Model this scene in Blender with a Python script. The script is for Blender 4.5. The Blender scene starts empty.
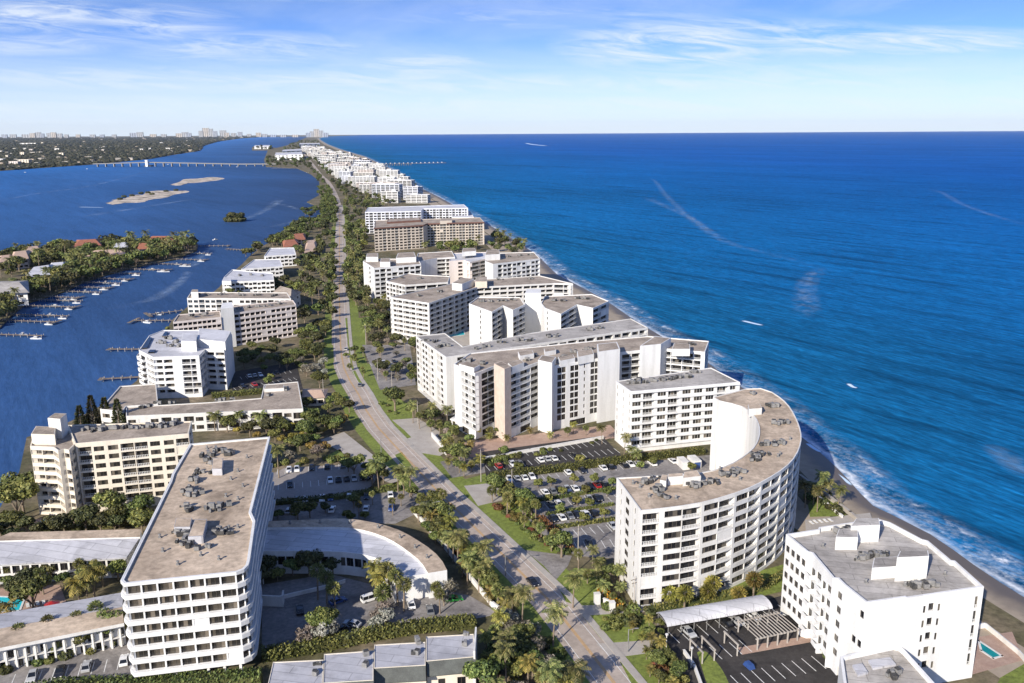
import bpy, bmesh, math, random
from mathutils import Vector, Matrix
random.seed(7)
SC = bpy.context.scene
COL = SC.collection

# ------------------------------------------------------------------ camera geometry (a drone 120 m up)
F, VH, ROLL, CAMH = 870.0, 131.3, math.radians(0.33), 120.0
TH = math.atan((341.5 - VH) / F)
cT, sT, cR, sR = math.cos(TH), math.sin(TH), math.cos(ROLL), math.sin(ROLL)

def G(px, py, z=0.0):
    """ground point (at height z) seen at a pixel of the survey photograph"""
    u, v = px - 512, py - 341.5
    u2, v2 = cR * u - sR * v, sR * u + cR * v
    x, y, zz = u2, F * cT - v2 * sT, -F * sT - v2 * cT
    t = (z - CAMH) / zz
    return Vector((x * t, y * t, z))

def proj(p):
    dz = p[2] - CAMH
    d = p[1] * cT - dz * sT
    if d < 1: return (-999, -999, d)
    up = p[1] * sT + dz * cT
    u2, v2 = p[0] / d * F, -up / d * F
    return (512 + cR * u2 + sR * v2, 341.5 - sR * u2 + cR * v2, d)

CAM = Vector((0, 0, CAMH))

# ------------------------------------------------------------------ materials
MATS = {}
def nodes(name):
    m = bpy.data.materials.new(name); m.use_nodes = True
    nt = m.node_tree; b = nt.nodes['Principled BSDF']
    return m, nt, b

def ramp(nt, fac, stops):
    r = nt.nodes.new('ShaderNodeValToRGB')
    e = r.color_ramp.elements
    while len(e) < len(stops): e.new(0.5)
    for k, (p, c) in enumerate(stops):
        e[k].position = p; e[k].color = (c[0], c[1], c[2], 1) if not isinstance(c, (int, float)) else (c, c, c, 1)
    nt.links.new(fac, r.inputs[0])
    return r

def wpos(nt, scale=(1, 1, 1), rot=0.0):
    g = nt.nodes.new('ShaderNodeNewGeometry'); mp = nt.nodes.new('ShaderNodeMapping'); src = g.outputs['Position']
    if rot:       # turn first, stretch after
        m0 = nt.nodes.new('ShaderNodeMapping'); m0.inputs['Rotation'].default_value = (0, 0, rot); nt.links.new(src, m0.inputs[0]); src = m0.outputs[0]
    mp.inputs['Scale'].default_value = scale
    nt.links.new(src, mp.inputs[0]); return mp.outputs[0]

def noise(nt, vec, scale, detail=4, rough=.55, dist=0):
    n = nt.nodes.new('ShaderNodeTexNoise'); n.inputs['Scale'].default_value = scale
    n.inputs['Detail'].default_value = detail; n.inputs['Roughness'].default_value = rough; n.inputs['Distortion'].default_value = dist
    nt.links.new(vec, n.inputs['Vector']); return n.outputs['Fac']

def math_(nt, op, a, b=None, c=None, clamp=False):
    m = nt.nodes.new('ShaderNodeMath'); m.operation = op; m.use_clamp = clamp
    for k, x in enumerate((a, b, c)):
        if x is None: continue
        if isinstance(x, (int, float)): m.inputs[k].default_value = x
        else: nt.links.new(x, m.inputs[k])
    return m.outputs[0]

def mixc(nt, fac, a, b, mode='MIX'):
    m = nt.nodes.new('ShaderNodeMix'); m.data_type = 'RGBA'; m.blend_type = mode
    for i, x in ((0, fac), (6, a), (7, b)):
        if isinstance(x, (int, float)): m.inputs[i].default_value = x
        elif isinstance(x, tuple): m.inputs[i].default_value = (*x, 1)
        else: nt.links.new(x, m.inputs[i])
    return m.outputs[2]

def mat(name, c1, c2=None, rough=.7, scale=.4, lo=.35, hi=.65, fine=0, spec=.3, bump=0, streak=False, stain=0, seams=0):
    """procedural surface: two tones mixed by world-space noise, optional fine grain / vertical streaks"""
    if name in MATS: return MATS[name]
    m, nt, b = nodes(name)
    c2 = c2 or tuple(x * .86 for x in c1)
    v = wpos(nt, (1, 1, .12) if streak else (1, 1, 1))
    n = noise(nt, v, scale, 5, .6)
    r = ramp(nt, n, [(lo, c1), (hi, c2)])
    col = r.outputs[0]
    if fine:
        f = noise(nt, wpos(nt), scale * 9, 3, .7)
        fr = ramp(nt, f, [(.3, 1 - fine), (.7, 1 + fine * .4)])
        col = mixc(nt, 1.0, col, fr.outputs[0], 'MULTIPLY')
    if stain:      # ponding marks, patches of dirt
        sr = ramp(nt, noise(nt, wpos(nt), scale * .55 + .03, 6, .65, 1.2), [(.50, 1), (.60, 1 - stain)]); col = mixc(nt, 1.0, col, sr.outputs[0], 'MULTIPLY')
    if seams:      # laid sheets and repaired patches
        br = nt.nodes.new('ShaderNodeTexBrick'); br.inputs['Scale'].default_value = seams; br.inputs['Mortar Size'].default_value = .012; br.inputs['Color1'].default_value = (1, 1, 1, 1); br.inputs['Color2'].default_value = (.86, .86, .86, 1); br.inputs['Mortar'].default_value = (.62, .62, .62, 1); br.inputs['Brick Width'].default_value = 1.6; br.inputs['Row Height'].default_value = .32
        nt.links.new(wpos(nt, (1, 1, 1), .2), br.inputs['Vector']); col = mixc(nt, 1.0, col, br.outputs['Color'], 'MULTIPLY')
    nt.links.new(col, b.inputs['Base Color'])
    b.inputs['Roughness'].default_value = rough
    b.inputs['Specular IOR Level'].default_value = spec
    if bump:
        bp = nt.nodes.new('ShaderNodeBump'); bp.inputs['Strength'].default_value = bump; bp.inputs['Distance'].default_value = .3
        nt.links.new(noise(nt, wpos(nt), scale * 6, 4), bp.inputs['Height']); nt.links.new(bp.outputs[0], b.inputs['Normal'])
    MATS[name] = m; return m

def leaf_mat(name, a, b_, c, trans=.25):
    m, nt, b = nodes(name)
    g = nt.nodes.new('ShaderNodeNewGeometry'); oi = nt.nodes.new('ShaderNodeObjectInfo')
    r = ramp(nt, g.outputs['Random Per Island'], [(0, a), (.5, b_), (1, c)])
    s = math_(nt, 'MULTIPLY_ADD', oi.outputs['Random'], .8, .65)
    hs = nt.nodes.new('ShaderNodeHueSaturation'); nt.links.new(r.outputs[0], hs.inputs['Color'])
    nt.links.new(s, hs.inputs['Value'])
    nt.links.new(math_(nt, 'MULTIPLY_ADD', math_(nt, 'FRACT', math_(nt, 'MULTIPLY', oi.outputs['Random'], 7.3)), .06, .462), hs.inputs['Hue'])
    nt.links.new(hs.outputs[0], b.inputs['Base Color'])
    b.inputs['Roughness'].default_value = .6; b.inputs['Specular IOR Level'].default_value = .25
    MATS[name] = m; return m

def glass_mat(name, dark, mid, light, rough=.12):
    m, nt, b = nodes(name)
    g = nt.nodes.new('ShaderNodeNewGeometry')
    oi = nt.nodes.new('ShaderNodeObjectInfo'); fr = math_(nt, 'FRACT', math_(nt, 'ADD', math_(nt, 'MULTIPLY', g.outputs['Random Per Island'], 3.7), math_(nt, 'MULTIPLY', oi.outputs['Random'], 11.3)))
    r = ramp(nt, fr, [(0, dark), (.55, mid), (.88, light)])
    r.color_ramp.interpolation = 'CONSTANT'
    # blinds and curtains behind the pane differ from window to window
    n = noise(nt, wpos(nt), .9, 2)
    col = mixc(nt, math_(nt, 'MULTIPLY', n, .5), r.outputs[0], dark)
    nt.links.new(col, b.inputs['Base Color'])
    b.inputs['Roughness'].default_value = rough; b.inputs['Specular IOR Level'].default_value = .5
    MATS[name] = m; return m

W_ = lambda n, a, b=None, **k: mat(n, a, b, rough=.75, scale=.3, lo=.42, hi=.70, streak=True, fine=.10, **k)
WHITE = W_('white_stucco', (.66, .65, .63), (.53, .52, .495))
WHITEB = W_('bright_white_stucco', (.70, .70, .695), (.58, .58, .57))
CREAM = W_('cream_stucco', (.68, .62, .52), (.58, .525, .44))
BEIGE = W_('beige_stucco', (.58, .51, .43), (.50, .44, .37))
PINKISH = W_('pinkish_stucco', (.66, .60, .57), (.58, .52, .49))
GREYW = W_('grey_white_stucco', (.62, .61, .59), (.54, .53, .51))
LAV = W_('lavender_white_stucco', (.68, .70, .76), (.6, .62, .68))
PINKSTONE = mat('pink_stone', (.62, .52, .44), (.54, .44, .365), scale=.5, fine=.15)
TAN = mat('tan_roof_gravel', (.59, .475, .36), (.37, .29, .215), scale=.075, lo=.36, hi=.66, fine=.32, stain=.28, rough=.95, bump=.15)
GREYR = mat('grey_roof_membrane', (.50, .47, .435), (.33, .305, .28), scale=.07, lo=.36, hi=.68, fine=.2, stain=.22, seams=.12, rough=.9)
TANG = mat('grey_brown_roof', (.46, .39, .32), (.25, .205, .165), stain=.25, scale=.12, lo=.3, hi=.7, fine=.3, rough=.95)
WROOF = mat('white_roof_membrane', seams=.12, stain=.15, c1=(.62, .62, .65), c2=(.48, .48, .50), scale=.07, lo=.4, hi=.8, fine=.1)
LROOF = mat('lilac_grey_roof', (.50, .50, .53), (.38, .38, .41), seams=.12, stain=.18, scale=.08, lo=.35, hi=.75, fine=.12)
REDT = mat('red_tile_roof', (.44, .17, .09), (.30, .12, .07), scale=.35, fine=.3, bump=.3)
PALET = mat('pale_tile_roof', (.55, .40, .30), (.45, .32, .24), scale=.3, fine=.2)
SLATE = mat('grey_green_shingle', (.10, .108, .10), (.07, .075, .07), scale=.5, fine=.25)
REDB = mat('red_brown_cornice', (.17, .09, .07), scale=.5)
FRAME = mat('white_metal_frame', (.72, .72, .71), rough=.4)
DFRAME = mat('bronze_frame', (.10, .085, .07), rough=.4)
GLASS = glass_mat('window_glass', (.008, .009, .012), (.035, .034, .034), (.13, .115, .095))
GLASSG = glass_mat('curtained_glass', (.02, .019, .018), (.09, .078, .062), (.20, .17, .135), .2)
SHUT = mat('shutter_slats', (.76, .75, .72), (.68, .67, .65), scale=2)
DARK = mat('painted_bay_shade', (.02, .02, .02), rough=.9)  # near-black backing: the shade inside deep open bays painted as colour
METAL = mat('grey_metal', (.24, .235, .23), (.15, .15, .15), rough=.5, scale=1.5)
DMETAL = mat('dark_grey_metal', (.07, .068, .066), (.035, .035, .035), rough=.6, scale=1.5)
ASPH = mat('dark_asphalt', (.034, .031, .031), (.055, .05, .048), scale=.12, fine=.3, stain=.25, rough=.9)
ASPHG = mat('grey_asphalt', (.30, .28, .265), (.19, .175, .17), scale=.1, fine=.3, stain=.3, rough=.9, lo=.3, hi=.7)
ASPHL = mat('pale_asphalt', (.32, .29, .27), (.24, .215, .20), scale=.1, fine=.15, rough=.9, lo=.3, hi=.7)
CONC = mat('concrete', (.40, .37, .335), (.33, .30, .27), scale=.25, fine=.12, rough=.9)
ROADM = mat('road_surface', (.45, .38, .325), (.33, .28, .24), scale=.06, fine=.2, stain=.12, rough=.92, lo=.3, hi=.72)
PAVER = mat('pink_pavers', (.42, .30, .235), (.34, .23, .18), scale=.4, fine=.2)
LINE = mat('white_line_paint', (.75, .75, .73), (.55, .55, .53), scale=1.2)
ORANGE = mat('orange_line_paint', (.55, .32, .10), (.42, .26, .10), scale=1.2)
LAWN = mat('lawn_grass', (.205, .25, .05), (.135, .17, .038), scale=.09, fine=.45, rough=.95, lo=.3, hi=.7, bump=.3)
SOIL = mat('scrubby_ground', (.10, .092, .045), (.24, .19, .13), scale=.045, fine=.5, rough=.95, lo=.42, hi=.68, bump=.2)
SANDM = mat('dry_sand', (.42, .35, .27), (.34, .28, .22), scale=.15, fine=.15, rough=.95, bump=.1)
WOOD = mat('weathered_wood', (.22, .18, .145), (.13, .105, .085), scale=.8, fine=.3, rough=.9)
BARK = mat('palm_bark', (.25, .20, .15), (.16, .125, .09), scale=2, rough=.95)
TEAL = mat('teal_pool_water', (.01, .20, .21), (.012, .25, .25), scale=.5, rough=.05, spec=.5)
POOLM = mat('pool_water', (.02, .42, .50), (.03, .50, .56), scale=.5, rough=.05, spec=.5)
TYRE = mat('tyre_rubber', (.015, .015, .015), rough=.8)
CARGLASS = mat('car_glass', (.012, .014, .017), rough=.05, spec=.6)
CARD = mat('car_lamp', (.7, .7, .7), rough=.2)
LEAF = leaf_mat('broad_leaves', (.026, .036, .012), (.08, .104, .028), (.18, .195, .055))
LEAFD = leaf_mat('dark_leaves', (.016, .022, .009), (.048, .055, .019), (.105, .106, .036))
LEAFB = leaf_mat('bright_leaves', (.045, .058, .014), (.105, .122, .032), (.18, .185, .055))
PALML = leaf_mat('palm_fronds', (.045, .06, .018), (.125, .138, .042), (.25, .24, .085))
PALMY = leaf_mat('yellow_green_fronds', (.06, .065, .014), (.15, .14, .03), (.26, .22, .055))  # fronds of a yellower green than the other palms
SILV = leaf_mat('silvery_leaves', (.09, .10, .08), (.21, .215, .18), (.36, .35, .30))
GREYL = leaf_mat('grey_brown_twigs', (.10, .085, .065), (.19, .165, .13), (.28, .25, .20))
RUSTL = leaf_mat('rust_leaves', (.06, .028, .014), (.13, .055, .024), (.19, .10, .04))
ORNL = leaf_mat('orange_flowers', (.28, .09, .015), (.42, .15, .02), (.12, .12, .03))
YELL = leaf_mat('golden_leaves', (.17, .125, .03), (.28, .21, .045), (.13, .13, .035))
PAINTS = {}
for n_, c_ in dict(white=(.78, .78, .77), silver=(.42, .43, .44), grey=(.16, .165, .17), black=(.012, .012, .014), red=(.33, .022, .02), blue=(.03, .07, .22), green=(.03, .33, .05), beige=(.42, .36, .27)).items():
    m_, nt_, b_ = nodes(n_ + '_car_paint')
    nz = ramp(nt_, noise(nt_, wpos(nt_), 1.5), [(.3, c_), (.8, tuple(x * .85 for x in c_))])
    nt_.links.new(nz.outputs[0], b_.inputs['Base Color'])
    b_.inputs['Roughness'].default_value = .28; b_.inputs['Coat Weight'].default_value = .6; b_.inputs['Coat Roughness'].default_value = .06
    PAINTS[n_] = m_

# ------------------------------------------------------------------ mesh builder
class MB:
    def __init__(s): s.v = []; s.f = []; s.m = []; s.smooth = False
    def face(s, pts, mi=0):
        k = len(s.v); s.v.extend([tuple(p) for p in pts]); s.f.append(tuple(range(k, k + len(pts)))); s.m.append(mi)
    def box(s, c, sx, sy, sz, rot=0.0, mi=0, taper=1.0, bottom=True):
        """box standing on c (centre of its base), size sx sy sz, turned by rot about z"""
        co, si = math.cos(rot), math.sin(rot); P = []
        for z, t in ((0, 1), (sz, taper)):
            for x, y in ((-1, -1), (1, -1), (1, 1), (-1, 1)):
                a, b = x * sx / 2 * t, y * sy / 2 * t
                P.append((c[0] + a * co - b * si, c[1] + a * si + b * co, c[2] + z))
        k = len(s.v); s.v.extend(P)
        fs = [(4, 5, 6, 7), (0, 1, 5, 4), (1, 2, 6, 5), (2, 3, 7, 6), (3, 0, 4, 7)]
        if bottom: fs.append((3, 2, 1, 0))
        for f in fs: s.f.append(tuple(k + i for i in f)); s.m.append(mi)
    def tube(s, p, q, r0, r1=None, n=6, mi=0, cap=True):
        r1 = r0 if r1 is None else r1
        p, q = Vector(p), Vector(q); d = (q - p).normalized()
        a = d.orthogonal().normalized(); b = d.cross(a); k = len(s.v)
        for c, r in ((p, r0), (q, r1)):
            for i in range(n):
                t = 2 * math.pi * i / n; s.v.append(tuple(c + (a * math.cos(t) + b * math.sin(t)) * r))
        for i in range(n):
            j = (i + 1) % n; s.f.append((k + i, k + j, k + n + j, k + n + i)); s.m.append(mi)
        if cap: s.f.append(tuple(k + n + i for i in range(n))); s.m.append(mi)
    def prism(s, pts, z0, z1, mi=0, top=True, mt=None):
        n = len(pts)
        for i in range(n):
            a, b = pts[i], pts[(i + 1) % n]
            s.face([(a[0], a[1], z0), (b[0], b[1], z0), (b[0], b[1], z1), (a[0], a[1], z1)], mi)
        if top: s.face([(p[0], p[1], z1) for p in pts], mi if mt is None else mt)
    def add(s, other, M=None, moff=0):
        k = len(s.v)
        s.v.extend([tuple(M @ Vector(p)) for p in other.v] if M is not None else other.v)
        s.f.extend([tuple(k + i for i in f) for f in other.f]); s.m.extend([m + moff for m in other.m])
    def mesh(s, name, mats):
        me = bpy.data.meshes.new(name); me.from_pydata(s.v, [], s.f)
        for m in mats: me.materials.append(m)
        if len(mats) > 1: me.polygons.foreach_set('material_index', s.m)
        if s.smooth: me.polygons.foreach_set('use_smooth', [True] * len(s.f))
        me.update(); return me
    def build(s, name, mats, parent=None):
        mats = mats if isinstance(mats, (list, tuple)) else [mats]
        return link(name, s.mesh(name, mats), parent)

def link(name, me, parent=None, M=None):
    o = bpy.data.objects.new(name, me); COL.objects.link(o)
    if parent is not None: o.parent = parent
    if M is not None: o.matrix_local = M
    return o

def tag(o, label=None, cat=None, group=None, kind=None):
    if label: o['label'] = label
    if cat: o['category'] = cat
    if group: o['group'] = group
    if kind: o['kind'] = kind
    return o

def thing(name, label, cat, loc=(0, 0, 0), rz=0.0, group=None):
    o = bpy.data.objects.new(name, None); COL.objects.link(o)
    o.location = loc; o.rotation_euler = (0, 0, rz)
    return tag(o, label, cat, group)

ORD = 'nearest,second nearest,third nearest,fourth nearest,fifth nearest,sixth nearest,seventh nearest,eighth nearest,ninth nearest,tenth nearest,eleventh nearest,twelfth nearest,thirteenth nearest,fourteenth nearest,fifteenth nearest,sixteenth nearest,seventeenth nearest,eighteenth nearest,nineteenth nearest,twentieth nearest,twenty-first nearest,twenty-second nearest,twenty-third nearest,twenty-fourth nearest,twenty-fifth nearest,twenty-sixth nearest,twenty-seventh nearest,twenty-eighth nearest,twenty-ninth nearest,thirtieth nearest'.split(',')
ORDN = ['first'] + [o.replace(' nearest', '') for o in ORD[1:]]

FORBID = []   # world polygons (with bounding boxes) where no tree may grow
def forbid(pts):
    xs = [p[0] for p in pts]; ys = [p[1] for p in pts]
    FORBID.append((min(xs), max(xs), min(ys), max(ys), [(p[0], p[1]) for p in pts]))
def inside(x, y, poly):
    c = False; n = len(poly); j = n - 1
    for i in range(n):
        xi, yi = poly[i][0], poly[i][1]; xj, yj = poly[j][0], poly[j][1]
        if (yi > y) != (yj > y) and x < (xj - xi) * (y - yi) / (yj - yi) + xi: c = not c
        j = i
    return c
def blocked(x, y):
    return any(a < x < b and c < y < d and inside(x, y, p) for a, b, c, d, p in FORBID)

def spline(pts, n):
    """catmull-rom through points, n samples (first and last kept), spaced by arc length"""
    pts = [Vector((p[0], p[1], p[2] if len(p) > 2 else 0)) for p in pts]
    P = [pts[0] * 2 - pts[1]] + pts + [pts[-1] * 2 - pts[-2]]
    fine = []
    for i in range(1, len(P) - 2):
        for k in range(16):
            t = k / 16
            fine.append(.5 * (2 * P[i] + (P[i + 1] - P[i - 1]) * t + (2 * P[i - 1] - 5 * P[i] + 4 * P[i + 1] - P[i + 2]) * t * t + (3 * P[i] - P[i - 1] - 3 * P[i + 1] + P[i + 2]) * t ** 3))
    fine.append(pts[-1])
    L = [0]
    for a, b in zip(fine, fine[1:]): L.append(L[-1] + (b - a).length)
    out = []; j = 0
    for k in range(n):
        s = L[-1] * k / (n - 1)
        while j < len(L) - 2 and L[j + 1] < s: j += 1
        d = L[j + 1] - L[j]; out.append(fine[j].lerp(fine[j + 1], (s - L[j]) / d if d else 0))
    return out
# ------------------------------------------------------------------ buildings
WINCACHE = {}
def window_mb(w, h, n, shutter=False):
    """one window, origin at its bottom centre, x along the wall, +y into the building; 0 frame, 1 glass"""
    b = MB(); t = .07
    def bar(x0, x1, z0, z1):
        b.face([(x0, -.04, z0), (x1, -.04, z0), (x1, -.04, z1), (x0, -.04, z1)], 0)
        b.face([(x0, -.04, z1), (x1, -.04, z1), (x1, .06, z1), (x0, .06, z1)], 0)
        b.face([(x1, -.04, z0), (x1, .06, z0), (x1, .06, z1), (x1, -.04, z1)], 0)
        b.face([(x0, .06, z0), (x0, -.04, z0), (x0, -.04, z1), (x0, .06, z1)], 0)
        b.face([(x0, .06, z0), (x1, .06, z0), (x1, -.04, z0), (x0, -.04, z0)], 0)
    bar(-w / 2, w / 2, 0, t); bar(-w / 2, w / 2, h - t, h)
    for k in range(n + 1):
        x = -w / 2 + w * k / n; x = min(max(x, -w / 2 + t / 2), w / 2 - t / 2); bar(x - t / 2, x + t / 2, t, h - t)
    for k in range(n):
        x0, x1 = -w / 2 + w * k / n, -w / 2 + w * (k + 1) / n
        b.face([(x0, .03, 0), (x1, .03, 0), (x1, .03, h), (x0, .03, h)], 1)
    return b
def rail_mb(w, h):
    b = MB()
    for z in (.02, h - .08): b.box((0, 0, z), w, .06, .07)
    n = max(2, int(w / .45))
    for k in range(n + 1): b.box((-w / 2 + w * k / n, 0, .05), .12, .05, h - .1)
    return b
def balc_mb(w, d):
    b = MB(); b.box((0, -d / 2, -.2), w, d, .22)
    b.box((0, -d + .08, .02), w, .14, .95); b.box((-w / 2 + .07, -d / 2 + .07, .02), .13, d - .16, .95); b.box((w / 2 - .07, -d / 2 + .07, .02), .13, d - .16, .95)
    return b

def parse(p):
    """'S2(WB)3' style: letters are bays; (..)n repeats"""
    out = ''; i = 0
    while i < len(p):
        if p[i] == '(':
            j = p.index(')', i); k = j + 1; num = ''
            while k < len(p) and p[k].isdigit(): num += p[k]; k += 1
            out += p[i + 1:j] * int(num or 1); i = k
        else: out += p[i]; i += 1
    return out
WID = dict(S=1.0, W=1.0, w=.8, R=1.0, B=1.0, L=1.0, P=1.0, D=1.0, G=1.0, T=.10, N=1.0, Q=1.0, F=.16)

class Building:
    def __init__(s, name, label, cat='apartment building', group=None, wall=WHITE, roof=TAN, glass=GLASS, frame=DFRAME, maxwin=100, seed=1, shut=.06):
        s.root = None; s.name, s.label, s.cat, s.group = name, label, cat, group
        s.wall, s.roof_m, s.glass, s.frame = wall, roof, glass, frame
        s.mb = MB(); s.roofmb = MB(); s.parts = {}; s.maxwin = maxwin; s.rng = random.Random(seed); s.shut = shut; s.org = None
    def item(s, kind, key, pos, u, n, area):
        v = (CAM - pos); d = v.length; vis = area * max(0, n.dot(v) / d) / d / d
        s.parts.setdefault(kind, []).append((vis, key, pos.copy(), u.copy(), n.copy()))
    def hole(s, P, c0, c1, za, zb, o0, o1, oa, ob, dep, back):
        q = s.mb.face
        if oa > za + 1e-4: q([P(c0, za, 0), P(c1, za, 0), P(c1, oa, 0), P(c0, oa, 0)])
        if zb > ob + 1e-4: q([P(c0, ob, 0), P(c1, ob, 0), P(c1, zb, 0), P(c0, zb, 0)])
        if o0 > c0 + 1e-4: q([P(c0, oa, 0), P(o0, oa, 0), P(o0, ob, 0), P(c0, ob, 0)])
        if c1 > o1 + 1e-4: q([P(o1, oa, 0), P(c1, oa, 0), P(c1, ob, 0), P(o1, ob, 0)])
        q([P(o0, oa, 0), P(o1, oa, 0), P(o1, oa, dep), P(o0, oa, dep)])
        q([P(o0, ob, dep), P(o1, ob, dep), P(o1, ob, 0), P(o0, ob, 0)])
        q([P(o0, oa, 0), P(o0, oa, dep), P(o0, ob, dep), P(o0, ob, 0)])
        q([P(o1, oa, dep), P(o1, oa, 0), P(o1, ob, 0), P(o1, ob, dep)])
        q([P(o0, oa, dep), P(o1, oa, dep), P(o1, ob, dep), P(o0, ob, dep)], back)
    def facade(s, a, b, z0, fl, pats, top):
        a, b = Vector((a[0], a[1], 0)), Vector((b[0], b[1], 0)); L = (b - a).length
        if L < .05: return
        u = (b - a) / L; n = Vector((u.y, -u.x, 0))
        def P(x, z, d): p = a + u * x - n * d; return (p.x, p.y, z)
        z = z0
        for i, h in enumerate(fl):
            pat = pats if isinstance(pats, str) else pats[min(i, len(pats) - 1)]
            pat = parse(pat); tot = sum(WID[c] for c in pat); x = 0
            for c in pat:
                w = L * WID[c] / tot; c0, c1 = x, x + w; x += w
                za, zb = z, z + h
                if c in 'ST' or w < .9:
                    s.mb.face([P(c0, za, 0), P(c1, za, 0), P(c1, zb, 0), P(c0, zb, 0)]); continue
                if c == 'F':     # fin standing proud of the wall
                    s.mb.face([P(c0, za, -.35), P(c1, za, -.35), P(c1, zb, -.35), P(c0, zb, -.35)])
                    s.mb.face([P(c0, za, 0), P(c0, za, -.35), P(c0, zb, -.35), P(c0, zb, 0)])
                    s.mb.face([P(c1, za, -.35), P(c1, za, 0), P(c1, zb, 0), P(c1, zb, -.35)]); continue
                mid = (c0 + c1) / 2; shut = s.rng.random() < s.shut
                if c in 'Ww':
                    ww = min(w * (.72 if c == 'W' else .42), 3.6 if c == 'W' else 1.3); hh = min(1.75, h * .56); dep = .3; oa = za + h * .28
                elif c == 'R': ww, hh, dep, oa = w - .06, h * .60, .45, za + h * .33
                elif c == 'Q': ww, hh, dep, oa = w - .12, h * .80, .3, za + h * .12
                elif c == 'N': ww, hh, dep, oa = w * .8, h * .5, .06, za + h * .3
                elif c == 'B': ww, hh, dep, oa = w - .24, h * .56, min(1.6, w * .32), za + h * .34
                elif c == 'L': ww, hh, dep, oa = w - .24, h * .86, min(1.7, w * .30), za + h * .04
                elif c == 'P': ww, hh, dep, oa = w * .6, min(2.1, h * .7), .25, za + .1
                elif c == 'D': ww, hh, dep, oa = w - .5, h * .8, 4.0, za + .02
                elif c == 'G': ww, hh, dep, oa = w - .3, h * .78, .4, za + .1
                if c in 'BLR' and shut and h > 2:
                    s.hole(P, c0, c1, za, zb, mid - ww / 2, mid + ww / 2, oa, oa + hh, .12, 0)
                    pos = Vector(P(mid, oa, .10)); s.item('shutter', (round(ww, 1), round(hh, 1)), pos, u, n, ww * hh); continue
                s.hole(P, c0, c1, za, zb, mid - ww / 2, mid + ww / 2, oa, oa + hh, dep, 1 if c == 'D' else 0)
                if c == 'D': continue
                gw, gh, gz = ww, hh, oa
                if c in 'BL': gw, gh, gz = ww * .86, (za + h * .82) - (za + .05), za + .05
                if c == 'B': gz = oa + .02; gh = hh * .86
                pos = Vector(P(mid, gz, dep - .07)); k = max(1, round(gw / (1.5 if c in 'BL' else 1.1)))
                s.item('window', (round(gw, 1), round(gh, 1), k), pos, u, n, gw * gh)
                if c == 'L': s.item('railing', (round(ww, 1), 1.0), Vector(P(mid, oa, .05)), u, n, ww * .5)
                if c == 'P': s.item('balcony', (round(w * .86, 1), 1.5), Vector(P(mid, za + .06, 0)), u, n, ww * 1.5)
            z += h
        s.mb.face([P(0, z, 0), P(L, z, 0), P(L, top, 0), P(0, top, 0)])
    def volume(s, pts, z, n, edges, base=0.0, ground=None, ghgt=None, top=.9, drop=.5, par=.35, roof=True):
        """pts: CCW world points of the outline; edges: one pattern per edge"""
        pts = [Vector((p[0], p[1], 0)) for p in pts]
        if s.org is None:
            c = sum(pts, Vector()) / len(pts); s.org = Vector((c.x, c.y, 0))
            s.root = thing(s.name, s.label, s.cat, s.org, 0, s.group)
        forbid(pts)
        gh = ghgt or 0
        fh = (z - base - gh - top) / n
        fl = ([gh] if gh else []) + [fh] * n
        m = len(pts)
        for i in range(m):
            e = edges[i % len(edges)] if edges else 'S'
            if gh and isinstance(e, str): e = [ground if (ground and parse(e) != 'S') else 'S'] + [e]
            if isinstance(e, dict): e = [e['g']] + e['f']
            s.facade(pts[i], pts[(i + 1) % m], base, fl, e, z)
        if not roof: return
        inn = []
        for i in range(m):
            p, a, b = pts[i], pts[i - 1], pts[(i + 1) % m]
            u1, u2 = (p - a).normalized(), (b - p).normalized()
            n1, n2 = Vector((-u1.y, u1.x, 0)), Vector((-u2.y, u2.x, 0))
            k = n1 + n2; k = k / max(.25, (1 + n1.dot(n2))); inn.append(p + k * par)
        for i in range(m):
            j = (i + 1) % m; a, b, c, d = pts[i], pts[j], inn[j], inn[i]
            s.mb.face([(a.x, a.y, z), (b.x, b.y, z), (c.x, c.y, z), (d.x, d.y, z)])
            s.mb.face([(d.x, d.y, z), (c.x, c.y, z), (c.x, c.y, z - drop), (d.x, d.y, z - drop)])
        s.roofmb.face([(p.x, p.y, z - drop) for p in inn])
    def bands(s, pts, zs, out, hgt, name='floor_band'):
        """white parapet bands that run round the outline and stand proud of it"""
        pts = [Vector((p[0], p[1], 0)) for p in pts]; m = len(pts); o = []
        for i in range(m):
            u1, u2 = (pts[i] - pts[i - 1]).normalized(), (pts[(i + 1) % m] - pts[i]).normalized(); k = Vector((u1.y, -u1.x, 0)) + Vector((u2.y, -u2.x, 0)); o.append(pts[i] + k / max(.4, 1 + u1.dot(u2)) * out)
        for z in zs:
            b = MB()
            for i in range(m):
                a, c, d, e = o[i], o[(i + 1) % m], pts[(i + 1) % m], pts[i]; V = lambda p, zz: (p.x, p.y, zz)
                b.face([V(a, z), V(c, z), V(c, z + hgt), V(a, z + hgt)]); b.face([V(a, z + hgt), V(c, z + hgt), V(d, z + hgt), V(e, z + hgt)]); b.face([V(e, z), V(d, z), V(c, z), V(a, z)])
            s.shift(b.build(name, s.wall, s.root))
    def slab_roof(s, pts, zs, over=0):
        s.roofmb.face([(p[0], p[1], zz) for p, zz in zip(pts, zs)])
    def penthouse(s, px, z, h, mt=None, name='penthouse'):
        """px: pixel outline of its top"""
        pts = [G(x, y, z + h) for x, y in px]
        b = MB(); b.prism(pts, z - .5, z + h); o = b.build(name, mt or s.wall, s.root); s.shift(o)
        t = MB(); m = len(pts); c = sum(pts, Vector()) / m
        t.face([tuple(c + (p - c) * .94 + Vector((0, 0, .03))) for p in pts]); q = t.build('roof_deck', s.roof_m, o)
        return o
    def shift(s, o): o.location = -s.org
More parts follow.
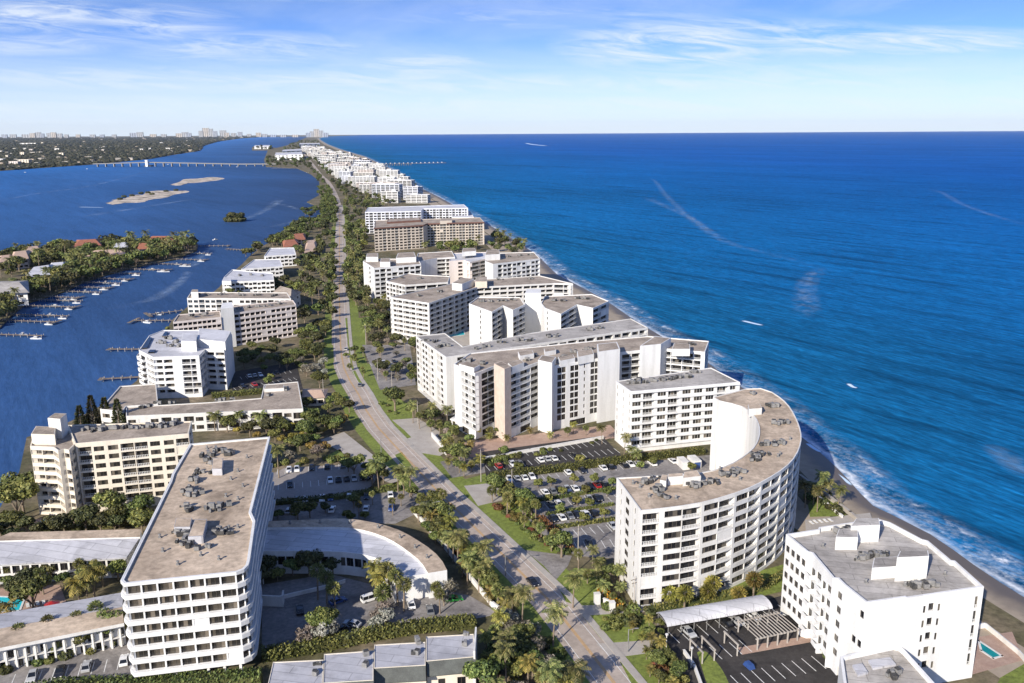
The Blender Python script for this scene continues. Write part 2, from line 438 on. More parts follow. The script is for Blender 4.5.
    def ac(s, spots, z, k=4, spread=2.2):
        for (x, y) in spots:
            c = G(x, y, z)
            for i in range(k):
                an = s.rng.random() * 6.28; r = spread * (i / k + .15)
                M = Matrix.Translation(c + Vector((math.cos(an) * r, math.sin(an) * r * .8, 0)) - s.org) @ Matrix.Rotation(s.rng.choice((0, .4, 1.57, 1.2)), 4, 'Z') @ Matrix.Scale(s.rng.uniform(.6, 1.05), 4)
                s.acs = getattr(s, 'acs', 0) + 1
                if s.acs <= 95: link('ac_unit', AC[s.rng.randrange(3)], s.root, M)
    def vents(s, spots, z):
        for (x, y) in spots: link('roof_vent', VENT, s.root, Matrix.Translation(G(x, y, z) - s.org))
    def done(s):
        o = s.mb.build('wall', [s.wall, DARK], s.root); s.shift(o)
        if s.roofmb.f: r = s.roofmb.build('roof', s.roof_m, s.root); s.shift(r)
        for kind, L in s.parts.items():
            L.sort(key=lambda t: -t[0]); rest = MB()
            mats = {'window': [s.frame, s.glass], 'shutter': [SHUT, SHUT], 'railing': [FRAME], 'balcony': [s.wall]}[kind]
            cap = s.maxwin if kind == 'window' else min(s.maxwin, 100)
            for i, (vis, key, pos, u, n) in enumerate(L):
                ck = (kind, key, s.frame.name, s.glass.name, s.wall.name)
                if ck not in WINCACHE:
                    mb = window_mb(*key) if kind == 'window' else window_mb(key[0], key[1], 1) if kind == 'shutter' else rail_mb(*key) if kind == 'railing' else balc_mb(*key)
                    WINCACHE[ck] = [mb, None]
                M = Matrix(((u.x, -n.x, 0, pos.x - s.org.x), (u.y, -n.y, 0, pos.y - s.org.y), (0, 0, 1, pos.z), (0, 0, 0, 1)))
                if i < cap:
                    e = WINCACHE[ck]
                    if e[1] is None: e[1] = e[0].mesh(kind, mats)
                    link(kind, e[1], s.root, M)
                else: rest.add(WINCACHE[ck][0], M)
            if rest.f: tag(rest.build(kind, mats, s.root), kind='stuff')
        return s.root

def ac_mesh(k):
    b = MB()
    if k == 0: b.box((0, 0, .25), 1.3, 1.3, 1.1, 0, 0); b.box((0, 0, 1.36), 1.0, 1.0, .12, 0, 1); b.box((0, 0, 0), 1.0, 1.0, .24, 0, 1)
    if k == 1: b.box((0, 0, .3), 2.0, 1.0, .9, 0, 1); b.box((.5, 0, 1.2), .7, .7, .25, 0, 0); b.box((0, 0, 0), 1.7, .8, .29, 0, 1)
    if k == 2: b.box((0, 0, .2), .9, 1.5, 1.4, 0, 0); b.tube((0, .9, .4), (0, 1.9, .4), .16, n=7, mi=0); b.box((0, 1.9, 0), .4, .4, .6, 0, 1); b.box((0, 0, 0), .7, 1.2, .19, 0, 1)
    return b.mesh('ac_unit', [METAL, DMETAL])
AC = [ac_mesh(k) for k in range(3)]
vb = MB(); vb.box((0, 0, 0), .7, .7, .35, 0, 0); vb.tube((0, 0, .35), (0, 0, .9), .22, n=8); vb.tube((0, 0, .9), (0, 0, 1.05), .38, .3, n=8)
VENT = vb.mesh('roof_vent', [METAL])

def R(pts, z): return [G(x, y, z) for x, y in pts]
def bld(name, label, px, z, n, edges, ac=(), vents=(), ack=4, done=True, **k):
    vk = {a: k.pop(a) for a in list(k) if a in ('base', 'ground', 'ghgt', 'top', 'drop', 'par')}
    b = Building(name, label, **k)
    b.volume(R(px, z), z, n, edges, **vk)
    dz = z - vk.get('drop', .5)
    b.ac(ac, dz, ack); b.vents(vents, dz)
    return b.done() if done else b

# ---- hotel slab, lower left
rc = [(125, 583), (236, 571.5), (243, 569), (247, 565), (248.5, 560), (254, 521), (250, 512), (269, 437), (190.6, 444), (173, 474), (171, 481), (122, 580)]
hb = Building('hotel_tower', 'long white balcony-banded slab with tan gravel roof and rounded corner, standing on pillars', wall=WHITEB, glass=GLASSG, frame=DFRAME, seed=3, shut=.045)
hb.volume(R(rc, 26), 26, 7, ['(RT)7', 'R', 'R', 'R', '(RRT)3', 'R', '(RRT)6', 'RRRR', 'SRRS', 'R', '(RRT)6', 'R'], base=3.4, top=.7, drop=.45)
cor = MB(); c_ = hb.org
inn = [c_ + (p - c_) * .78 for p in (Vector((q.x, q.y, 0)) for q in R(rc, 26))]
cor.prism(inn, 0, 3.5); hb.shift(cor.build('entrance_core', GREYW, hb.root))
for k in range(7):
    p = R(rc, 26); q = Vector((p[0].x, p[0].y, 0)).lerp(Vector((p[1].x, p[1].y, 0)), (k + .3) / 6.6) + Vector((.1, .7, 0))
    t = MB(); t.box((0, 0, 0), .6, .6, 3.42); o = t.build('pillar', WHITEB, hb.root); o.location = q - hb.org
for k in range(9):
    p = R(rc, 26); q = Vector((p[5].x, p[5].y, 0)).lerp(Vector((p[7].x, p[7].y, 0)), (k + .3) / 9) + Vector((-.8, 0, 0))
    t = MB(); t.box((0, 0, 0), .6, .6, 3.42); o = t.build('pillar', WHITEB, hb.root); o.location = q - hb.org
hb.ac([(217, 450), (209, 456), (223, 452), (231, 454), (205, 462), (217, 463), (200, 474), (198, 482), (219, 473), (191, 492), (195, 496), (188, 510), (213, 508), (216, 511), (221, 506), (183, 530), (192, 545), (215, 533), (222, 535), (186, 543), (200, 549), (180, 536)], 25.5, 4, 2.4)
hb.vents([(238, 472), (243, 487), (231, 480), (226, 497), (238, 500), (238, 528), (229, 529), (219, 560), (201, 556), (178, 565), (163, 552), (207, 449), (247, 458), (160, 538)], 25.5)
for px in ([(176, 518), (192, 518), (190, 527), (174, 527)], [(195, 519), (207, 519), (203, 536), (188, 537)], [(213, 458), (223, 458), (222, 469), (212, 469)]): hb.penthouse(px, 25.6, 1.9, LROOF, 'equipment_housing')
hb.bands(R(rc, 26), [3.35 + 3.128 * k for k in range(7)], .5, 1.05)
hb.bands(R(rc, 26), [25.25], .3, .78, 'cornice')
hb.done()

# ---- beige stepped condo behind it, at the lagoon
b = Building('beige_condo', 'cream condo with stepped balcony wing beside the lagoon, behind the long tan-roofed slab', wall=CREAM, roof=TANG, glass=GLASSG, frame=DFRAME, seed=5)
b.volume(R([(75, 443.5), (188.6, 433.5), (191.5, 421), (67.6, 425)], 24), 24, 7, ['TLWWLLWWL', 'W', 'WWLWWLWW', 'S'], ghgt=2.5, ground='W', top=1.2, drop=.4)
b.volume(R([(30, 446), (53, 447), (58, 450.5), (64, 449), (69, 450), (75, 444), (68, 426), (34, 433)], 23.5), 23.5, 8, ['BB', 'B', 'wB', 'B', 'wB', 'S', 'S', 'BB'], top=1)
b.penthouse([(31, 434), (54.5, 434.5), (55.5, 427), (36, 426)], 23.4, 3.2, None, 'roof_room'); b.penthouse([(47.6, 418), (60, 419), (66.5, 413.5), (55, 413)], 23.4, 6.4, WHITE, 'lift_tower')
b.ac([(84, 431), (95, 431), (104, 430), (118, 429), (128, 428), (138, 428), (148, 428), (158, 427), (165, 426.5), (175, 425)], 23.6, 4, 2.6)
b.done()

# ---- two-storey villa wings left of the hotel
def shed(name, label, px_roof, z0, z1, px_back, wallpx, n, edges, zb=.3, **k):
    """low wing: walls, a sloped pale roof (front eave z0, rear edge z1) and a flat gravel strip behind"""
    b = Building(name, label, cat='low building', **k)
    b.volume(R(wallpx, z0), z0 - .05, n, edges, top=.35, roof=False)
    s = MB(); f = R(px_roof[:2], z0); r = R(px_roof[2:], z1)
    q = f + r
    s.face([tuple(p) for p in q]); s.face([tuple(p - Vector((0, 0, .35))) for p in reversed(q)])
    for i in range(4): a, c = q[i], q[(i + 1) % 4]; s.face([tuple(a - Vector((0, 0, .35))), tuple(c - Vector((0, 0, .35))), tuple(c), tuple(a)])
    b.shift(s.build('sloped_roof', LROOF, b.root))
    g = MB(); bk = R(px_back, z1 + .25); w = [r[1], r[0]] 
    g.prism([Vector((p.x, p.y, 0)) for p in R([px_roof[3], px_roof[2]] + px_back, z1 + .25)], zb, z1 + .25, 1, True, 0); b.shift(g.build('flat_roof', [TAN, WHITE], b.root))
    return b
b = shed('villa_wing', 'low two-storey wing under a sloped pale grey roof with tan strip, beside the pool palms', [(-30, 566), (126.5, 557.5), (140, 537), (-10, 541)], 6.2, 8.2, [(141, 529), (10, 532.5)], [(-28, 565), (125, 556.5), (138, 540), (-12, 543)], 2, [('(DT)9', '(GT)16'), 'S', 'S', 'S'], seed=8)
b.done()
b = shed('colonnade_wing', 'low white wing with pale sloped roof, tan strip and columned walkway by the parked cars', [(-20, 617.5), (124, 592), (122, 607), (-20, 632)], 5.6, 6.6, [(124, 623), (-20, 652)], [(-19, 633), (122, 608), (126, 593), (-18, 617)], 1, ['S', 'S', 'S', 'S'], zb=6.0, seed=9)
q = R([(-20, 654), (124, 625)], 5.4); a, c = q; u = (c - a).normalized(); nrm = Vector((u.y, -u.x, 0))
fm = MB(); fm.face([tuple(a - Vector((0, 0, .2)) + nrm * .6 + Vector((0, 0, z))) for z in (0,)] + [tuple(c + nrm * .6 - Vector((0, 0, .2))), tuple(c + nrm * .6 + Vector((0, 0, .9))), tuple(a + nrm * .6 + Vector((0, 0, .9)))]); fm.face([tuple(a + nrm * .6 + Vector((0, 0, .9))), tuple(c + nrm * .6 + Vector((0, 0, .9))), tuple(c - nrm * .2 + Vector((0, 0, .9))), tuple(a - nrm * .2 + Vector((0, 0, .9)))])
fm.face([tuple(a + nrm * .6 - Vector((0, 0, .2))), tuple(a - nrm * 1 - Vector((0, 0, .2))), tuple(c - nrm * 1 - Vector((0, 0, .2))), tuple(c + nrm * .6 - Vector((0, 0, .2)))])
b.shift(fm.build('fascia', WHITE, b.root))
L = (c - a).length
for k in range(15):
    t = MB(); t.box((0, 0, 0), .45, .45, 5.1); o = t.build('column', WHITE, b.root); o.location = a + u * (L * (k + .5) / 15) + nrm * .3 - Vector((0, 0, a.z)) - b.org
b.shut = 0
b.facade(a - nrm * .3 - Vector((0, 0, a.z)), c - nrm * .3 - Vector((0, 0, c.z)), 0, [2.6, 2.5], ['(GTS)9', '(STG)9'], 5.3)
wk = MB(); wk.prism([a + nrm * .5, c + nrm * .5, c - nrm * .29, a - nrm * .29], 2.45, 2.65); b.shift(wk.build('walkway', WHITE, b.root))
b.done()

# ---- curved low pavilion right of the hotel
out = spline(R([(262, 521.5), (310, 519.5), (351.7, 519), (394, 528), (425, 545), (440, 558), (447, 570)], 7.5), 16)
inn = spline(R([(391, 572), (385, 563), (370, 556), (345, 552), (300, 551), (259, 551)], 6.9), 10)
b = Building('curved_pavilion', 'low quarter-round white pavilion with lilac-white roof and tan outer rim beside the long slab', cat='low building', wall=WHITEB, roof=WROOF, glass=GLASS, seed=11, shut=0)
b.volume([p for p in R([(394, 579), (445, 570.5)], 6.9)] + list(reversed(out))[1:] + list(reversed(inn))[:0] + R([(259, 551)], 6.9) + list(reversed(inn))[1:], 6.9, 1, ['S'] + ['S'] * len(out[1:]) + ['GG', 'GSG'] * 6, ghgt=2.5, ground='S', top=1.0, drop=.15, par=.25)
rim = MB(); o1 = out; o2 = spline(R([(262, 527.5), (310, 527), (352, 528), (386, 537.5), (413, 555), (424, 566), (428, 573)], 7.5), 16)
for i in range(15):
    A, B_, C, D_ = o1[i], o1[i + 1], o2[i + 1], o2[i]
    up = lambda p, z: (p.x, p.y, z)
    rim.face([up(D_, 7.5), up(C, 7.5), up(B_, 7.5), up(A, 7.5)], 0); rim.face([up(D_, 6.6), up(C, 6.6), up(C, 7.5), up(D_, 7.5)], 1); rim.face([up(B_, 0), up(A, 0), up(A, 7.5), up(B_, 7.5)], 1)
A, D_ = o1[15], o2[15]; rim.face([(D_.x, D_.y, 0), (A.x, A.y, 0), (A.x, A.y, 7.5), (D_.x, D_.y, 7.5)], 1)
b.shift(rim.build('gravel_rim', [TAN, WHITEB], b.root))
b.vents([(290, 524), (320, 523), (350, 523), (378, 528), (400, 538), (415, 548), (427, 558)], 7.5)
b.done()

# ---- stepped townhouses at the bottom
tw = [((273, 662), (323.4, 659.6), (322.6, 690), (266, 692)), ((324, 654), (373.6, 650.4), (373.4, 680), (323.2, 683)), ((374.2, 644.7), (425.4, 641.8), (425.6, 665), (374, 668)), ((426, 636.6), (473.6, 633.8), (476, 656.5), (426.2, 661))]
wh = ['leftmost, lowest', 'second from the left', 'third from the left', 'rightmost, with a tall white party wall']
for i, (tl, tr, br, bl_) in enumerate(tw):
    z = 7.4
    b = Building('townhouse', 'grey-roofed townhouse with green-grey mansard, ' + wh[i] + ' in the stepped row', cat='townhouse', group='stepped townhouses at the bottom edge', wall=CREAM, roof=LROOF, seed=20 + i, shut=0)
    pts = R([bl_, br, tr, tl], z)
    b.volume(pts, z, 2, ['SWSGS', 'S', 'SWWS', 'S'], top=.8, drop=.14, par=.16)
    p, q = pts[0], pts[1]; u = (q - p).normalized(); n = Vector((u.y, -u.x, 0)); Lw = (q - p).length
    m = MB(); e0 = -.0
    A = [p + Vector((0, 0, -.1)) - n * .02, q + Vector((0, 0, -.1)) - n * .02, q + n * 1.7 + Vector((0, 0, -2.6)), p + n * 1.7 + Vector((0, 0, -2.6))]
    m.face([tuple(x) for x in (A[3], A[2], A[1], A[0])]); m.face([tuple(x - Vector((0, 0, .25))) for x in A])
    m.face([tuple(A[3] - Vector((0, 0, .25))), tuple(A[2] - Vector((0, 0, .25))), tuple(A[2]), tuple(A[3])])
    for a_, c_ in ((A[0], A[3]), (A[1], A[2])): m.face([tuple(a_), tuple(c_), tuple(c_ - Vector((0, 0, .25))), tuple(a_ - Vector((0, 0, 1)))])
    b.shift(m.build('mansard_roof', SLATE, b.root))
    mx = (tr[0] * .9 + tl[0] * .1, tr[1] * .55 + br[1] * .45)
    b.ac([(mx[0] - 2, mx[1] - 8), (mx[0] - 3, mx[1] + 2)], z - .3, 2, .8)
    if i == 3: w = MB(); w.box(((q.x + pts[2].x) / 2 + .1, (q.y + pts[2].y) / 2, 0), .4, 9.5, 9, 0); b.shift(w.build('party_wall', WHITE, b.root))
    b.done()

# ---- L-shaped motel
b = Building('motel', 'low L-shaped motel with flat grey-brown roof, west of the bend in the road', cat='motel', wall=GREYW, roof=TANG, glass=GLASSG, seed=31)
b.volume(R([(126, 416), (303, 408.5), (298, 381.5), (264, 384.5), (261, 398), (212, 402), (126, 407)], 8), 8, 2, ['(WTL)7WG', 'WW', 'WWW', 'WW', 'WWWW', 'WWWWWW', 'S'], top=1, drop=.35)
b.volume(R([(111, 410), (122, 412), (126, 406), (158, 404), (156, 383.5), (120, 386), (100, 409)], 8.4), 8.4, 2, ['W', 'W', 'S', 'WW', 'WWW', 'S', 'W'], top=.9)
b.ac([(160, 404), (170, 404), (220, 401), (225, 400), (232, 400), (285, 390), (268, 396), (140, 408), (150, 406)], 7.6, 3, 2.2)
b.penthouse([(264, 389), (284, 388), (284, 384.5), (266, 385)], 7.5, 1.6); b.done()

# ---- white modern block on the lagoon
b = Building('white_block', 'bright white eight-storey lagoon block with sloped skylights and cluttered terrace roof', wall=WHITEB, roof=WROOF, seed=33, shut=.02)
b.volume(R([(139, 350), (153, 357), (199, 355.5), (205, 349), (224, 349.5), (232, 334), (198, 330), (163, 330), (149, 335.5)], 20), 20, 6, ['PB', 'BTBSLL', 'LL', 'BTB', 'SwSSS', 'WW', 'BBB', 'BB', 'PPP'], ghgt=1.5, ground='S', top=1.2, drop=.3)
b.penthouse([(181, 341), (196, 341.5), (197, 334), (183, 333)], 20, 4.5); b.penthouse([(197, 339), (225, 342), (231, 331), (199, 328)], 20, 3.6, name='upper_storey')
b.ac([(165, 343), (172, 346), (180, 347), (185, 345), (170, 339), (176, 342), (190, 347)], 19.8, 5, 2.4)
for px in ([(142, 348), (147, 347.5), (152, 337.5), (149, 337)], [(148, 352), (154, 352), (156, 349.5), (150, 349.5)], [(162, 336), (166, 336), (168, 331.5), (165, 331.5)]):
    t = MB(); t.prism(R(px, 20.4), 19.7, 20.4); b.shift(t.build('skylight', GLASS, b.root))
b.done()

b = Building('banded_condo', 'pinkish six-storey slab with horizontal balcony bands and a white lift tower', wall=PINKISH, roof=TANG, glass=GLASS, seed=35, shut=.03)
b.volume(R([(234, 313), (296, 304.5), (293, 300), (231, 306)], 19.5), 19.5, 6, ['(BB)6', 'SwS', '(WB)6', 'S'], top=.8)
b.volume(R([(173, 322), (221, 317), (220, 310.5), (178, 314.5)], 18.5), 18.5, 6, ['(BB)5', 'S', '(BB)4', 'SWS'], top=.8)
t = MB(); t.prism(R([(220.5, 309), (233.5, 307.5), (232, 302), (222, 303)], 23), 0, 23); b.shift(t.build('lift_tower', WHITEB, b.root))
b.ac([(240, 309), (250, 308), (260, 307), (270, 305.5), (280, 304.5), (190, 316), (205, 315)], 19, 4, 3); b.done()

b = Building('cream_condo', 'long low white condo with dark rooftop clutter behind the pinkish banded slab', wall=GREYW, roof=TANG, glass=GLASS, seed=37)
b.volume(R([(187, 298), (291, 298.5), (287, 292.5), (191, 292)], 14), 14, 4, ['(WWL)6', 'WW', '(WL)6', 'WW'], top=.8)
b.penthouse([(191, 292), (198, 292), (198, 289.5), (192, 289.5)], 14, 3.5); b.ac([(205, 295), (220, 295), (240, 295.5), (260, 295.5), (275, 296)], 13.5, 5, 4); b.done()
# gable house
def gable(name, label, px, z, rise, wall=WHITE, roof=REDT, cat='house', group=None, seed=1):
    p = R(px, z); b = Building(name, label, cat=cat, group=group, wall=wall, seed=seed, maxwin=8)
    b.volume(p, z, 1 if z < 4.5 else 2, ['WWW', 'WW', 'WWW', 'WW'], top=.3, roof=False)
    a = (p[0] + p[3]) / 2; c = (p[1] + p[2]) / 2; k = a.lerp(c, .18) + Vector((0, 0, rise)); l = a.lerp(c, .82) + Vector((0, 0, rise))
    cen = sum(p, Vector()) / 4; e = [cen + (q - cen) * 1.12 - Vector((0, 0, .1)) for q in p]
    m = MB(); 
    for f in ([e[0], e[1], l, k], [e[1], e[2], l], [e[2], e[3], k, l], [e[3], e[0], k]): m.face([tuple(q) for q in f])
    b.shift(m.build('roof', roof, b.root)); return b.done()
gable('gable_house', 'grey hip-roofed house at the east end of the long low white condo', [(272, 294), (290, 299), (300, 292), (283, 287)], 9, 4, WHITE, TANG)
b = bld('white_villa_block', 'white flat-roofed stepped block at the lagoon edge, before the green shoreline bend', [(222, 282), (274, 280), (273, 273), (232, 269.5), (224, 277)], 11, 3, ['(WB)6', 'WW', 'WW', 'BB', 'BB'], wall=WHITEB, roof=WROOF, seed=39, done=False, ac=[(240, 276), (250, 275), (262, 276)])
b.penthouse([(222, 281), (231, 281), (231, 277), (224, 277)], 11, 2.5); b.done()
b = bld('white_villa_block', 'smaller white flat-roofed block just behind the stepped white lagoon block', [(241, 269), (283, 266), (280, 259), (254, 259.5)], 11, 3, ['(WB)5', 'WW', 'WW', 'BB'], wall=WHITEB, roof=WROOF, seed=40, done=False)
b.done()
bld('white_villa_block', 'third white flat-roofed block, nearest the red-roofed houses', [(264, 256), (296, 254), (294, 247.5), (270, 248)], 11, 3, ['(WB)4', 'WW', 'WW', 'BB'], wall=WHITEB, roof=WROOF, seed=41)
for i, px in enumerate([[(284, 247), (298, 245), (296, 238), (283, 240)], [(294, 240), (305, 239), (305, 233), (292, 234)], [(305, 252), (316, 250), (316, 240), (307, 241)]]):
    gable('red_roof_house', ['nearest-to-water red-tiled house in the trio west of the straight road', 'farthest red-tiled house in the trio west of the straight road', 'faded red-tiled house standing closest to the straight road'][i], px, 6, 2.5, PINKISH, REDT if i < 2 else PALET, group='red-roofed houses west of the road', seed=50 + i)
gable('roadside_house', 'small orange-tiled house beside the motel at the road bend', [(303, 398), (324, 397), (327, 389), (304, 389)], 4, 1.5, CREAM, PALET, seed=60)

# ---- east: white block lower right
b = Building('white_seafront_block', 'bright white six-storey block with grey roof and white roof houses, nearest the beach', wall=WHITEB, roof=GREYR, seed=61, shut=.02)
b.volume(R([(786, 534), (807, 551.5), (812, 553), (823, 566), (833, 578), (838, 578.5), (844, 584.5), (866, 602), (870, 602), (905, 597), (906.5, 598), (984, 586.5), (955, 560.5), (951, 560), (928, 540.5), (922, 539), (890, 522), (877, 518.5), (819, 527), (818, 529)], 22.6), 22.6, 5,
         [{'g': 'DT', 'f': ['WWWW']}, {'g': 'S', 'f': ['S']}, {'g': 'D', 'f': ['PW']}, {'g': 'D', 'f': ['PW']}, 'S', {'g': 'S', 'f': ['W']}, {'g': 'D', 'f': ['SSWW', 'SSSSW', 'SSWW', 'SSSS', 'SSSW']}, {'g': 'S', 'f': ['W', 'S', 'W', 'S', 'W']}, 'SSSS', 'w', 'SSwBwSSSSL', 'LLLL', 'S', 'LLL', 'S', 'LLLL', 'LL', '(WL)5', 'S', 'WWW'], ghgt=3.2, top=1.8, drop=1.1, par=.5)
b.penthouse([(836, 537), (858, 537.5), (858, 528), (839, 529)], 21.4, 3.4); b.penthouse([(851, 526), (880, 525), (879, 518), (856, 518.5)], 21.4, 4.6, name='lift_house')
b.penthouse([(872, 568), (899, 566), (899, 556), (874, 558)], 21.4, 3.0); b.penthouse([(897, 557.5), (929, 556), (928, 550.5), (900, 551)], 21.4, 6.0, name='lift_house')
b.ac([(841, 532), (847, 531), (863, 559), (869, 558), (876, 556), (882, 555), (912, 588), (919, 587), (926, 586), (931, 585)], 21.5, 4, 1.6); b.vents([(823, 547), (856, 560), (866, 583), (905, 586), (945, 575)], 21.5)
b.done()
b = bld('grey_roof_block', 'small white block with grey roof and raised white rim at the bottom edge', [(840, 656), (846, 700), (950, 700), (905, 650), (900, 646), (893, 644.5)], 11, 3, ['S', 'S', 'S', 'S', 'S', 'S'], wall=WHITEB, roof=GREYR, seed=62, cat='low block', drop=.9, par=.6, done=False, ac=[(886, 676), (890, 674)], ack=2)
for px in ([(868, 660), (890, 657), (896, 664), (873, 668)], [(852, 665), (862, 663), (868, 672), (858, 675)]):
    t = MB(); t.prism(R(px, 10.6), 10, 10.6); b.shift(t.build('roof_hatch', LROOF, b.root))
b.done()

# ---- curved condo
Z2 = 27.6
oarc = spline(R([(640.6, 510.5), (672.4, 507), (705, 501.7), (745, 489.6), (773.4, 475.4), (791, 462), (799.8, 447), (801, 431.5), (793, 411.7), (782, 398.5), (764.7, 388.7), (746, 388.5)], Z2), 26)
iarc = spline(R([(713, 397), (723, 402), (738, 404.5), (750, 412), (757.5, 422), (759, 434), (753.7, 446.8), (740.5, 457.8), (723, 466.6), (701, 472.5), (666, 475), (616.5, 477.6)], Z2), 24)
b = Building('curved_condo', 'tall crescent-shaped white condo with brown gravel roof and curving balconies by the sea', wall=WHITE, roof=TAN, glass=GLASS, frame=DFRAME, seed=63, shut=.05)
E2 = ['SwSNSwS']
E2 += ['TLT'] + ['FR' if k % 2 == 0 else 'L' for k in range(24)]
E2 += ['SwS'] + ['S'] * 8 + ['WL', 'S'] * 7 + ['WW']
b.volume([R([(616.5, 477.6)], Z2)[0]] + oarc + iarc[:-1], Z2, 9, E2, top=.8, drop=.3, par=.3)
b.ac([(655, 493), (658, 490), (650, 484), (662, 497), (655, 480), (695, 486), (704, 484), (711, 483), (690, 485), (733, 474), (738, 472), (729, 476), (758, 461), (757, 457), (762, 455), (773, 446), (779, 444), (768, 446), (778, 425), (785, 424), (771, 407), (776, 406), (767, 406), (752, 394), (760, 394), (766, 393), (744, 394)], Z2 - .3, 4, 2.2)
b.vents([(633, 484), (676, 499), (720, 470), (740, 480), (780, 455), (649, 497), (778, 457), (640, 488), (790, 440)], Z2 - .3)
for px in ([(660, 480), (666, 481), (668, 475), (662, 474.5)], [(668, 477), (683, 476), (683, 473), (668, 474)], [(683, 478), (701, 476), (697, 470), (684, 472)]): b.penthouse(px, Z2 - .2, 2.3)
b.penthouse([(749, 409), (762, 408), (760, 404), (748, 404.5)], Z2 - .2, 2.2)
b.done()

# ---- seven-storey white block beside it
b = Building('white_balcony_block', 'white seven-storey block with gridded balconies behind the hedge, left of the crescent condo', wall=WHITEB, roof=GREYR, seed=65, frame=FRAME, glass=GLASSG, shut=.03)
b.volume(R([(631, 391.5), (740, 382), (711, 367.5), (616, 381)], 24.5), 24.5, 7, ['WLTWLTWWWTLW', 'LLWW', 'WWLWWLWW', 'wSwSw'], ghgt=2, ground='S', top=.7, drop=.3)
fs = MB(); p = R([(631, 391.5), (740, 382)], 24.5); u = (p[1] - p[0]).normalized(); n = Vector((u.y, -u.x, 0))
for k in range(8):
    c = (p[0] + p[1]) / 2 + n * .3; fs.box((c.x, c.y, 2 + k * 3.1 - .16), (p[1] - p[0]).length, .6, .3, math.atan2(u.y, u.x))
b.shift(fs.build('floor_slab_edge', WHITEB, b.root))
b.ac([(628, 384), (636, 384), (644, 383), (655, 381), (661, 380.5), (668, 380), (675, 379), (682, 378), (690, 377), (697, 373), (640, 381)], 24.2, 4, 2); b.done()

# ---- L-shaped condo with grey roof
b = Building('grey_roof_condo', 'long L-shaped white condo with grey roof and west-facing balcony columns, behind the bay-windowed complex', wall=WHITE, roof=GREYR, seed=67, glass=GLASS, shut=.03)
b.volume(R([(416, 336), (446, 357), (648, 327.5), (631, 318.5), (530, 333), (463, 346.5), (445, 333)], 26.5), 26.5, 8, ['WLWWLWSLWS', 'SLS(WL)9', 'LL', '(WL)6', '(WL)4', 'WL', 'WW'], ghgt=3, ground='DT', top=.7, drop=.3)
b.ac([(428, 341), (434, 342), (440, 347), (447, 346), (475, 349), (486, 347), (500, 343), (518, 341), (530, 341), (550, 337), (556, 337), (590, 330), (600, 329)], 26.2, 4, 2.4); b.done()

# ---- bay-windowed complex
b = Building('bay_window_complex', 'white faceted condo complex with dark vertical window strips and a pink stone tower', wall=WHITEB, roof=TANG, seed=69, glass=GLASS, shut=.02)
b.volume(R([(454, 364), (475, 373.5), (494, 366), (509, 372.5), (541, 361), (553, 366), (603, 357.5), (622, 352), (660, 348), (705, 352), (709, 341), (648, 336), (600, 340), (470, 353)], 27.5), 27.5, 8,
         ['SLL', 'SQQ', 'Q', 'LLL', 'S', 'SQQSQQSwSQQS', 'S', 'LLWS', 'LLLL', 'L', '(WL)5', 'WWW', '(WL)8', 'WW'], ghgt=3.4, ground='SGS', top=1, drop=.4)
for nm, px, zz, mt in (('stair_tower', [(494, 363.5), (504.5, 369), (511, 366.5), (501, 361)], 30, PINKSTONE), ('stair_tower', [(598, 352), (620, 349), (617, 342), (597, 344)], 31, WHITEB), ('stair_tower', [(538, 360), (552, 363), (556, 357), (542, 355)], 30, WHITEB), ('stair_tower', [(640, 346), (661, 344), (671, 338), (655, 336)], 31, WHITEB)):
    t = MB(); t.prism(R(px, zz), 0, zz); b.shift(t.build(nm, mt, b.root)); t = MB(); q = R(px, zz + .04); cc = sum(q, Vector()) / 4; t.face([tuple(cc + (x - cc) * .9) for x in q]); b.shift(t.build('roof_deck', TANG, b.root))
b.ac([(470, 362), (462, 362), (482, 364), (526, 361), (535, 357), (565, 358), (558, 360), (575, 353), (590, 350), (690, 345)], 27.1, 4, 2.2)
for px, hh_ in (([(459, 364), (474, 368), (480, 365), (466, 361)], 2), ([(512, 367), (524, 362.5), (520, 359.5), (508, 363)], 2.4), ([(560, 361), (575, 358), (573, 354.5), (558, 357)], 2.2), ([(578, 357), (594, 354), (592, 349), (577, 351)], 2.8), ([(520, 356), (534, 353.5), (532, 350), (518, 352)], 2.2), ([(672, 349), (690, 349), (690, 344), (674, 343)], 2.6), ([(545, 352), (556, 350), (554, 347), (544, 348.5)], 2)): b.penthouse(px, 27, hh_)
cp = MB(); cp.prism(R([(450, 419), (470, 426), (474, 421), (456, 415)], 3.6), 3.2, 3.7); b.shift(cp.build('entrance_canopy', WHITEB, b.root))
for x, y in ((452, 420), (469, 426.5)): t = MB(); q = G(x, y, 3.2); t.box((q.x, q.y, 0), .5, .5, 3.2); b.shift(t.build('canopy_post', WHITEB, b.root))
b.done()

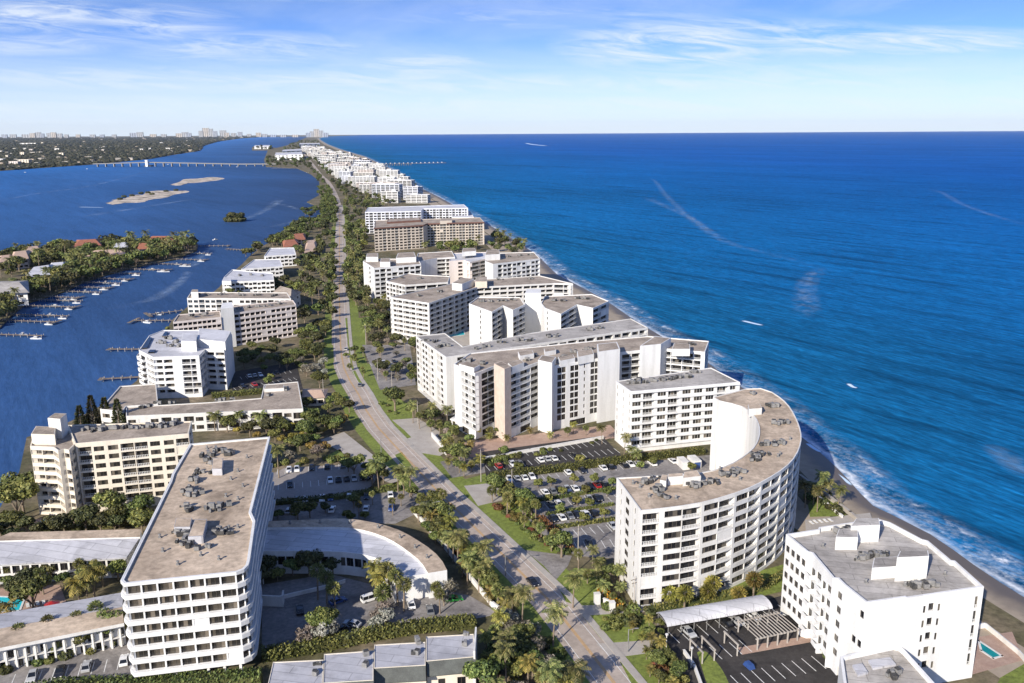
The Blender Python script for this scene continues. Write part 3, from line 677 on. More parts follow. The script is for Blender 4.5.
# ---- twin towers with stepped balconies
b = Building('twin_tower_condo', 'white condo of two stepped halves joined by a tall blank white core', wall=WHITEB, roof=TANG, seed=71, shut=.02)
b.volume(R([(469, 303.5), (492, 312), (503, 305.5), (513, 310), (525, 304.5), (520, 297), (478, 297)], 25), 25, 7, ['SwS', 'LL', 'S', 'LL', 'S', 'WWW', 'S'], ghgt=3, top=.9)
b.volume(R([(541, 303), (545, 308), (561, 314), (577, 304.5), (593, 308), (609, 301), (592, 294), (545, 296)], 25), 25, 7, ['S', 'wSS', 'LL', 'S', 'LL', 'LL', 'WWW', 'S'], ghgt=3, top=.9)
t = MB(); t.prism(R([(525, 293), (541, 293), (541, 289), (527, 289)], 29.5), 0, 29.5); b.shift(t.build('lift_core', WHITEB, b.root))
t = MB(); t.prism(R([(525, 317), (541, 314), (541, 310), (526, 312)], 15), 0, 15); b.shift(t.build('link_block', WHITEB, b.root))
b.ac([(482, 302), (489, 302), (498, 301), (506, 301), (514, 300), (556, 301), (564, 301), (578, 299), (585, 299)], 24.6, 4, 2.4); b.done()

# ---- V-shaped condo
b = Building('v_shaped_condo', 'V-shaped grey-banded condo with brown-grey gravel roof between the twin halves and the road', wall=GREYW, roof=TANG, seed=73, glass=GLASS, shut=.02)
b.volume(R([(390, 297), (429, 303), (477, 287), (554, 283), (573, 283.5), (540, 275.5), (486, 279), (466, 280.5)], 24.5), 24.5, 8, ['(BBT)3', '(TLL)4', '(BBT)5', 'LL', 'LLLL', '(LL)4', 'LL', '(LLT)5'], top=.8)
b.ac([(420, 296), (440, 292), (460, 287), (470, 284), (500, 280), (530, 279)], 24, 4, 3)
b.penthouse([(452, 283), (462, 284), (474, 279), (462, 277.5)], 24.4, 4, WHITEB); b.penthouse([(475, 281.5), (487, 281.5), (487, 276.5), (476, 277)], 24.4, 3.6, BEIGE); b.done()
bld('white_wing_condo', 'low white-fronted condo wing tucked behind the V-shaped condo on its road side', [(386, 281), (405, 285), (448, 282), (450, 276), (425, 275), (408, 273)], 22.5, 7, ['(WL)3', 'LLLL', 'W', 'LL', 'LL', 'WL'], wall=WHITE, roof=TANG, seed=74, ac=[(400, 278), (420, 279)])

# ---- white complex beyond
b = bld('white_complex', 'white corner block with grey-brown roof, road-side part of the white complex', [(363, 261), (374, 268), (421, 264), (418, 258.5), (367, 259)], 24, 7, ['SLS', '(WL)4', 'S', 'WWW', 'S'], wall=WHITEB, roof=TANG, seed=75, done=False)
b.penthouse([(366, 257), (378, 257), (378, 253), (367, 253.5)], 24, 3); b.penthouse([(396, 258), (416, 257), (414, 252), (398, 253)], 24, 3.5); b.penthouse([(380, 262), (390, 262), (390, 258), (381, 258)], 24, 3); b.done()
bld('white_complex', 'plain white blank-walled block in the middle of the white complex', [(415, 262), (437, 258), (455, 257), (452, 251), (418, 253)], 23, 7, ['SS', 'LL', 'S', 'WW', 'S'], wall=WHITEB, roof=TANG, seed=76)
bld('white_complex', 'pale beige block with a narrow courtyard inside the white complex', [(449, 261), (464, 260), (470, 262), (490, 258), (486, 252), (452, 253)], 22, 7, ['SW', 'SL', 'LL', 'S', 'S', 'S'], wall=PINKISH, roof=WROOF, seed=77)
b = bld('white_complex', 'widest block of the white complex, with five bays of balconies near the sea', [(485, 261), (493, 264), (540, 258.5), (534, 252), (490, 253)], 24, 7, ['S', 'SL(WL)4', 'LL', 'WWW', 'S'], wall=WHITEB, roof=TANG, seed=78, done=False, ac=[(510, 257), (520, 256), (530, 255)])
b.penthouse([(462, 252), (476, 251), (475, 248), (463, 248)], 24, 3); b.penthouse([(485, 255), (500, 254), (499, 249.5), (487, 250)], 24, 4); b.done()
bld('white_complex', 'small white pavilion block at the seaward back corner of the white complex', [(544, 285), (552, 284), (550, 279), (545, 279.5)], 18, 5, ['S', 'S', 'S', 'S'], wall=WHITEB, roof=WROOF, seed=79)

# ---- beige slab and bluish slab
b = bld('beige_slab', 'long beige condo slab with red-brown cornice, facing the camera across the whole island', [(374, 228), (423, 225), (427, 223.5), (484, 222), (480, 217.5), (375, 220.5)], 24.5, 8, ['(WWL)4', 'S', '(WLL)6', 'LLL', '(WL)8', 'S'], wall=BEIGE, roof=TANG, seed=81, shut=.01, done=False)
cn = MB(); p = R([(374, 228), (423, 225), (427, 223.5), (484, 222)], 24.5)
for a, c in zip(p, p[1:]):
    u = (c - a).normalized(); m_ = (a + c) / 2 + Vector((u.y, -u.x, 0)) * .4; cn.box((m_.x, m_.y, 23.4), (c - a).length + .5, .8, 1.3, math.atan2(u.y, u.x))
b.shift(cn.build('cornice', REDB, b.root)); b.penthouse([(387, 222), (421, 220), (420, 217.5), (388, 219)], 24, 2.0, REDB); b.penthouse([(440, 221), (452, 220.5), (452, 218), (441, 218.5)], 24, 3); b.done()
bld('blue_white_slab', 'pale bluish-white condo slab rising just behind the beige slab', [(365, 212), (421, 211), (423, 208.5), (468, 208), (464, 204.5), (368, 207.5)], 26, 8, ['(WL)7', 'S', '(WL)7', 'LL', '(WL)8', 'S'], wall=LAV, roof=WROOF, seed=82, shut=.01)
bld('white_terrace_block', 'white terraced end block on the beach beside the beige slab', [(452, 217), (474, 217.5), (470, 211), (455, 210.5)], 17, 5, ['LLL', 'LL', 'WW', 'S'], wall=WHITEB, roof=WROOF, seed=83)

# ---- the crowded row of blocks farther up the island
bnds = [(205, 390, 434), (196, 369, 422), (188, 353, 411), (180, 341, 401), (172, 332, 387), (164, 325, 371), (157, 319, 357), (151, 315, 336)]
rows = []; rg = random.Random(91)
y0, y1 = G(0, 205).y, G(0, 150.5).y
yy = y0; k = 0
while yy < y1:
    vy = proj((0, yy, 0))[1]
    for (ya, la, ra), (yb, lb, rb) in zip(bnds, bnds[1:]):
        if yb <= proj((-400, yy, 0))[1] + 1.3 <= ya + 3:
            t = (ya - vy) / (ya - yb); t = min(max(t, 0), 1); xl, xr = la + (lb - la) * t, ra + (rb - ra) * t; break
    sc = F / (yy * 1.02); X0 = G(xl, vy).x; X1 = G(xr, vy).x
    x = X0 + rg.uniform(0, 12)
    while x < X1 - 14:
        w = rg.uniform(24, 60); w = min(w, X1 - x)
        rows.append((x, yy + rg.uniform(-8, 8), w, rg.uniform(14, 22), rg.choice((11, 14, 17, 20, 23, 25)), (x - X0) / max(1, X1 - X0))); x += w + rg.uniform(5, 15)
    yy += rg.uniform(48, 75) * (1 + (yy - y0) / 5000)
rows.sort(key=lambda r: r[1])
cls = {}
WM = [('white', WHITEB), ('white', WHITEB), ('white', WHITEB), ('grey', GREYW), ('white', WHITEB), ('pinkish', PINKISH), ('lavender', LAV)]
for i, (x, y, w, d, h, t) in enumerate(rows):
    cn_, wm = WM[rg.randrange(7)]
    where = 'seafront' if t > .6 else 'inland' if t < .3 else 'middle'
    far = 'short of the fishing pier' if y < 3300 else 'beyond the fishing pier'
    key = (cn_, where, far, 'tall' if h > 15 else 'low'); cls[key] = cls.get(key, 0) + 1
    a = -.20 + rg.uniform(-.05, .05); co, si = math.cos(a), math.sin(a)
    pts = [Vector((x + w / 2 + u * co - v * si, y + u * si + v * co, 0)) for u, v in ((-w / 2, -d / 2), (w / 2, -d / 2), (w / 2, d / 2), (-w / 2, d / 2))]
    nf = max(2, round(h / 3))
    b = Building('apartment_block', f'{ORDN[cls[key] - 1]} {key[3]} {cn_} {where} block {far}, counted from the near end', group='pale blocks crowding the far shore', wall=wm, roof=rg.choice((WROOF, TANG, TANG, GREYR, LROOF)), seed=100 + i, maxwin=14, shut=0)
    nb = max(2, round(w / 9)); e = rg.choice(('R', 'R', 'L', 'B')) 
    b.volume(pts, h, nf if y < 3000 else max(2, nf // 2), [f'({e}T){nb}', 'RTR', f'(R){nb}', 'RTR'], top=.8)
    if rg.random() < .7:
        c = pts[0].lerp(pts[2], rg.uniform(.3, .7)); t_ = MB(); t_.box((0, 0, 0), rg.uniform(4, 9), 5, rg.uniform(2, 4)); o = t_.build('penthouse', wm, b.root); o.location = Vector((c.x, c.y, h - .5)) - b.org
    b.done()
# ------------------------------------------------------------------ shorelines
SEA = -1.2
EPX = [(1024, 598), (983, 572), (935, 537), (900, 519), (869, 504), (842, 473), (816, 449), (790, 428), (760, 400), (728, 378), (696, 354), (666, 339), (637, 322), (602, 298), (573, 283), (556, 274), (538, 256), (516, 241), (496, 229), (466, 212), (439, 197), (418.6, 187), (391.6, 169), (364.7, 156.5), (341, 149.5), (328, 144.5), (322, 141), (319, 138.5)]
EW = [G(x, y, SEA) for x, y in EPX]
EW = [Vector((215, -400, 0)), Vector((175, 60, 0)), Vector((150, 165, 0))] + EW
EW.sort(key=lambda p: p.y)
YEND = 42000.0
EW.append(Vector((EW[-1].x - 4500, YEND, 0)))
def east(y):
    for a, b in zip(EW, EW[1:]):
        if a.y <= y <= b.y: return a.x + (b.x - a.x) * (y - a.y) / (b.y - a.y)
    return EW[-1].x
WPX = [(0, 512), (20, 474), (27, 440), (62, 428), (95, 412), (120, 396), (137, 383), (150, 360), (165, 335), (172, 322), (188, 308), (207, 299), (219, 289), (229, 277), (242, 265.5), (250, 257), (263, 247), (285, 234.5), (300, 226), (322, 214), (319, 207.6), (307, 202.5), (319, 196), (320, 190), (319, 181), (311, 174.5), (297, 168.5), (266, 167), (264, 160), (268, 150), (285, 146), (298, 141.5), (304, 138.5)]
WW = [G(x, y, SEA) for x, y in WPX]
WW = [Vector((-230, -400, 0)), Vector((-185, 120, 0)), Vector((-190, 240, 0))] + WW
DW = WW[-1]

def poly(name, pts, m, z=0.0, kind='structure', skirt=None):
    b = MB(); b.face([(p[0], p[1], z) for p in pts], 0)
    if skirt is not None:
        n = len(pts)
        for i in range(n):
            a, c = pts[i], pts[(i + 1) % n]; b.face([(a[0], a[1], skirt), (c[0], c[1], skirt), (c[0], c[1], z), (a[0], a[1], z)], 0)
    return tag(b.build(name, m), kind=kind)

# land: one sheet from the seawall of the lagoon to the head of the beach
def ysteps(a, b, s0, g):
    out = []; y = a
    while y < b: out.append(y); y += s0 + max(0, y) * g
    return out + [b]
land = [Vector((p.x, p.y, 0)) for p in WW] + [Vector((EW[-1].x - 900, YEND, 0))]
east_side = [Vector((east(y) - 9 - min(12, y * .02), y, 0)) for y in reversed(ysteps(-400, EW[-2].y, 25, .03))]
poly('ground', list(reversed(land + [Vector((EW[-1].x - 30, YEND, 0))] + east_side)), SOIL, 0.0, skirt=-3)

# beach: sloping sand from the land's edge down under the water
def sand_mat():
    m, nt, b = nodes('beach_sand')
    at = nt.nodes.new('ShaderNodeAttribute'); at.attribute_name = 'shore'
    n = noise(nt, wpos(nt), .12, 5)
    d = math_(nt, 'ADD', at.outputs['Fac'], math_(nt, 'MULTIPLY', math_(nt, 'SUBTRACT', n, .5), 7))
    dry = ramp(nt, noise(nt, wpos(nt), .3, 6, .7), [(.3, (.36, .30, .23)), (.7, (.27, .22, .165))])
    wet = math_(nt, 'SMOOTH_MIN', 1, math_(nt, 'MULTIPLY_ADD', d, .2, 1.55, clamp=True), .2)
    col = mixc(nt, wet, dry.outputs[0], (.115, .095, .078)); nt.links.new(col, b.inputs['Base Color'])
    nt.links.new(math_(nt, 'MULTIPLY_ADD', wet, -.45, .95), b.inputs['Roughness']); return m
ys = ysteps(-300, EW[-2].y, 6, .018); prof = [(-32, .05), (-20, .04), (-12, -.15), (-6, -.7), (0, -1.18), (6, -1.7)]
sv, sf, sa = [], [], []
for y in ys:
    k = 1 + min(.25, y * .0012)
    for d, z in prof: sv.append((east(y) + d * (k if d < 0 else 1) , y, z)); sa.append(float(d))
for i in range(len(ys) - 1):
    for j in range(5):
        a = i * 6 + j; sf.append((a, a + 1, a + 7, a + 6))
me = bpy.data.meshes.new('beach'); me.from_pydata(sv, [], sf); me.attributes.new('shore', 'FLOAT', 'POINT').data.foreach_set('value', sa); me.materials.append(sand_mat())
tag(link('beach', me), kind='structure')

# ------------------------------------------------------------------ water
WAVE = 56      # crests run down-wind to the shore, seen from above
def water_mat(name, near, deep, far, foam, spec, p1=.10, p2=.4):
    m, nt, b = nodes(name)
    at = nt.nodes.new('ShaderNodeAttribute'); at.attribute_name = 'shore'; d = at.outputs['Fac']
    rot = math.radians(WAVE)
    swell = noise(nt, wpos(nt, (.007, .075, .05), rot), 1.0, 4, .5, .35)
    chop = noise(nt, wpos(nt, (.07, .40, .2), math.radians(WAVE + 6)), 1.0, 4, .65, .3)
    big = noise(nt, wpos(nt, (.0009, .0032, 1), math.radians(WAVE - 14)), 1.0, 5, .6, .5)
    dd = math_(nt, 'ADD', d, math_(nt, 'MULTIPLY', math_(nt, 'SUBTRACT', big, .5), 260))
    base = ramp(nt, math_(nt, 'DIVIDE', dd, 1600, clamp=True), [(0, near), (p1, tuple(x * .55 + y * .45 for x, y in zip(near, deep))), (p2, deep), (1, far)])
    t = ramp(nt, swell, [(.30, .58), (.44, .95), (.56, 1.0), (.74, 1.28)]); t2 = ramp(nt, chop, [(.28, .60), (.5, 1.0), (.74, 1.6)])
    if not foam:      # sheltered water: flatter
        t2 = ramp(nt, chop, [(.28, .84), (.5, 1.0), (.74, 1.2)]); t = ramp(nt, swell, [(.30, .86), (.5, 1.0), (.74, 1.1)])
    t3 = ramp(nt, big, [(.3, .82), (.7, 1.2)])
    col = mixc(nt, 1, base.outputs[0], t.outputs[0], 'MULTIPLY'); col = mixc(nt, 1, col, t2.outputs[0], 'MULTIPLY'); col = mixc(nt, 1, col, t3.outputs[0], 'MULTIPLY')
    rip = ramp(nt, noise(nt, wpos(nt, (.22, .85, .3), math.radians(WAVE + 2)), 1.0, 3, .6, .2), [(.3, .72 if foam else .88), (.5, 1), (.72, 1.4 if foam else 1.12)]); col = mixc(nt, 1, col, rip.outputs[0], 'MULTIPLY')
    rgh = .34
    if foam:
        # breakers: ragged bands of froth that follow the shore
        n1 = noise(nt, wpos(nt), .055, 6, .68); n2 = noise(nt, wpos(nt), .5, 5, .7)
        def band(c, w, amp):
            e = math_(nt, 'ADD', d, math_(nt, 'MULTIPLY', math_(nt, 'SUBTRACT', n1, .5), amp))
            return math_(nt, 'SUBTRACT', 1, math_(nt, 'DIVIDE', math_(nt, 'ABSOLUTE', math_(nt, 'SUBTRACT', e, c)), w), clamp=True)
        wash = math_(nt, 'MULTIPLY', math_(nt, 'SUBTRACT', 1, math_(nt, 'DIVIDE', d, 19), clamp=True), ramp(nt, math_(nt, 'ADD', math_(nt, 'MULTIPLY', n2, .6), math_(nt, 'MULTIPLY', n1, .5)), [(.48, 0), (.66, 1)]).outputs[0])
        n0 = ramp(nt, noise(nt, wpos(nt), .011, 3, .6), [(.42, .15), (.62, 1)]).outputs[0]
        f = math_(nt, 'MAXIMUM', math_(nt, 'MULTIPLY', band(1, 3.0, 12), n0), math_(nt, 'MULTIPLY', band(15, 3.0, 30), ramp(nt, n1, [(.53, 0), (.64, 1)]).outputs[0]))
        f = math_(nt, 'MAXIMUM', f, math_(nt, 'MULTIPLY', wash, .5))
        f = math_(nt, 'MULTIPLY', f, math_(nt, 'MULTIPLY_ADD', n2, 1.4, .1, clamp=True))
        col = mixc(nt, f, col, (.80, .84, .88))
        rg_ = math_(nt, 'MULTIPLY_ADD', f, .4, rgh); nt.links.new(rg_, b.inputs['Roughness'])
    else: b.inputs['Roughness'].default_value = rgh
    nt.links.new(col, b.inputs['Base Color'])
    b.inputs['Specular IOR Level'].default_value = spec; b.inputs['IOR'].default_value = 1.33
    bp = nt.nodes.new('ShaderNodeBump'); bp.inputs['Strength'].default_value = .55 if foam else .3; bp.inputs['Distance'].default_value = 1.6
    h = math_(nt, 'ADD', math_(nt, 'MULTIPLY', swell, 1.1), math_(nt, 'MULTIPLY', chop, .55)); nt.links.new(h, bp.inputs['Height']); nt.links.new(bp.outputs[0], b.inputs['Normal'])
    # wind-roughened water: mostly light scattered back from below, a little blue-tinted sheen on top
    b.inputs['Specular IOR Level'].default_value = 0
    gl = nt.nodes.new('ShaderNodeBsdfGlossy'); gl.inputs['Color'].default_value = (.35, .62, .95, 1); gl.inputs['Roughness'].default_value = .38; nt.links.new(bp.outputs[0], gl.inputs['Normal'])
    ms = nt.nodes.new('ShaderNodeMixShader'); ms.inputs[0].default_value = spec; nt.links.new(b.outputs[0], ms.inputs[1]); nt.links.new(gl.outputs[0], ms.inputs[2]); nt.links.new(ms.outputs[0], nt.nodes['Material Output'].inputs['Surface'])
    return m
SEAM = water_mat('ocean_water', (.005, .104, .235), (.004, .097, .305), (.004, .088, .335), True, .045)
LAGM = water_mat('lagoon_water', (.030, .044, .082), (.030, .105, .275), (.020, .15, .44), False, .10, .17, .5)
def water(name, ys, ds, edge, sgn, m):
    v, f, at = [], [], []
    for y in ys:
        for d in ds: v.append((edge(y) + sgn * d, y, SEA)); at.append(float(d))
    n = len(ds)
    for i in range(len(ys) - 1):
        for j in range(n - 1):
            a = i * n + j; q = (a, a + 1, a + n + 1, a + n); f.append(q if sgn > 0 else q[::-1])
    me = bpy.data.meshes.new(name); me.from_pydata(v, [], f); me.attributes.new('shore', 'FLOAT', 'POINT').data.foreach_set('value', at); me.materials.append(m)
    return tag(link(name, me), kind='structure')
ysea = ysteps(-400, YEND, 12, .03)
ds = [-4, 0, 4, 8, 14, 22, 34, 50, 80, 120, 180, 260, 400, 600, 900, 1400, 2200, 3600, 6000, 10000, 18000, 30000, 48000]
water('ocean', ysea, ds, east, 1, SEAM)
def mid(y): return east(y) - 45 - min(60, max(0, y) * .05)
water('lagoon', ysea, [0, 100, 200, 300, 420, 560, 750, 1000, 1400, 2000, 3500, 6000, 12000, 24000, 40000], mid, -1, LAGM)

# slicks, wakes and breaking crests: thin ragged froth lying on the water
def froth_mat(name, dens, scale, strength):
    m, nt, b = nodes(name)
    at = nt.nodes.new('ShaderNodeAttribute'); at.attribute_name = 'edge'
    n = noise(nt, wpos(nt, (1, .55, 1), .3), scale, 6, .7)
    a = math_(nt, 'MULTIPLY', math_(nt, 'MULTIPLY', math_(nt, 'SUBTRACT', n, 1 - dens), 5, clamp=True), math_(nt, 'MULTIPLY', at.outputs['Fac'], strength))
    b.inputs['Base Color'].default_value = (.52, .68, .86, 1); b.inputs['Roughness'].default_value = .8
    nt.links.new(a, b.inputs['Alpha']); return m
FR_SOFT = froth_mat('surface_slick', .58, .13, .19); FR_HARD = froth_mat('white_froth', .85, .5, 1.6); FR_WAKE = froth_mat('old_wake', .58, .05, .20)
def froth(px, w0, w1, m, n=40, z=.05, name='sea_foam'):
    pts = spline([G(x, y, SEA) for x, y in px], n); v, f, at = [], [], []
    for i, p in enumerate(pts):
        d = (pts[min(i + 1, n - 1)] - pts[max(i - 1, 0)]).normalized(); nrm = Vector((-d.y, d.x, 0)); w = w0 + (w1 - w0) * i / (n - 1)
        for k in range(5):
            s = (k - 2) / 2; v.append((p.x + nrm.x * w * s, p.y + nrm.y * w * s, SEA + z)); at.append((1 - abs(s)) ** .8 * min(1, 6 * i / n, 6 * (n - 1 - i) / n))
    for i in range(n - 1):
        for k in range(4): a = i * 5 + k; f.append((a, a + 5, a + 6, a + 1))
    me = bpy.data.meshes.new(name); me.from_pydata(v, [], f); me.attributes.new('edge', 'FLOAT', 'POINT').data.foreach_set('value', at); me.materials.append(m)
    return tag(link(name, me), kind='stuff')
froth([(648, 177), (656, 182), (664, 193), (676, 205), (690, 218), (712, 234), (735, 245), (775, 255), (806, 264), (826, 270)], 7, 9, FR_SOFT, 80)
froth([(645, 197), (672, 209), (694, 220), (722, 239)], 12, 5, FR_SOFT, z=.08)
froth([(824, 268), (810, 278), (806, 292), (806, 318)], 9, 12, FR_SOFT, z=.11)
froth([(915, 188), (940, 192), (960, 203), (995, 216), (1030, 226)], 8, 8, FR_SOFT, 60)
froth([(742, 320.5), (752, 323), (763, 325.5)], 2.2, 1.8, FR_HARD, 10)
froth([(848, 383.5), (853, 387), (858, 388)], 1.5, 1.3, FR_HARD, 10)
froth([(525, 143), (533, 144.5), (548, 146)], 16, 30, FR_HARD, 10)
froth([(985, 444), (1000, 452), (1024, 466), (1050, 478)], 5, 12, FR_WAKE, 20)
froth([(-30, 207), (40, 193), (95, 185), (160, 168)], 9, 5, FR_WAKE)
froth([(78, 207), (105, 207.5)], 4, 2, FR_HARD, 12); froth([(80, 217), (150, 206), (200, 198)], 14, 6, FR_WAKE, 20)
froth([(192, 262), (182, 280), (150, 300), (100, 310)], 3, 9, FR_WAKE); froth([(210, 246), (200, 258), (185, 276)], 4, 6, FR_WAKE)
froth([(236, 222), (262, 212), (280, 200), (268, 203)], 8, 12, FR_WAKE); froth([(250, 230), (275, 226), (300, 220)], 6, 8, FR_WAKE, z=.08)
froth([(255, 203), (280, 204), (300, 210)], 12, 6, FR_WAKE, z=.1)
for pts, w in (([(806, 443), (815, 449), (822, 453)], 1.6), ([(828, 470), (842, 478), (852, 486)], 1.2)): froth(pts, w, w * .7, FR_HARD, 12, z=.12)

# ------------------------------------------------------------------ sheets: roads, lots, lawns
def sheet(name, px, m, z=.03, block=False, round_=0):
    pts = [G(x, y) for x, y in px]
    if round_: pts = spline(pts + [pts[0]], round_)[:-1]
    if block: forbid(pts)
    a = sum(p.x * q.y - q.x * p.y for p, q in zip(pts, pts[1:] + pts[:1]))
    if a < 0: pts.reverse()
    return poly(name, pts, m, z, skirt=z - .02)
def ribbon(name, pts, a, b, z, m, kerb=0, kind='structure'):
    mb = MB(); n = len(pts); E = []
    for i, p in enumerate(pts):
        d = (pts[min(i + 1, n - 1)] - pts[max(i - 1, 0)]); d.z = 0; d.normalize(); r = Vector((d.y, -d.x, 0)); E.append((p + r * a, p + r * b))
    for (l0, r0), (l1, r1) in zip(E, E[1:]):
        mb.face([(l0.x, l0.y, z), (r0.x, r0.y, z), (r1.x, r1.y, z), (l1.x, l1.y, z)])
        if kerb:
            mb.face([(l1.x, l1.y, z - kerb), (l0.x, l0.y, z - kerb), (l0.x, l0.y, z), (l1.x, l1.y, z)]); mb.face([(r0.x, r0.y, z - kerb), (r1.x, r1.y, z - kerb), (r1.x, r1.y, z), (r0.x, r0.y, z)])
    return tag(mb.build(name, m), kind=kind), E
RPX = [(594.5, 658), (554, 606), (508.6, 560.6), (487, 539), (448, 502), (413, 465), (381, 431), (369.7, 417), (359.4, 396), (350, 381), (344, 368), (341, 351), (340, 330), (339.6, 310), (339.4, 288), (339.4, 262), (339.4, 238), (339.2, 211), (334.8, 194), (328, 182), (320, 174), (312.5, 164), (306, 156), (301, 149.5)]
RW = [G(x, y) for x, y in RPX]; RW = [RW[0] + (RW[0] - RW[1]) * 3] + RW
RS = spline(RW, 260)
_, edges_ = ribbon('road', RS, -5.0, 5.0, .06, ROADM)
forbid([e[0] for e in edges_] + [e[1] for e in reversed(edges_)])
RN = [p for p in RS if p.y < 1500]
ribbon('road_markings', RN, -.32, -.10, .085, ORANGE); ribbon('road_markings', RN, .10, .32, .085, ORANGE)
ribbon('road_markings', RN, -3.55, -3.40, .085, LINE); ribbon('road_markings', RN, 3.40, 3.55, .085, LINE)
_, e2 = ribbon('pavement', RN, 5.0, 6.9, .18, CONC, .14); forbid([e[0] for e in e2] + [e[1] for e in reversed(e2)])
ribbon('grass_verge', RN, -9.5, -5.02, .05, LAWN); ribbon('grass_verge', RN, 6.92, 12.5, .05, LAWN)

sheet('lawn', [(484, 505), (520, 500), (560, 545), (556, 556), (528, 552), (498, 530)], LAWN, .07)
sheet('lawn', [(554, 580), (575, 568), (600, 570), (618, 612), (600, 612), (566, 602)], LAWN, .07)
sheet('lawn', [(582, 616), (640, 612), (662, 632), (630, 643), (602, 640)], LAWN, .07)
sheet('lawn', [(620, 662), (640, 654), (676, 662), (690, 700), (640, 700)], LAWN, .07)
sheet('lawn', [(398, 430), (420, 428), (430, 437), (412, 443)], LAWN, .07, round_=24)
sheet('lawn', [(372, 398), (392, 394), (414, 408), (412, 420), (392, 420)], LAWN, .07)
sheet('lawn', [(450, 480), (470, 483), (472, 495), (458, 490)], LAWN, .07)
sheet('lawn', [(452, 483), (492, 472), (500, 480), (468, 497)], LAWN, .065)
sheet('lawn', [(345, 318), (364, 318), (366, 345), (352, 372), (348, 345)], LAWN, .07); sheet('lawn', [(352, 372), (372, 362), (380, 380), (360, 385)], LAWN, .065)
sheet('lawn', [(327, 345), (333, 345), (334, 362), (322, 364)], LAWN, .07)
sheet('lawn', [(362, 491), (400, 481), (404, 490), (378, 500)], LAWN, .07); sheet('lawn', [(327, 456), (340, 449), (346, 458), (330, 464)], LAWN, .07)
sheet('lawn', [(395, 455), (402, 452), (412, 466), (403, 470)], LAWN, .07)
sheet('lawn', [(808, 505), (818, 490), (842, 508), (846, 516), (810, 517)], LAWN, .07)
sheet('lawn', [(655, 600), (800, 560), (806, 580), (780, 592), (668, 618)], LAWN, .065)
sheet('lawn', [(1000, 678), (1040, 655), (1060, 700), (990, 700)], LAWN, .065)
# side streets and drives
sheet('driveway', [(402, 440), (432, 432), (452, 448), (440, 456), (415, 452)], CONC, .072, True)
sheet('driveway', [(392, 420), (418, 418), (440, 432), (436, 440), (412, 438), (404, 430)], CONC, .074)
sheet('driveway', [(320, 440), (344, 432), (392, 470), (404, 486), (386, 482), (372, 470)], CONC, .07, True)
sheet('driveway', [(464, 486), (512, 481), (521, 496), (478, 506)], CONC, .074, True)
sheet('driveway', [(524, 550), (572, 556), (568, 566), (556, 580), (544, 566)], ASPHG, .074, True)
sheet('driveway', [(572, 606), (640, 604), (646, 612), (582, 616)], CONC, .074, True)
sheet('driveway', [(596, 644), (655, 640), (660, 652), (612, 658)], CONC, .074, True)
sheet('driveway', [(440, 462), (480, 452), (500, 470), (452, 478)], ASPHG, .071, True)
sheet('parking_lot', [(482, 452), (602, 436), (624, 458), (486, 476)], ASPH, .08, True)
sheet('parking_lot', [(494, 480), (648, 462), (710, 455), (712, 475), (616, 490), (630, 560), (576, 556), (548, 540), (510, 500)], ASPHG, .078, True)
sheet('parking_lot', [(650, 628), (790, 594), (850, 672), (850, 720), (720, 720), (694, 688)], ASPH, .08, True)
sheet('parking_lot', [(268, 476), (285, 468), (362, 464), (378, 478), (366, 492), (268, 503)], ASPHL, .08, True)
sheet('parking_lot', [(262, 503), (440, 488), (420, 512), (395, 524), (262, 521)], ASPHG, .078, True)
sheet('parking_lot', [(262, 585), (330, 574), (400, 592), (444, 590), (470, 596), (500, 614), (470, 620), (300, 648), (262, 655)], ASPHG, .078, True)
sheet('parking_lot', [(-20, 700), (-20, 668), (128, 640), (140, 700)], ASPHG, .078, True)
sheet('parking_lot', [(232, 372), (296, 362), (303, 390), (232, 396)], ASPH, .08, True)
sheet('parking_lot', [(362, 345), (410, 345), (416, 385), (380, 390)], ASPHG, .078, True)
sheet('forecourt', [(440, 445), (610, 425), (622, 437), (482, 458), (446, 455)], PAVER, .075, True)
sheet('forecourt', [(738, 648), (820, 634), (824, 640), (742, 655)], PAVER, .1)
sheet('pool_terrace', [(-20, 590), (60, 585), (70, 612), (-20, 622)], PAVER, .075, True)
sheet('pool_terrace', [(805, 520), (870, 513), (874, 524), (806, 534)], CONC, .09, True)
sheet('pool_terrace', [(962, 640), (1012, 632), (1024, 660), (968, 676)], PAVER, .09, True)
sheet('pool_terrace', [(388, 338), (470, 325), (474, 345), (420, 350)], CONC, .09, True)
sheet('pool_terrace', [(30, 520), (90, 514), (92, 522), (34, 528)], PAVER, .09, True)
sheet('lawn', [(697, 653), (705, 651), (722, 670), (730, 692), (712, 694)], LAWN, .11, round_=24)
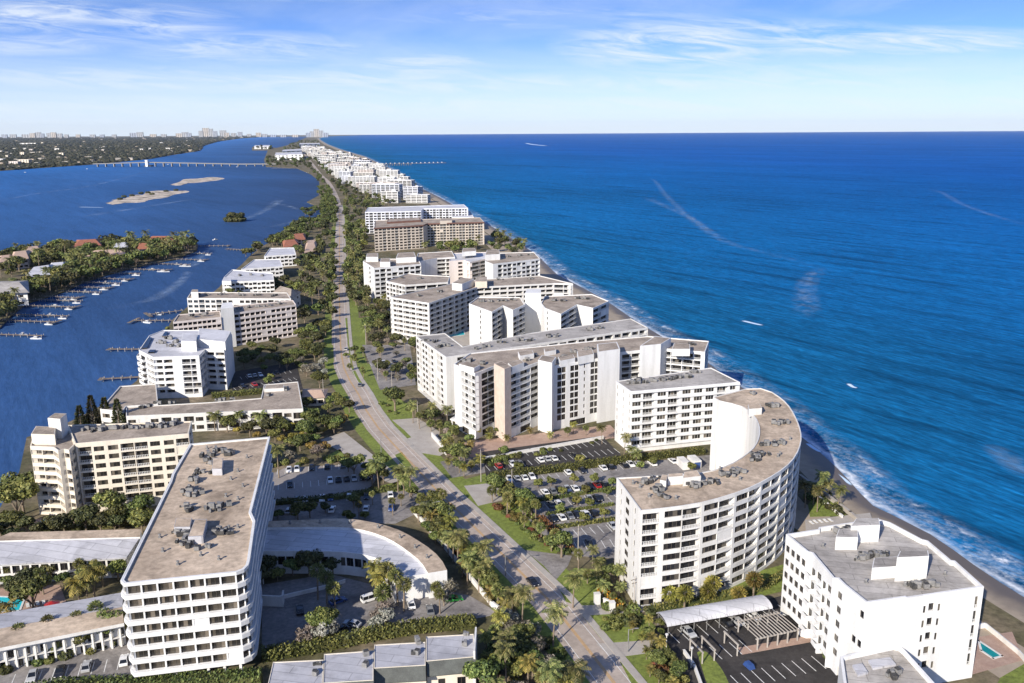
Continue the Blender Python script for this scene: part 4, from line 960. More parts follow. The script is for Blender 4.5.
# ------------------------------------------------------------------ cars
def car_parts(van=False):
    """x across, y forward; returns lower body+roof, glass, one wheel, lamps"""
    L, Wd = 4.7, 1.84; h = 1.95 if van else 1.46
    if van: prof = [(-2.35, .35), (-2.35, 1.0), (-2.3, 1.05), (1.2, 1.05), (2.2, .95), (2.35, .7), (2.35, .35)]; cab = [(-2.28, 1.05), (-2.15, h), (.9, h), (1.75, 1.02)]
    else: prof = [(-2.35, .35), (-2.35, .82), (-2.15, .93), (.95, .95), (2.05, .82), (2.35, .62), (2.35, .33)]; cab = [(-1.95, .93), (-1.3, h), (.05, h), (1.05, .95)]
    b = MB()
    def ext(p, w0, w1, mi, top=True):
        n = len(p)
        l = [(-w0 if z < 1 else -w1, y, z) for y, z in p]; r = [(w0 if z < 1 else w1, y, z) for y, z in p]
        for i in range(n - 1): b.face([l[i], r[i], r[i + 1], l[i + 1]], mi)
        b.face(l, mi); b.face(r[::-1], mi)
    ext(prof, Wd / 2, Wd / 2 - .04, 0)
    g = MB(); p = cab; w0, w1 = Wd / 2 - .07, Wd / 2 - .22
    l = [(-(w0 if k in (0, 3) else w1), y, z) for k, (y, z) in enumerate(p)]; r = [(-x, y, z) for x, y, z in l]
    g.face([l[0], r[0], r[1], l[1]]); g.face([l[2], r[2], r[3], l[3]]); g.face(l); g.face(r[::-1])
    k = .03
    b.face([(l[1][0] - k, l[1][1] - k, l[1][2] + .02), (r[1][0] + k, r[1][1] - k, r[1][2] + .02), (r[2][0] + k, r[2][1] + k, r[2][2] + .02), (l[2][0] - k, l[2][1] + k, l[2][2] + .02)], 0)
    for s in (-1, 1):   # pillars
        for a, c in ((0, 1), (2, 3)):
            A = Vector(l[a]) if s < 0 else Vector(r[a]); C = Vector(l[c]) if s < 0 else Vector(r[c]); b.tube(A, C, .05, n=4)
        A = Vector(l[1]).lerp(Vector(l[2]), .5); A.x *= -s; C = Vector(A); C.z = .95; C.x = -s * -w0; C.x = s * w0; b.tube(A, C, .045, n=4)
    wm = MB(); wm.tube((-.11, 0, 0), (.11, 0, 0), .33, n=10, mi=0); wm.tube((.11, 0, 0), (.115, 0, 0), .2, n=8, mi=1); wm.tube((-.11, 0, 0), (-.115, 0, 0), .2, n=8, mi=1)
    hl = MB(); hl.box((0, 0, 0), .36, .06, .16)
    return b, g, wm, hl
CAR = {}
for v in (False, True):
    b, g, wm, hl = car_parts(v)
    CAR[v] = (b, g.mesh('windows', [CARGLASS]), wm.mesh('wheel', [TYRE, METAL]), hl.mesh('headlight', [CARD]), {})
ncar = 0
def car(p, ang, colour, label, van=False, group=None):
    global ncar; ncar += 1
    b, g, wm, hl, cache = CAR[van]
    if colour not in cache: cache[colour] = b.mesh('body', [PAINTS[colour]])
    t = thing('parked_van' if van else 'parked_car', label, 'van' if van else 'car', (p.x, p.y, .09), ang, group)
    link('body', cache[colour], t); link('windows', g, t)
    for x in (-.82, .82):
        for y in (-1.45, 1.42): link('wheel', wm, t, Matrix.Translation((x, y, .33)))
    if p.y < 330:
        for x in (-.62, .62): link('headlight', hl, t, Matrix.Translation((x, 2.33, .6)))
    return t
STR = {}
def row(desc, p0, p1, cars, side=1, depth=5.2, stripes=True, pitch=2.75, noun='car'):
    """a row of parking bays whose kerb edge runs p0 -> p1 (pixels); bays open to `side`"""
    a, b = G(*p0), G(*p1); d = (b - a); L = d.length; d = d / L; n = Vector((-d.y, d.x, 0)) * side
    if stripes:
        m = MB(); k = 0
        while k * pitch < L:
            c = a + d * (k * pitch) + n * (depth / 2); m.box((c.x, c.y, .09), .16, depth, .012, math.atan2(-n.x, n.y)); k += 1
        tag(m.build('parking_markings', LINE), kind='structure')
    cnt = 0
    for (px, col) in cars:
        q = G(px, p0[1] + (p1[1] - p0[1]) * (px - p0[0]) / (p1[0] - p0[0])); s = (q - a).dot(d)
        s = (round(s / pitch - .5) + .5) * pitch + random.uniform(-.15, .15)
        pos = a + d * s + n * (depth / 2 + random.uniform(-.3, .3)); cnt += 1
        van = col.endswith('van'); c = col.replace(' van', '')
        car(pos, math.atan2(-n.x, n.y) + random.choice((0, math.pi)) + random.uniform(-.03, .03), c, f'{c} {"van" if van else "car"}, {ORDN[cnt - 1]} from the left {desc}', van, 'parked vehicles')
row('in the upper bays of the black-asphalt lot', (490, 456), (602, 440), [(498, 'black')], -1)
row('in the lower bays of the black-asphalt lot', (490, 471), (620, 453), [(501, 'red'), (515, 'white'), (522, 'grey'), (541, 'white'), (549, 'silver'), (557, 'white'), (577, 'black')], 1)
row('in the row just below the long hedge', (496, 479), (648, 461), [(505, 'white'), (511, 'silver'), (523, 'white'), (530, 'white'), (564, 'white'), (579, 'black'), (599, 'white'), (611, 'black'), (620, 'black'), (631, 'white'), (638, 'silver')], -1)
row('in the second row of the crescent condo lot', (520, 500), (640, 484), [(526, 'silver'), (533, 'black'), (546, 'white'), (555, 'grey'), (563, 'black'), (572, 'silver'), (581, 'white'), (589, 'black'), (597, 'red'), (603, 'black'), (608, 'black')], 1)
row('in the short middle row, crescent condo lot', (536, 504), (640, 491), [(548, 'grey'), (556, 'white'), (568, 'black'), (584, 'silver'), (592, 'black')], -1)
row('in the third row of the crescent condo lot', (552, 524), (640, 511), [(556, 'black'), (568, 'white'), (576, 'grey'), (584, 'black'), (591, 'white'), (600, 'black')], 1)
row('in striped bays by the crescent condo end wall', (556, 532), (640, 520), [(612, 'silver')], -1)
row('in the lowest bays beside the crescent condo', (560, 552), (620, 547), [(569, 'black'), (595, 'black')], 1)
row('along the hedge under the balcony block', (652, 468), (700, 462), [(652, 'white'), (676, 'white')], 1, stripes=False)
row('under the arched carport', (668, 632), (782, 604), [(686, 'silver'), (721, 'black'), (728, 'silver'), (746, 'white')], -1)
row('in the top row, lot behind long slab', (270, 470), (368, 462), [(287, 'white'), (294, 'white'), (310, 'black'), (326, 'black'), (341, 'grey'), (349, 'white')], -1)
row('in the middle row, lot behind long slab', (270, 491), (378, 480), [(293, 'black'), (331, 'white'), (337, 'black'), (342, 'black'), (349, 'black'), (356, 'silver'), (363, 'black'), (370, 'black')], 1)
row('in the bottom row, lot behind long slab', (268, 501), (368, 493), [(294, 'grey'), (308, 'silver'), (320, 'white'), (327, 'blue'), (334, 'black')], -1, stripes=False)
row('against the rim of the curved pavilion', (275, 516), (420, 512), [(291, 'silver'), (334, 'white'), (366, 'white'), (389, 'blue')], 1, stripes=False)
row('in the shady drive behind the pavilion', (320, 504), (420, 497), [(346, 'white'), (364, 'black'), (394, 'white')], 1, stripes=False)
row('in front of the colonnade wing', (10, 688), (150, 665), [(31, 'silver'), (54, 'black'), (85, 'silver'), (121, 'white')], 1)
row('before the bright white lagoon block', (236, 390), (298, 380), [(258, 'red'), (246, 'black')], 1)
row('in far bays by the white lagoon block', (240, 377), (294, 370), [(247, 'white'), (254, 'silver'), (260, 'white'), (275, 'black')], -1)
row('in the lot before the grey-roofed condo', (372, 366), (412, 362), [(378, 'grey'), (386, 'white'), (395, 'black'), (404, 'silver')], 1)
def one(px, ang, col, label, van=False): return car(G(*px), ang, col, label, van, 'parked vehicles')
one((370, 601), -1.0, 'white', 'white van parked beneath the silvery tree by the curved pavilion', True)
one((411, 606), .25, 'white', 'white car parked alone on the sunlit drive, its nose to the curved pavilion')
one((338, 603), -.9, 'blue', 'blue car beside the tall thin palm in the pavilion courtyard')
one((343, 631), -.9, 'black', 'black car half under the grey bare tree above the townhouse hedge')
one((454, 601), -1.3, 'green', 'bright green car under the bare trees by the long white wall')
one((352, 626), 1.2, 'silver', 'silver car between two grey bushes in the pavilion courtyard'); one((300, 612), .3, 'black', 'black car in the shade beside the small white walled enclosure'); one((430, 612), .2, 'grey', 'grey car on the drive just below the pavilion end wall')
suv = one((532.5, 584), math.atan2(-(RW[3] - RW[2]).x, (RW[3] - RW[2]).y) + math.pi, 'black', 'black car driving on the main road past the palm shadows'); suv.name = 'car'
for px, c, l in (((346, 350), 'silver', 'silver car on the straight road abreast of the white lagoon block'), ((337, 262), 'white', 'white car far up the straight road by the white villa blocks'), ((360, 386), 'grey', 'grey car driving round the bend beside the motel')):
    o = one(px, .1, c, l); o.name = 'car'

# ------------------------------------------------------------------ poles, walls, hedges, street things
def pole(px, h, label, name='street_lamp', arm=True):
    p = G(*px); t = thing(name, label, 'street lamp' if arm else 'utility pole', p, 0, 'poles along the road')
    m = MB(); m.tube((0, 0, 0), (0, 0, h), .16, .10, 8); m.build('shaft', METAL if arm else CONC, t)
    if arm: m = MB(); m.tube((0, 0, h - .2), (1.6, 0, h + .25), .06, n=5); m.box((1.9, 0, h + .2), .9, .35, .14); m.build('lamp_head', METAL, t)
    else:
        m = MB(); m.box((0, 0, h - .9), 2.4, .14, .14, .5); m.box((0, 0, h - 1.9), 1.8, .12, .12, .5); m.build('crossarm', WOOD, t)
for px, h, l in (((505.5, 576), 7, 'grey street lamp on the kerb above the black car'), ((433, 523), 7, 'grey street lamp by the road end of the shaded lot'), ((381.5, 459), 8, 'grey street lamp where the side street meets the road'), ((628, 652), 6, 'grey street lamp beside the crescent condo entrance drive')): pole(px, h, l)
for px, h, l in (((578, 560), 11, 'pale concrete pole at the crescent condo lot entrance'), ((512, 497), 10, 'pale concrete pole among palms at the lot corner'), ((481, 482), 12, 'tall pale pole at the left end of the long hedge'), ((378, 380), 11, 'pale pole on the lawn beside the grey-roofed condo drive'), ((366, 345), 12, 'pale pole on the roadside lawn, with the bushy palms behind'), ((418, 424), 10, 'pale pole at the white kerb left of the bay-windowed complex'), ((324, 402), 11, 'pale pole beside the orange-tiled roadside house'), ((392, 387), 8, 'short pale pole at the drive of the grey-roofed condo'), ((634, 608), 9, 'pale pole against the crescent condo end wall'), ((368, 300), 12, 'pale pole beside the road, abreast of the V-shaped condo')): pole(px, h, l, 'utility_pole', False)
for px, h, l in (((666, 654), 5, 'white lamp post left of the arched carport'), ((691, 668), 5, 'white lamp post on the curved path below the carport')):
    p = G(*px); t = thing('lamp_post', l, 'lamp post', p); m = MB(); m.tube((0, 0, 0), (0, 0, h), .13, .1, 8); m.build('shaft', WHITE, t); m = MB(); m.tube((0, 0, h), (0, 0, h + .3), .3, .38, 8); m.build('lamp_head', WHITE, t)

def wall(name, label, px, h, th, m, cat='wall', cap=None):
    pts = [G(x, y) for x, y in px]; b = MB(); o = pts[0].copy(); t = thing(name, label, cat, o)
    for a, c in zip(pts, pts[1:]):
        d = (c - a); mid_ = (a + c) / 2 - o; b.box((mid_.x, mid_.y, 0), d.length + th * .5, th, h, math.atan2(d.y, d.x))
    b.build('masonry', m, t)
    cp = MB()
    for a, c in zip(pts, pts[1:]):
        d = (c - a); mid_ = (a + c) / 2 - o; cp.box((mid_.x, mid_.y, h), d.length + th, th + .16, .12, math.atan2(d.y, d.x))
    cp.build('coping', cap or m, t); return t
wall('garden_wall', 'long white wall between the roadside palms and the pavilion courtyard', [(414, 514), (440, 543), (466, 575), (492, 607), (500, 613), (512, 616)], 1.6, .35, WHITE)
wall('garden_wall', 'white curved entrance wall left of the bay-windowed complex', [(432, 437), (440, 446), (446, 455)], 1.8, .4, WHITE)
wall('garden_wall', 'long white planter wall above the black parking lot', [(486, 460), (530, 452), (603, 439)], 1.2, .5, WHITE)
wall('garden_wall', 'low white wall along the path below the arched carport', [(684, 654), (694, 668), (702, 690)], 1.0, .4, WHITE)
wall('seawall', 'pale concrete seawall between the beach and the crescent condo garden', [(800, 478), (822, 494), (850, 515), (880, 540)], 1.2, .8, CONC)
wall('seawall', 'second pale garden wall parallel to the beach seawall', [(806, 488), (830, 508), (842, 518)], .9, .5, WHITE)
wall('pool_fence', 'white fence along the beach side of the small pool', [(960, 632), (985, 628), (1018, 655), (1026, 664)], 1.3, .15, WHITE, 'fence')
wall('garden_wall', 'white sign wall beside the crescent condo entrance', [(604, 604), (614, 608)], 1.6, .5, WHITE)
wall('garden_wall', 'low white wall in the shaded courtyard beside the long slab', [(262, 604), (330, 588), (345, 583)], 1.0, .3, WHITE)
wall('equipment_wall', 'small white walled enclosure against the foot of the long slab', [(262, 606), (283, 607), (284, 601)], 3.0, .3, WHITE)
for px, l, c, s in (((597, 604), 'white stone entrance pier on the lawn by the crescent condo', WHITE, (1.5, 1.2, 3)), ((612, 612), 'white gate pier beside the entrance path', WHITE, (1.3, 1.3, 2.8)), ((694, 466), 'blue and white site container behind the crescent condo roof', None, (3, 6, 3)), ((683, 467), 'white site container beside the blue one', None, (2.6, 6, 2.8))):
    p = G(*px); t = thing('gate_pier' if c else 'site_container', l, 'pier' if c else 'container', p, .2)
    m = MB(); m.box((0, 0, 0), *s); m.build('body', c or WHITE, t); m = MB(); m.box((0, 0, s[2]), s[0] + .15, s[1] + .15, .15)
    m.build('lid', WHITE, t)
    if not c and 'blue' in l[:5]:
        m = MB(); m.box((0, -s[1] / 2 - .06, .2), s[0] * .8, .1, s[2] * .8); m.build('door', PAINTS['blue'], t)

def leaf_cloud(n, size, ellipsoid, rng, centre=(0, 0, 0), flat=.5):
    b = MB(); cx, cy, cz = centre
    for _ in range(n):
        while 1:
            v = Vector((rng.uniform(-1, 1), rng.uniform(-1, 1), rng.uniform(-1, 1)))
            if .02 < v.length < 1: break
        v = v.normalized() * (v.length ** .45)
        p = Vector((cx + v.x * ellipsoid[0], cy + v.y * ellipsoid[1], cz + v.z * ellipsoid[2]))
        nrm = (v.normalized() + Vector((rng.uniform(-1, 1), rng.uniform(-1, 1), rng.uniform(-.6, 1))) * .9).normalized()
        a = nrm.orthogonal().normalized(); a = Matrix.Rotation(rng.random() * 6.28, 3, nrm) @ a; c = nrm.cross(a); s = size * rng.uniform(.6, 1.3)
        k = rng.uniform(.5, .9)
        b.face([p - a * s - c * s * k * .4, p + c * s * k * -.9 + a * s * .1, p + a * s - c * s * .1, p + a * s * .2 + c * s * k])
    return b
def hedge(label, px, w, h, lm, core=SOIL, dens=9, name='hedge'):
    pts = [G(x, y) for x, y in px]; o = pts[0].copy(); t = thing(name, label, 'hedge', o); b = MB(); cr = MB(); rg = random.Random(len(label))
    for a, c in zip(pts, pts[1:]):
        d = c - a; L = d.length; u = d / L; n = Vector((-u.y, u.x, 0)); mid_ = (a + c) / 2 - o
        cr.box((mid_.x, mid_.y, 0), L, w * .75, h * .85, math.atan2(u.y, u.x))
        for _ in range(int(L * dens * (w + 2 * h) / 2)):
            s = rg.uniform(0, L); q = rg.uniform(-1, 1); z = rg.uniform(.1, 1)
            if rg.random() < .5: q = math.copysign(1, q)
            else: z = 1
            p = a - o + u * s + n * q * w / 2 + Vector((0, 0, z * h)) + Vector((rg.gauss(0, .12), rg.gauss(0, .12), rg.gauss(0, .14)))
            nr = Vector((rg.uniform(-1, 1), rg.uniform(-1, 1), rg.uniform(-.2, 1))).normalized(); e = nr.orthogonal().normalized(); f = nr.cross(e); z_ = rg.uniform(.18, .38)
            b.face([p - e * z_ - f * z_ * .5, p + e * z_ * .3 - f * z_ * .7, p + e * z_, p + f * z_ * .8])
    b.build('foliage', lm, t); cr.build('stems', LEAFD, t); return t
hedge('long clipped green hedge between the black lot and the crescent condo lot', [(492, 479), (560, 471), (640, 460), (704, 453)], 3.2, 2.2, LEAF, dens=12)
hedge('bushy hedge along the top of the stepped townhouses', [(262, 660), (320, 650), (376, 638), (426, 630), (476, 626)], 3.4, 2.6, LEAF, dens=12)
hedge('bushy hedge across the foot of the long slab', [(-10, 706), (60, 694), (140, 690), (262, 684)], 3.4, 3.0, LEAF, dens=12)
hedge('green hedge below the shaded lot behind the long slab', [(268, 505), (330, 500), (400, 489)], 2.5, 1.6, LEAF)
hedge('dark hedge below the beige lagoon condo', [(40, 532), (100, 528), (156, 522)], 3, 2, LEAFD)
hedge('rust-red hedge bordering the crescent condo lot', [(540, 520), (558, 538), (572, 552)], 2, 1.8, RUSTL)
hedge('orange flowering hedge in front of the crescent condo end wall', [(600, 590), (612, 604), (620, 612)], 2.2, 1.8, ORNL)
hedge('green hedge on the planter edge below the bay-windowed complex', [(470, 464), (488, 462), (520, 456)], 1.6, 1.2, LEAF)
hedge('hedge along the courtyard drive beside the motel', [(212, 398), (264, 393)], 3, 2.2, LEAF)
hedge('green hedge along the balconied foot of the crescent condo', [(650, 612), (700, 604), (760, 590), (796, 570)], 2.4, 1.6, LEAFB)
hedge('rust-red hedge along the roadside palms beside the white wall', [(444, 528), (470, 560), (492, 588)], 2, 1.4, RUSTL)
hedge('green strip hedge between the third and last rows of the crescent condo lot', [(556, 528), (620, 519)], 2.4, .7, LEAFB)

hedge('low hedge strip below the second row of the crescent condo lot', [(526, 502.5), (570, 496.5), (616, 489)], 1.8, .9, LEAF)
hedge('short hedge strip between the two lower rows of the crescent condo lot', [(546, 515), (580, 510), (614, 505)], 1.6, .8, LEAFB)
hedge('green hedge along the road end of the crescent condo lot', [(497, 484), (516, 503), (534, 520)], 2, 1.4, LEAF)
# carport: barrel-vault roof on posts
z = 3.0
c0, c1 = G(667, 627, 3), G(773, 608.5, 3); c0.z = c1.z = 0; ax = (c1 - c0); L = ax.length; u = ax / L; n = Vector((-u.y, u.x, 0))
t = thing('carport', 'long white barrel-vaulted carport over parked cars beside the white seafront block', 'carport', c0)
m = MB(); N = 10; Wc = 6.2
for layer, r in ((0, 0), (1, -.14)):
    for i in range(N):
        def pt(k): an = math.pi * k / N; return n * (Wc / 2 - math.cos(an) * Wc / 2) + Vector((0, 0, z + math.sin(an) * (1.35 + r)))
        for s in range(24):
            a, b_ = u * (L * s / 24 + .03), u * (L * (s + 1) / 24 - .03); q = [a + pt(i), b_ + pt(i), b_ + pt(i + 1), a + pt(i + 1)]; m.face([tuple(x) for x in (q if layer == 0 else q[::-1])])
m.build('roof', WROOF, t)
for s in range(9):
    for e in (.3, Wc - .3):
        q = u * (L * (s + .15) / 8.4) + n * e; b_ = MB(); b_.tube((q.x, q.y, 0), (q.x, q.y, z + .2), .11, n=6); b_.build('post', METAL, t)
b_ = MB()
for s in range(9): q0 = u * (L * (s + .15) / 8.4) + n * .1; q1 = q0 + n * (Wc - .2); b_.tube((q0.x, q0.y, z), (q1.x, q1.y, z), .09, n=5)
b_.build('crossbeam', METAL, t)
forbid([c0, c1, c1 + n * 6, c0 + n * 6])
# pergola
p0, p1 = G(757, 650), G(797, 641); u = (p1 - p0).normalized(); n = Vector((-u.y, u.x, 0)); L = (p1 - p0).length
t = thing('pergola', 'open grey timber pergola frame over the bays beside the white seafront block', 'pergola', p0)
for i in range(5):
    for e in (0, 8): q = u * L * i / 4 + n * e; b_ = MB(); b_.box((q.x, q.y, 0), .3, .3, 2.8); b_.build('post', CONC, t)
b_ = MB()
for e in (0, 8): c = u * L / 2 + n * e; b_.box((c.x, c.y, 2.8), L + 1, .25, .3, math.atan2(u.y, u.x))
b_.build('beam', CONC, t)
b_ = MB()
for i in range(13): c = u * L * i / 12 + n * 4; b_.box((c.x, c.y, 3.1), .16, 9, .22, math.atan2(u.y, u.x))
b_.build('rafter', CONC, t)
for i_, (qa, w_) in enumerate((((702, 664), 'lower left'), ((714, 661), 'middle'), ((737, 656), 'upper right'))):
    q0 = G(*qa); t2 = thing('frame_arch', f'bare grey post-and-beam frame standing over the dark lot, {ORDN[i_]} from the left', 'frame', q0, 0, 'bare frames in the dark lot')
    for e in (0, 5.5): q = n * e; b_ = MB(); b_.box((q.x, q.y, 0), .28, .28, 2.9); b_.build('post', CONC, t2)
    b_ = MB(); c = n * 2.75; b_.box((c.x, c.y, 2.9), .3, 6.2, .3, math.atan2(-n.x, n.y)); b_.build('beam', CONC, t2)
row('in the bays beneath the pergola frame', (700, 700), (830, 668), [], 1)
row('in the open bays between carport and pergola', (712, 662), (752, 652), [], 1)
# blue tarpaulin-covered object
p = G(749, 668); t = thing('covered_cart', 'blue tarpaulin-covered cart on the dark lot beside the pink paving', 'cart', p, .4)
b_ = MB(); b_.box((0, 0, .35), 1.6, 2.6, 1.0, 0, 0, .7); b_.build('tarpaulin', PAINTS['blue'], t)
for x in (-.7, .7):
    w = MB(); w.tube((x - .1, 0, .33), (x + .1, 0, .33), .33, n=10); w.build('wheel', TYRE, t)
# pools
def pool(label, px, z=.1, wm_=POOLM):
    pts = [G(x, y) for x, y in px]; o = sum(pts, Vector()) / len(pts); t = thing('swimming_pool', label, 'swimming pool', o)
    b_ = MB(); b_.face([tuple(p - o + Vector((0, 0, z + .04))) for p in pts]); b_.build('water', wm_, t)
    k = MB()
    for a, c in zip(pts, pts[1:] + pts[:1]): d = c - a; q = (a + c) / 2 - o; k.box((q.x, q.y, z), d.length + .5, .5, .1, math.atan2(d.y, d.x))
    k.build('coping', WHITE, t)
pool('turquoise swimming pool at the left edge, among palms', [(-20, 614), (20, 611), (25, 598), (-20, 596)])
pool('teal swimming pool between the white seafront block and the beach', [(978.4, 641), (981, 651), (993, 659), (1002, 656.5)], .1, TEAL)
pool('small blue pool at the foot of the beige lagoon condo', [(40, 523), (52, 523), (53, 520), (42, 520)])
pool('small pale pool in the garden of the V-shaped condo', [(443, 338), (465, 335), (464, 331), (446, 333)])
for i, px in enumerate([(28, 607), (33, 606), (38, 605), (44, 604)]):
    t = thing('sun_lounger', f'pale sun lounger beside the turquoise pool, {ORDN[i]} from the water', 'lounger', G(*px), .6, 'loungers by the pool'); b_ = MB(); b_.box((0, 0, .3), .75, 1.5, .12); b_.build('seat', WHITE, t); b_ = MB(); b_.box((0, .95, .42), .75, .7, .12, 0); b_.build('backrest', WHITE, t)
for i, px in enumerate([(812, 524), (816, 523), (821, 522.5), (826, 522), (831, 521.5)]):
    t = thing('sun_lounger', f'white sun lounger on the seaside terrace behind the white block, {ORDN[i]} from the left', 'lounger', G(*px), .3, 'loungers by the sea'); b_ = MB(); b_.box((0, 0, .3), .8, 1.5, .12); b_.build('seat', WHITE, t); b_ = MB(); b_.box((0, .95, .42), .8, .7, .12, 0); b_.build('backrest', WHITE, t)
t = thing('parasol', 'red parasol between the palms and the sloped grey roof by the pool', 'parasol', G(53, 611)); b_ = MB(); b_.tube((0, 0, 0), (0, 0, 2.4), .05); b_.build('pole', METAL, t); b_ = MB(); b_.tube((0, 0, 2.1), (0, 0, 2.9), 1.9, .05, 10, cap=False); b_.build('canopy', PAINTS['red'], t)
# ------------------------------------------------------------------ trees
def frond(b, base, az, el, L, droop, rng, seg=7, wid=.75, mi=0):
    """feather frond: leaflets hang from an arching rib"""
    d = Vector((math.cos(az), math.sin(az), 0)); side = Vector((-d.y, d.x, 0)); p = Vector(base); e = el; prev = p
    for i in range(seg):
        t = i / seg; st = L / seg; q = p + (d * math.cos(e) + Vector((0, 0, math.sin(e)))) * st
        w = wid * (.35 + 1.3 * math.sin(math.pi * min(1, t * .85 + .12))) * L / 4
        up = Vector((0, 0, 1)); fwd = (q - p).normalized()
        for s in (-1, 1):
            out = (side * s + fwd * .55 - up * .45).normalized() * w
            b.face([p, p + fwd * st * .62, p + fwd * st * .7 + out * 1.0, p + out * .9 - up * .05], mi)
        p = q; e -= droop / seg
def palm_mesh(h, n, L, rng, lean=.06):
    tr = MB(); cr = MB(); p = Vector((0, 0, 0)); a = rng.random() * 6.28; top = None
    for i in range(5):
        q = Vector((math.cos(a) * lean * h * ((i + 1) / 5) ** 2, math.sin(a) * lean * h * ((i + 1) / 5) ** 2, h * (i + 1) / 5))
        tr.tube(p, q, .24 - .025 * i, .215 - .025 * i, 7, cap=False); p = q
    for k in range(n):
        t = k / n; frond(cr, p + Vector((0, 0, rng.uniform(-.1, .3))), k * 2.399 + rng.uniform(-.2, .2), 1.25 - 1.75 * t + rng.uniform(-.15, .15), L * rng.uniform(.85, 1.1), 1.2 + .5 * rng.random(), rng)
    return tr, cr
def fanpalm_mesh(h, n, rad, rng):
    tr = MB(); cr = MB(); lean = rng.uniform(-.04, .04) * h
    for i in range(4): tr.tube((lean * i / 4, 0, h * i / 4), (lean * (i + 1) / 4, 0, h * (i + 1) / 4), .26 - .02 * i, .24 - .02 * i, 7, cap=False)
    c = Vector((lean, 0, h))
    for k in range(n):
        t = (k + .5) / n; zc = 1 - 1.75 * t; r = math.sqrt(max(0, 1 - zc * zc)); an = k * 2.399
        d = Vector((math.cos(an) * r, math.sin(an) * r, zc)); d = (d + Vector((rng.gauss(0, .12), rng.gauss(0, .12), rng.gauss(0, .12)))).normalized()
        o = c + d * rad * .35; s = d.orthogonal().normalized(); s = Matrix.Rotation(rng.random() * 6.28, 3, d) @ s; f = d.cross(s); L = rad * rng.uniform(.55, .85)
        for j in range(5):
            an2 = -1.1 + 2.2 * j / 4; w = d * math.cos(an2) + s * math.sin(an2); w2 = d * math.cos(an2 + .42) + s * math.sin(an2 + .42)
            dr = Vector((0, 0, -.18 * L)); cr.face([o, o + w * L + dr + f * .1, o + (w + w2) * .5 * L * .8 + dr * .5])
    return tr, cr
def tree_mesh(h, rad, n, leaf, rng, lobes=7, trunk_h=.35):
    tr = MB(); cr = MB(); b0 = h * trunk_h
    tr.tube((0, 0, 0), (0, 0, b0), .04 * h, .028 * h, 7, cap=False)
    for k in range(lobes):
        an = k * 2.399 + rng.uniform(-.3, .3); rr = rad * (.0 if k == 0 else rng.uniform(.35, .68)); c = Vector((math.cos(an) * rr, math.sin(an) * rr, b0 + (h - b0) * rng.uniform(.35, .78)))
        if k == 0: c.z = h * .78
        tr.tube((0, 0, b0 * .9), tuple(c), .022 * h, .008 * h, 5, cap=False)
        r = rad * rng.uniform(.38, .56)
        cr.add(leaf_cloud(n // lobes, leaf, (r, r, r * .72), rng, c))
    return tr, cr
def pine_mesh(h, rad, n, rng):
    tr = MB(); cr = MB(); tr.tube((0, 0, 0), (0, 0, h * .97), .02 * h, .004 * h, 7)
    for k in range(n):
        t = rng.random() ** 1.2; z = h * (.12 + .87 * t); r = rad * (1 - t) ** .8 * rng.uniform(.35, 1) + .1; an = rng.random() * 6.28
        p = Vector((math.cos(an) * r, math.sin(an) * r, z - r * .15)); d = Vector((math.cos(an), math.sin(an), .5 + rng.uniform(-.4, .2))).normalized(); s = d.orthogonal().normalized(); s = Matrix.Rotation(rng.random() * 3, 3, d) @ s; L = .55 * rng.uniform(.6, 1.3)
        cr.face([p - s * .22, p + s * .22, p + d * L * 1.5 + s * .1, p + d * L * 1.4 - s * .12])
    return tr, cr
rt = random.Random(4)
LIB = {}
def reg(kind, gens, lm):
    LIB[kind] = []
    for tr, cr in gens: LIB[kind].append((tr.mesh('trunk', [BARK]), cr.mesh('crown', [lm])))
reg('coconut_palm', [palm_mesh(h, 22, 3.6, rt, l) for h, l in ((9, .1), (7.5, .05), (10.5, .08), (6, .12))], PALML)
reg('yellow_palm', [palm_mesh(h, 20, 3.2, rt, l) for h, l in ((5, .06), (6.5, .05), (4, .1))], PALMY)
reg('cabbage_palm', [fanpalm_mesh(h, 60, 2.0, rt) for h in (5, 6.5, 4.2, 8)], PALML)
reg('round_palm', [fanpalm_mesh(h, 80, 2.1, rt) for h in (3.6, 4.6)], PALMY)
reg('broad_tree', [tree_mesh(h, r, n, .42, rt) for h, r, n in ((8, 4, 1300), (6.5, 3.4, 1100), (9.5, 4.6, 1500), (5, 2.8, 900))], LEAF)
reg('dark_tree', [tree_mesh(h, r, n, .45, rt) for h, r, n in ((9, 4.5, 1300), (7, 3.6, 1100))], LEAFD)
reg('bright_tree', [tree_mesh(h, r, n, .40, rt, 6, .25) for h, r, n in ((7, 3.8, 1300), (5, 3, 1000), (8.5, 4.4, 1500))], LEAFB)
reg('silvery_tree', [tree_mesh(h, r, n, .34, rt, 8, .2) for h, r, n in ((6.5, 3, 700), (5, 2.5, 600))], SILV)
reg('bare_tree', [tree_mesh(h, r, n, .30, rt, 9, .2) for h, r, n in ((6, 3, 650), (4.6, 2.6, 560))], GREYL)
reg('golden_tree', [tree_mesh(h, r, n, .4, rt, 5, .25) for h, r, n in ((4, 2.2, 600),)], YELL)
reg('conifer', [pine_mesh(h, 3.2, 1500, rt) for h in (13, 15)], LEAFD)
reg('clipped_tree', [(lambda t, c: (t, c))(*tree_mesh(h, r, n, .36, rt, 9, .3)) for h, r, n in ((4.2, 1.9, 800),)], LEAFB)
SHR = {}
for nm_, lm_ in (('green', LEAF), ('bright', LEAFB), ('dark', LEAFD), ('rust', RUSTL), ('silvery', SILV)):
    SHR[nm_] = [leaf_cloud(260, .34, (1.3 * s, 1.2 * s, .8 * s), rt, (0, 0, .6 * s)).mesh('shrub', [lm_]) for s in (1, 1.4)]
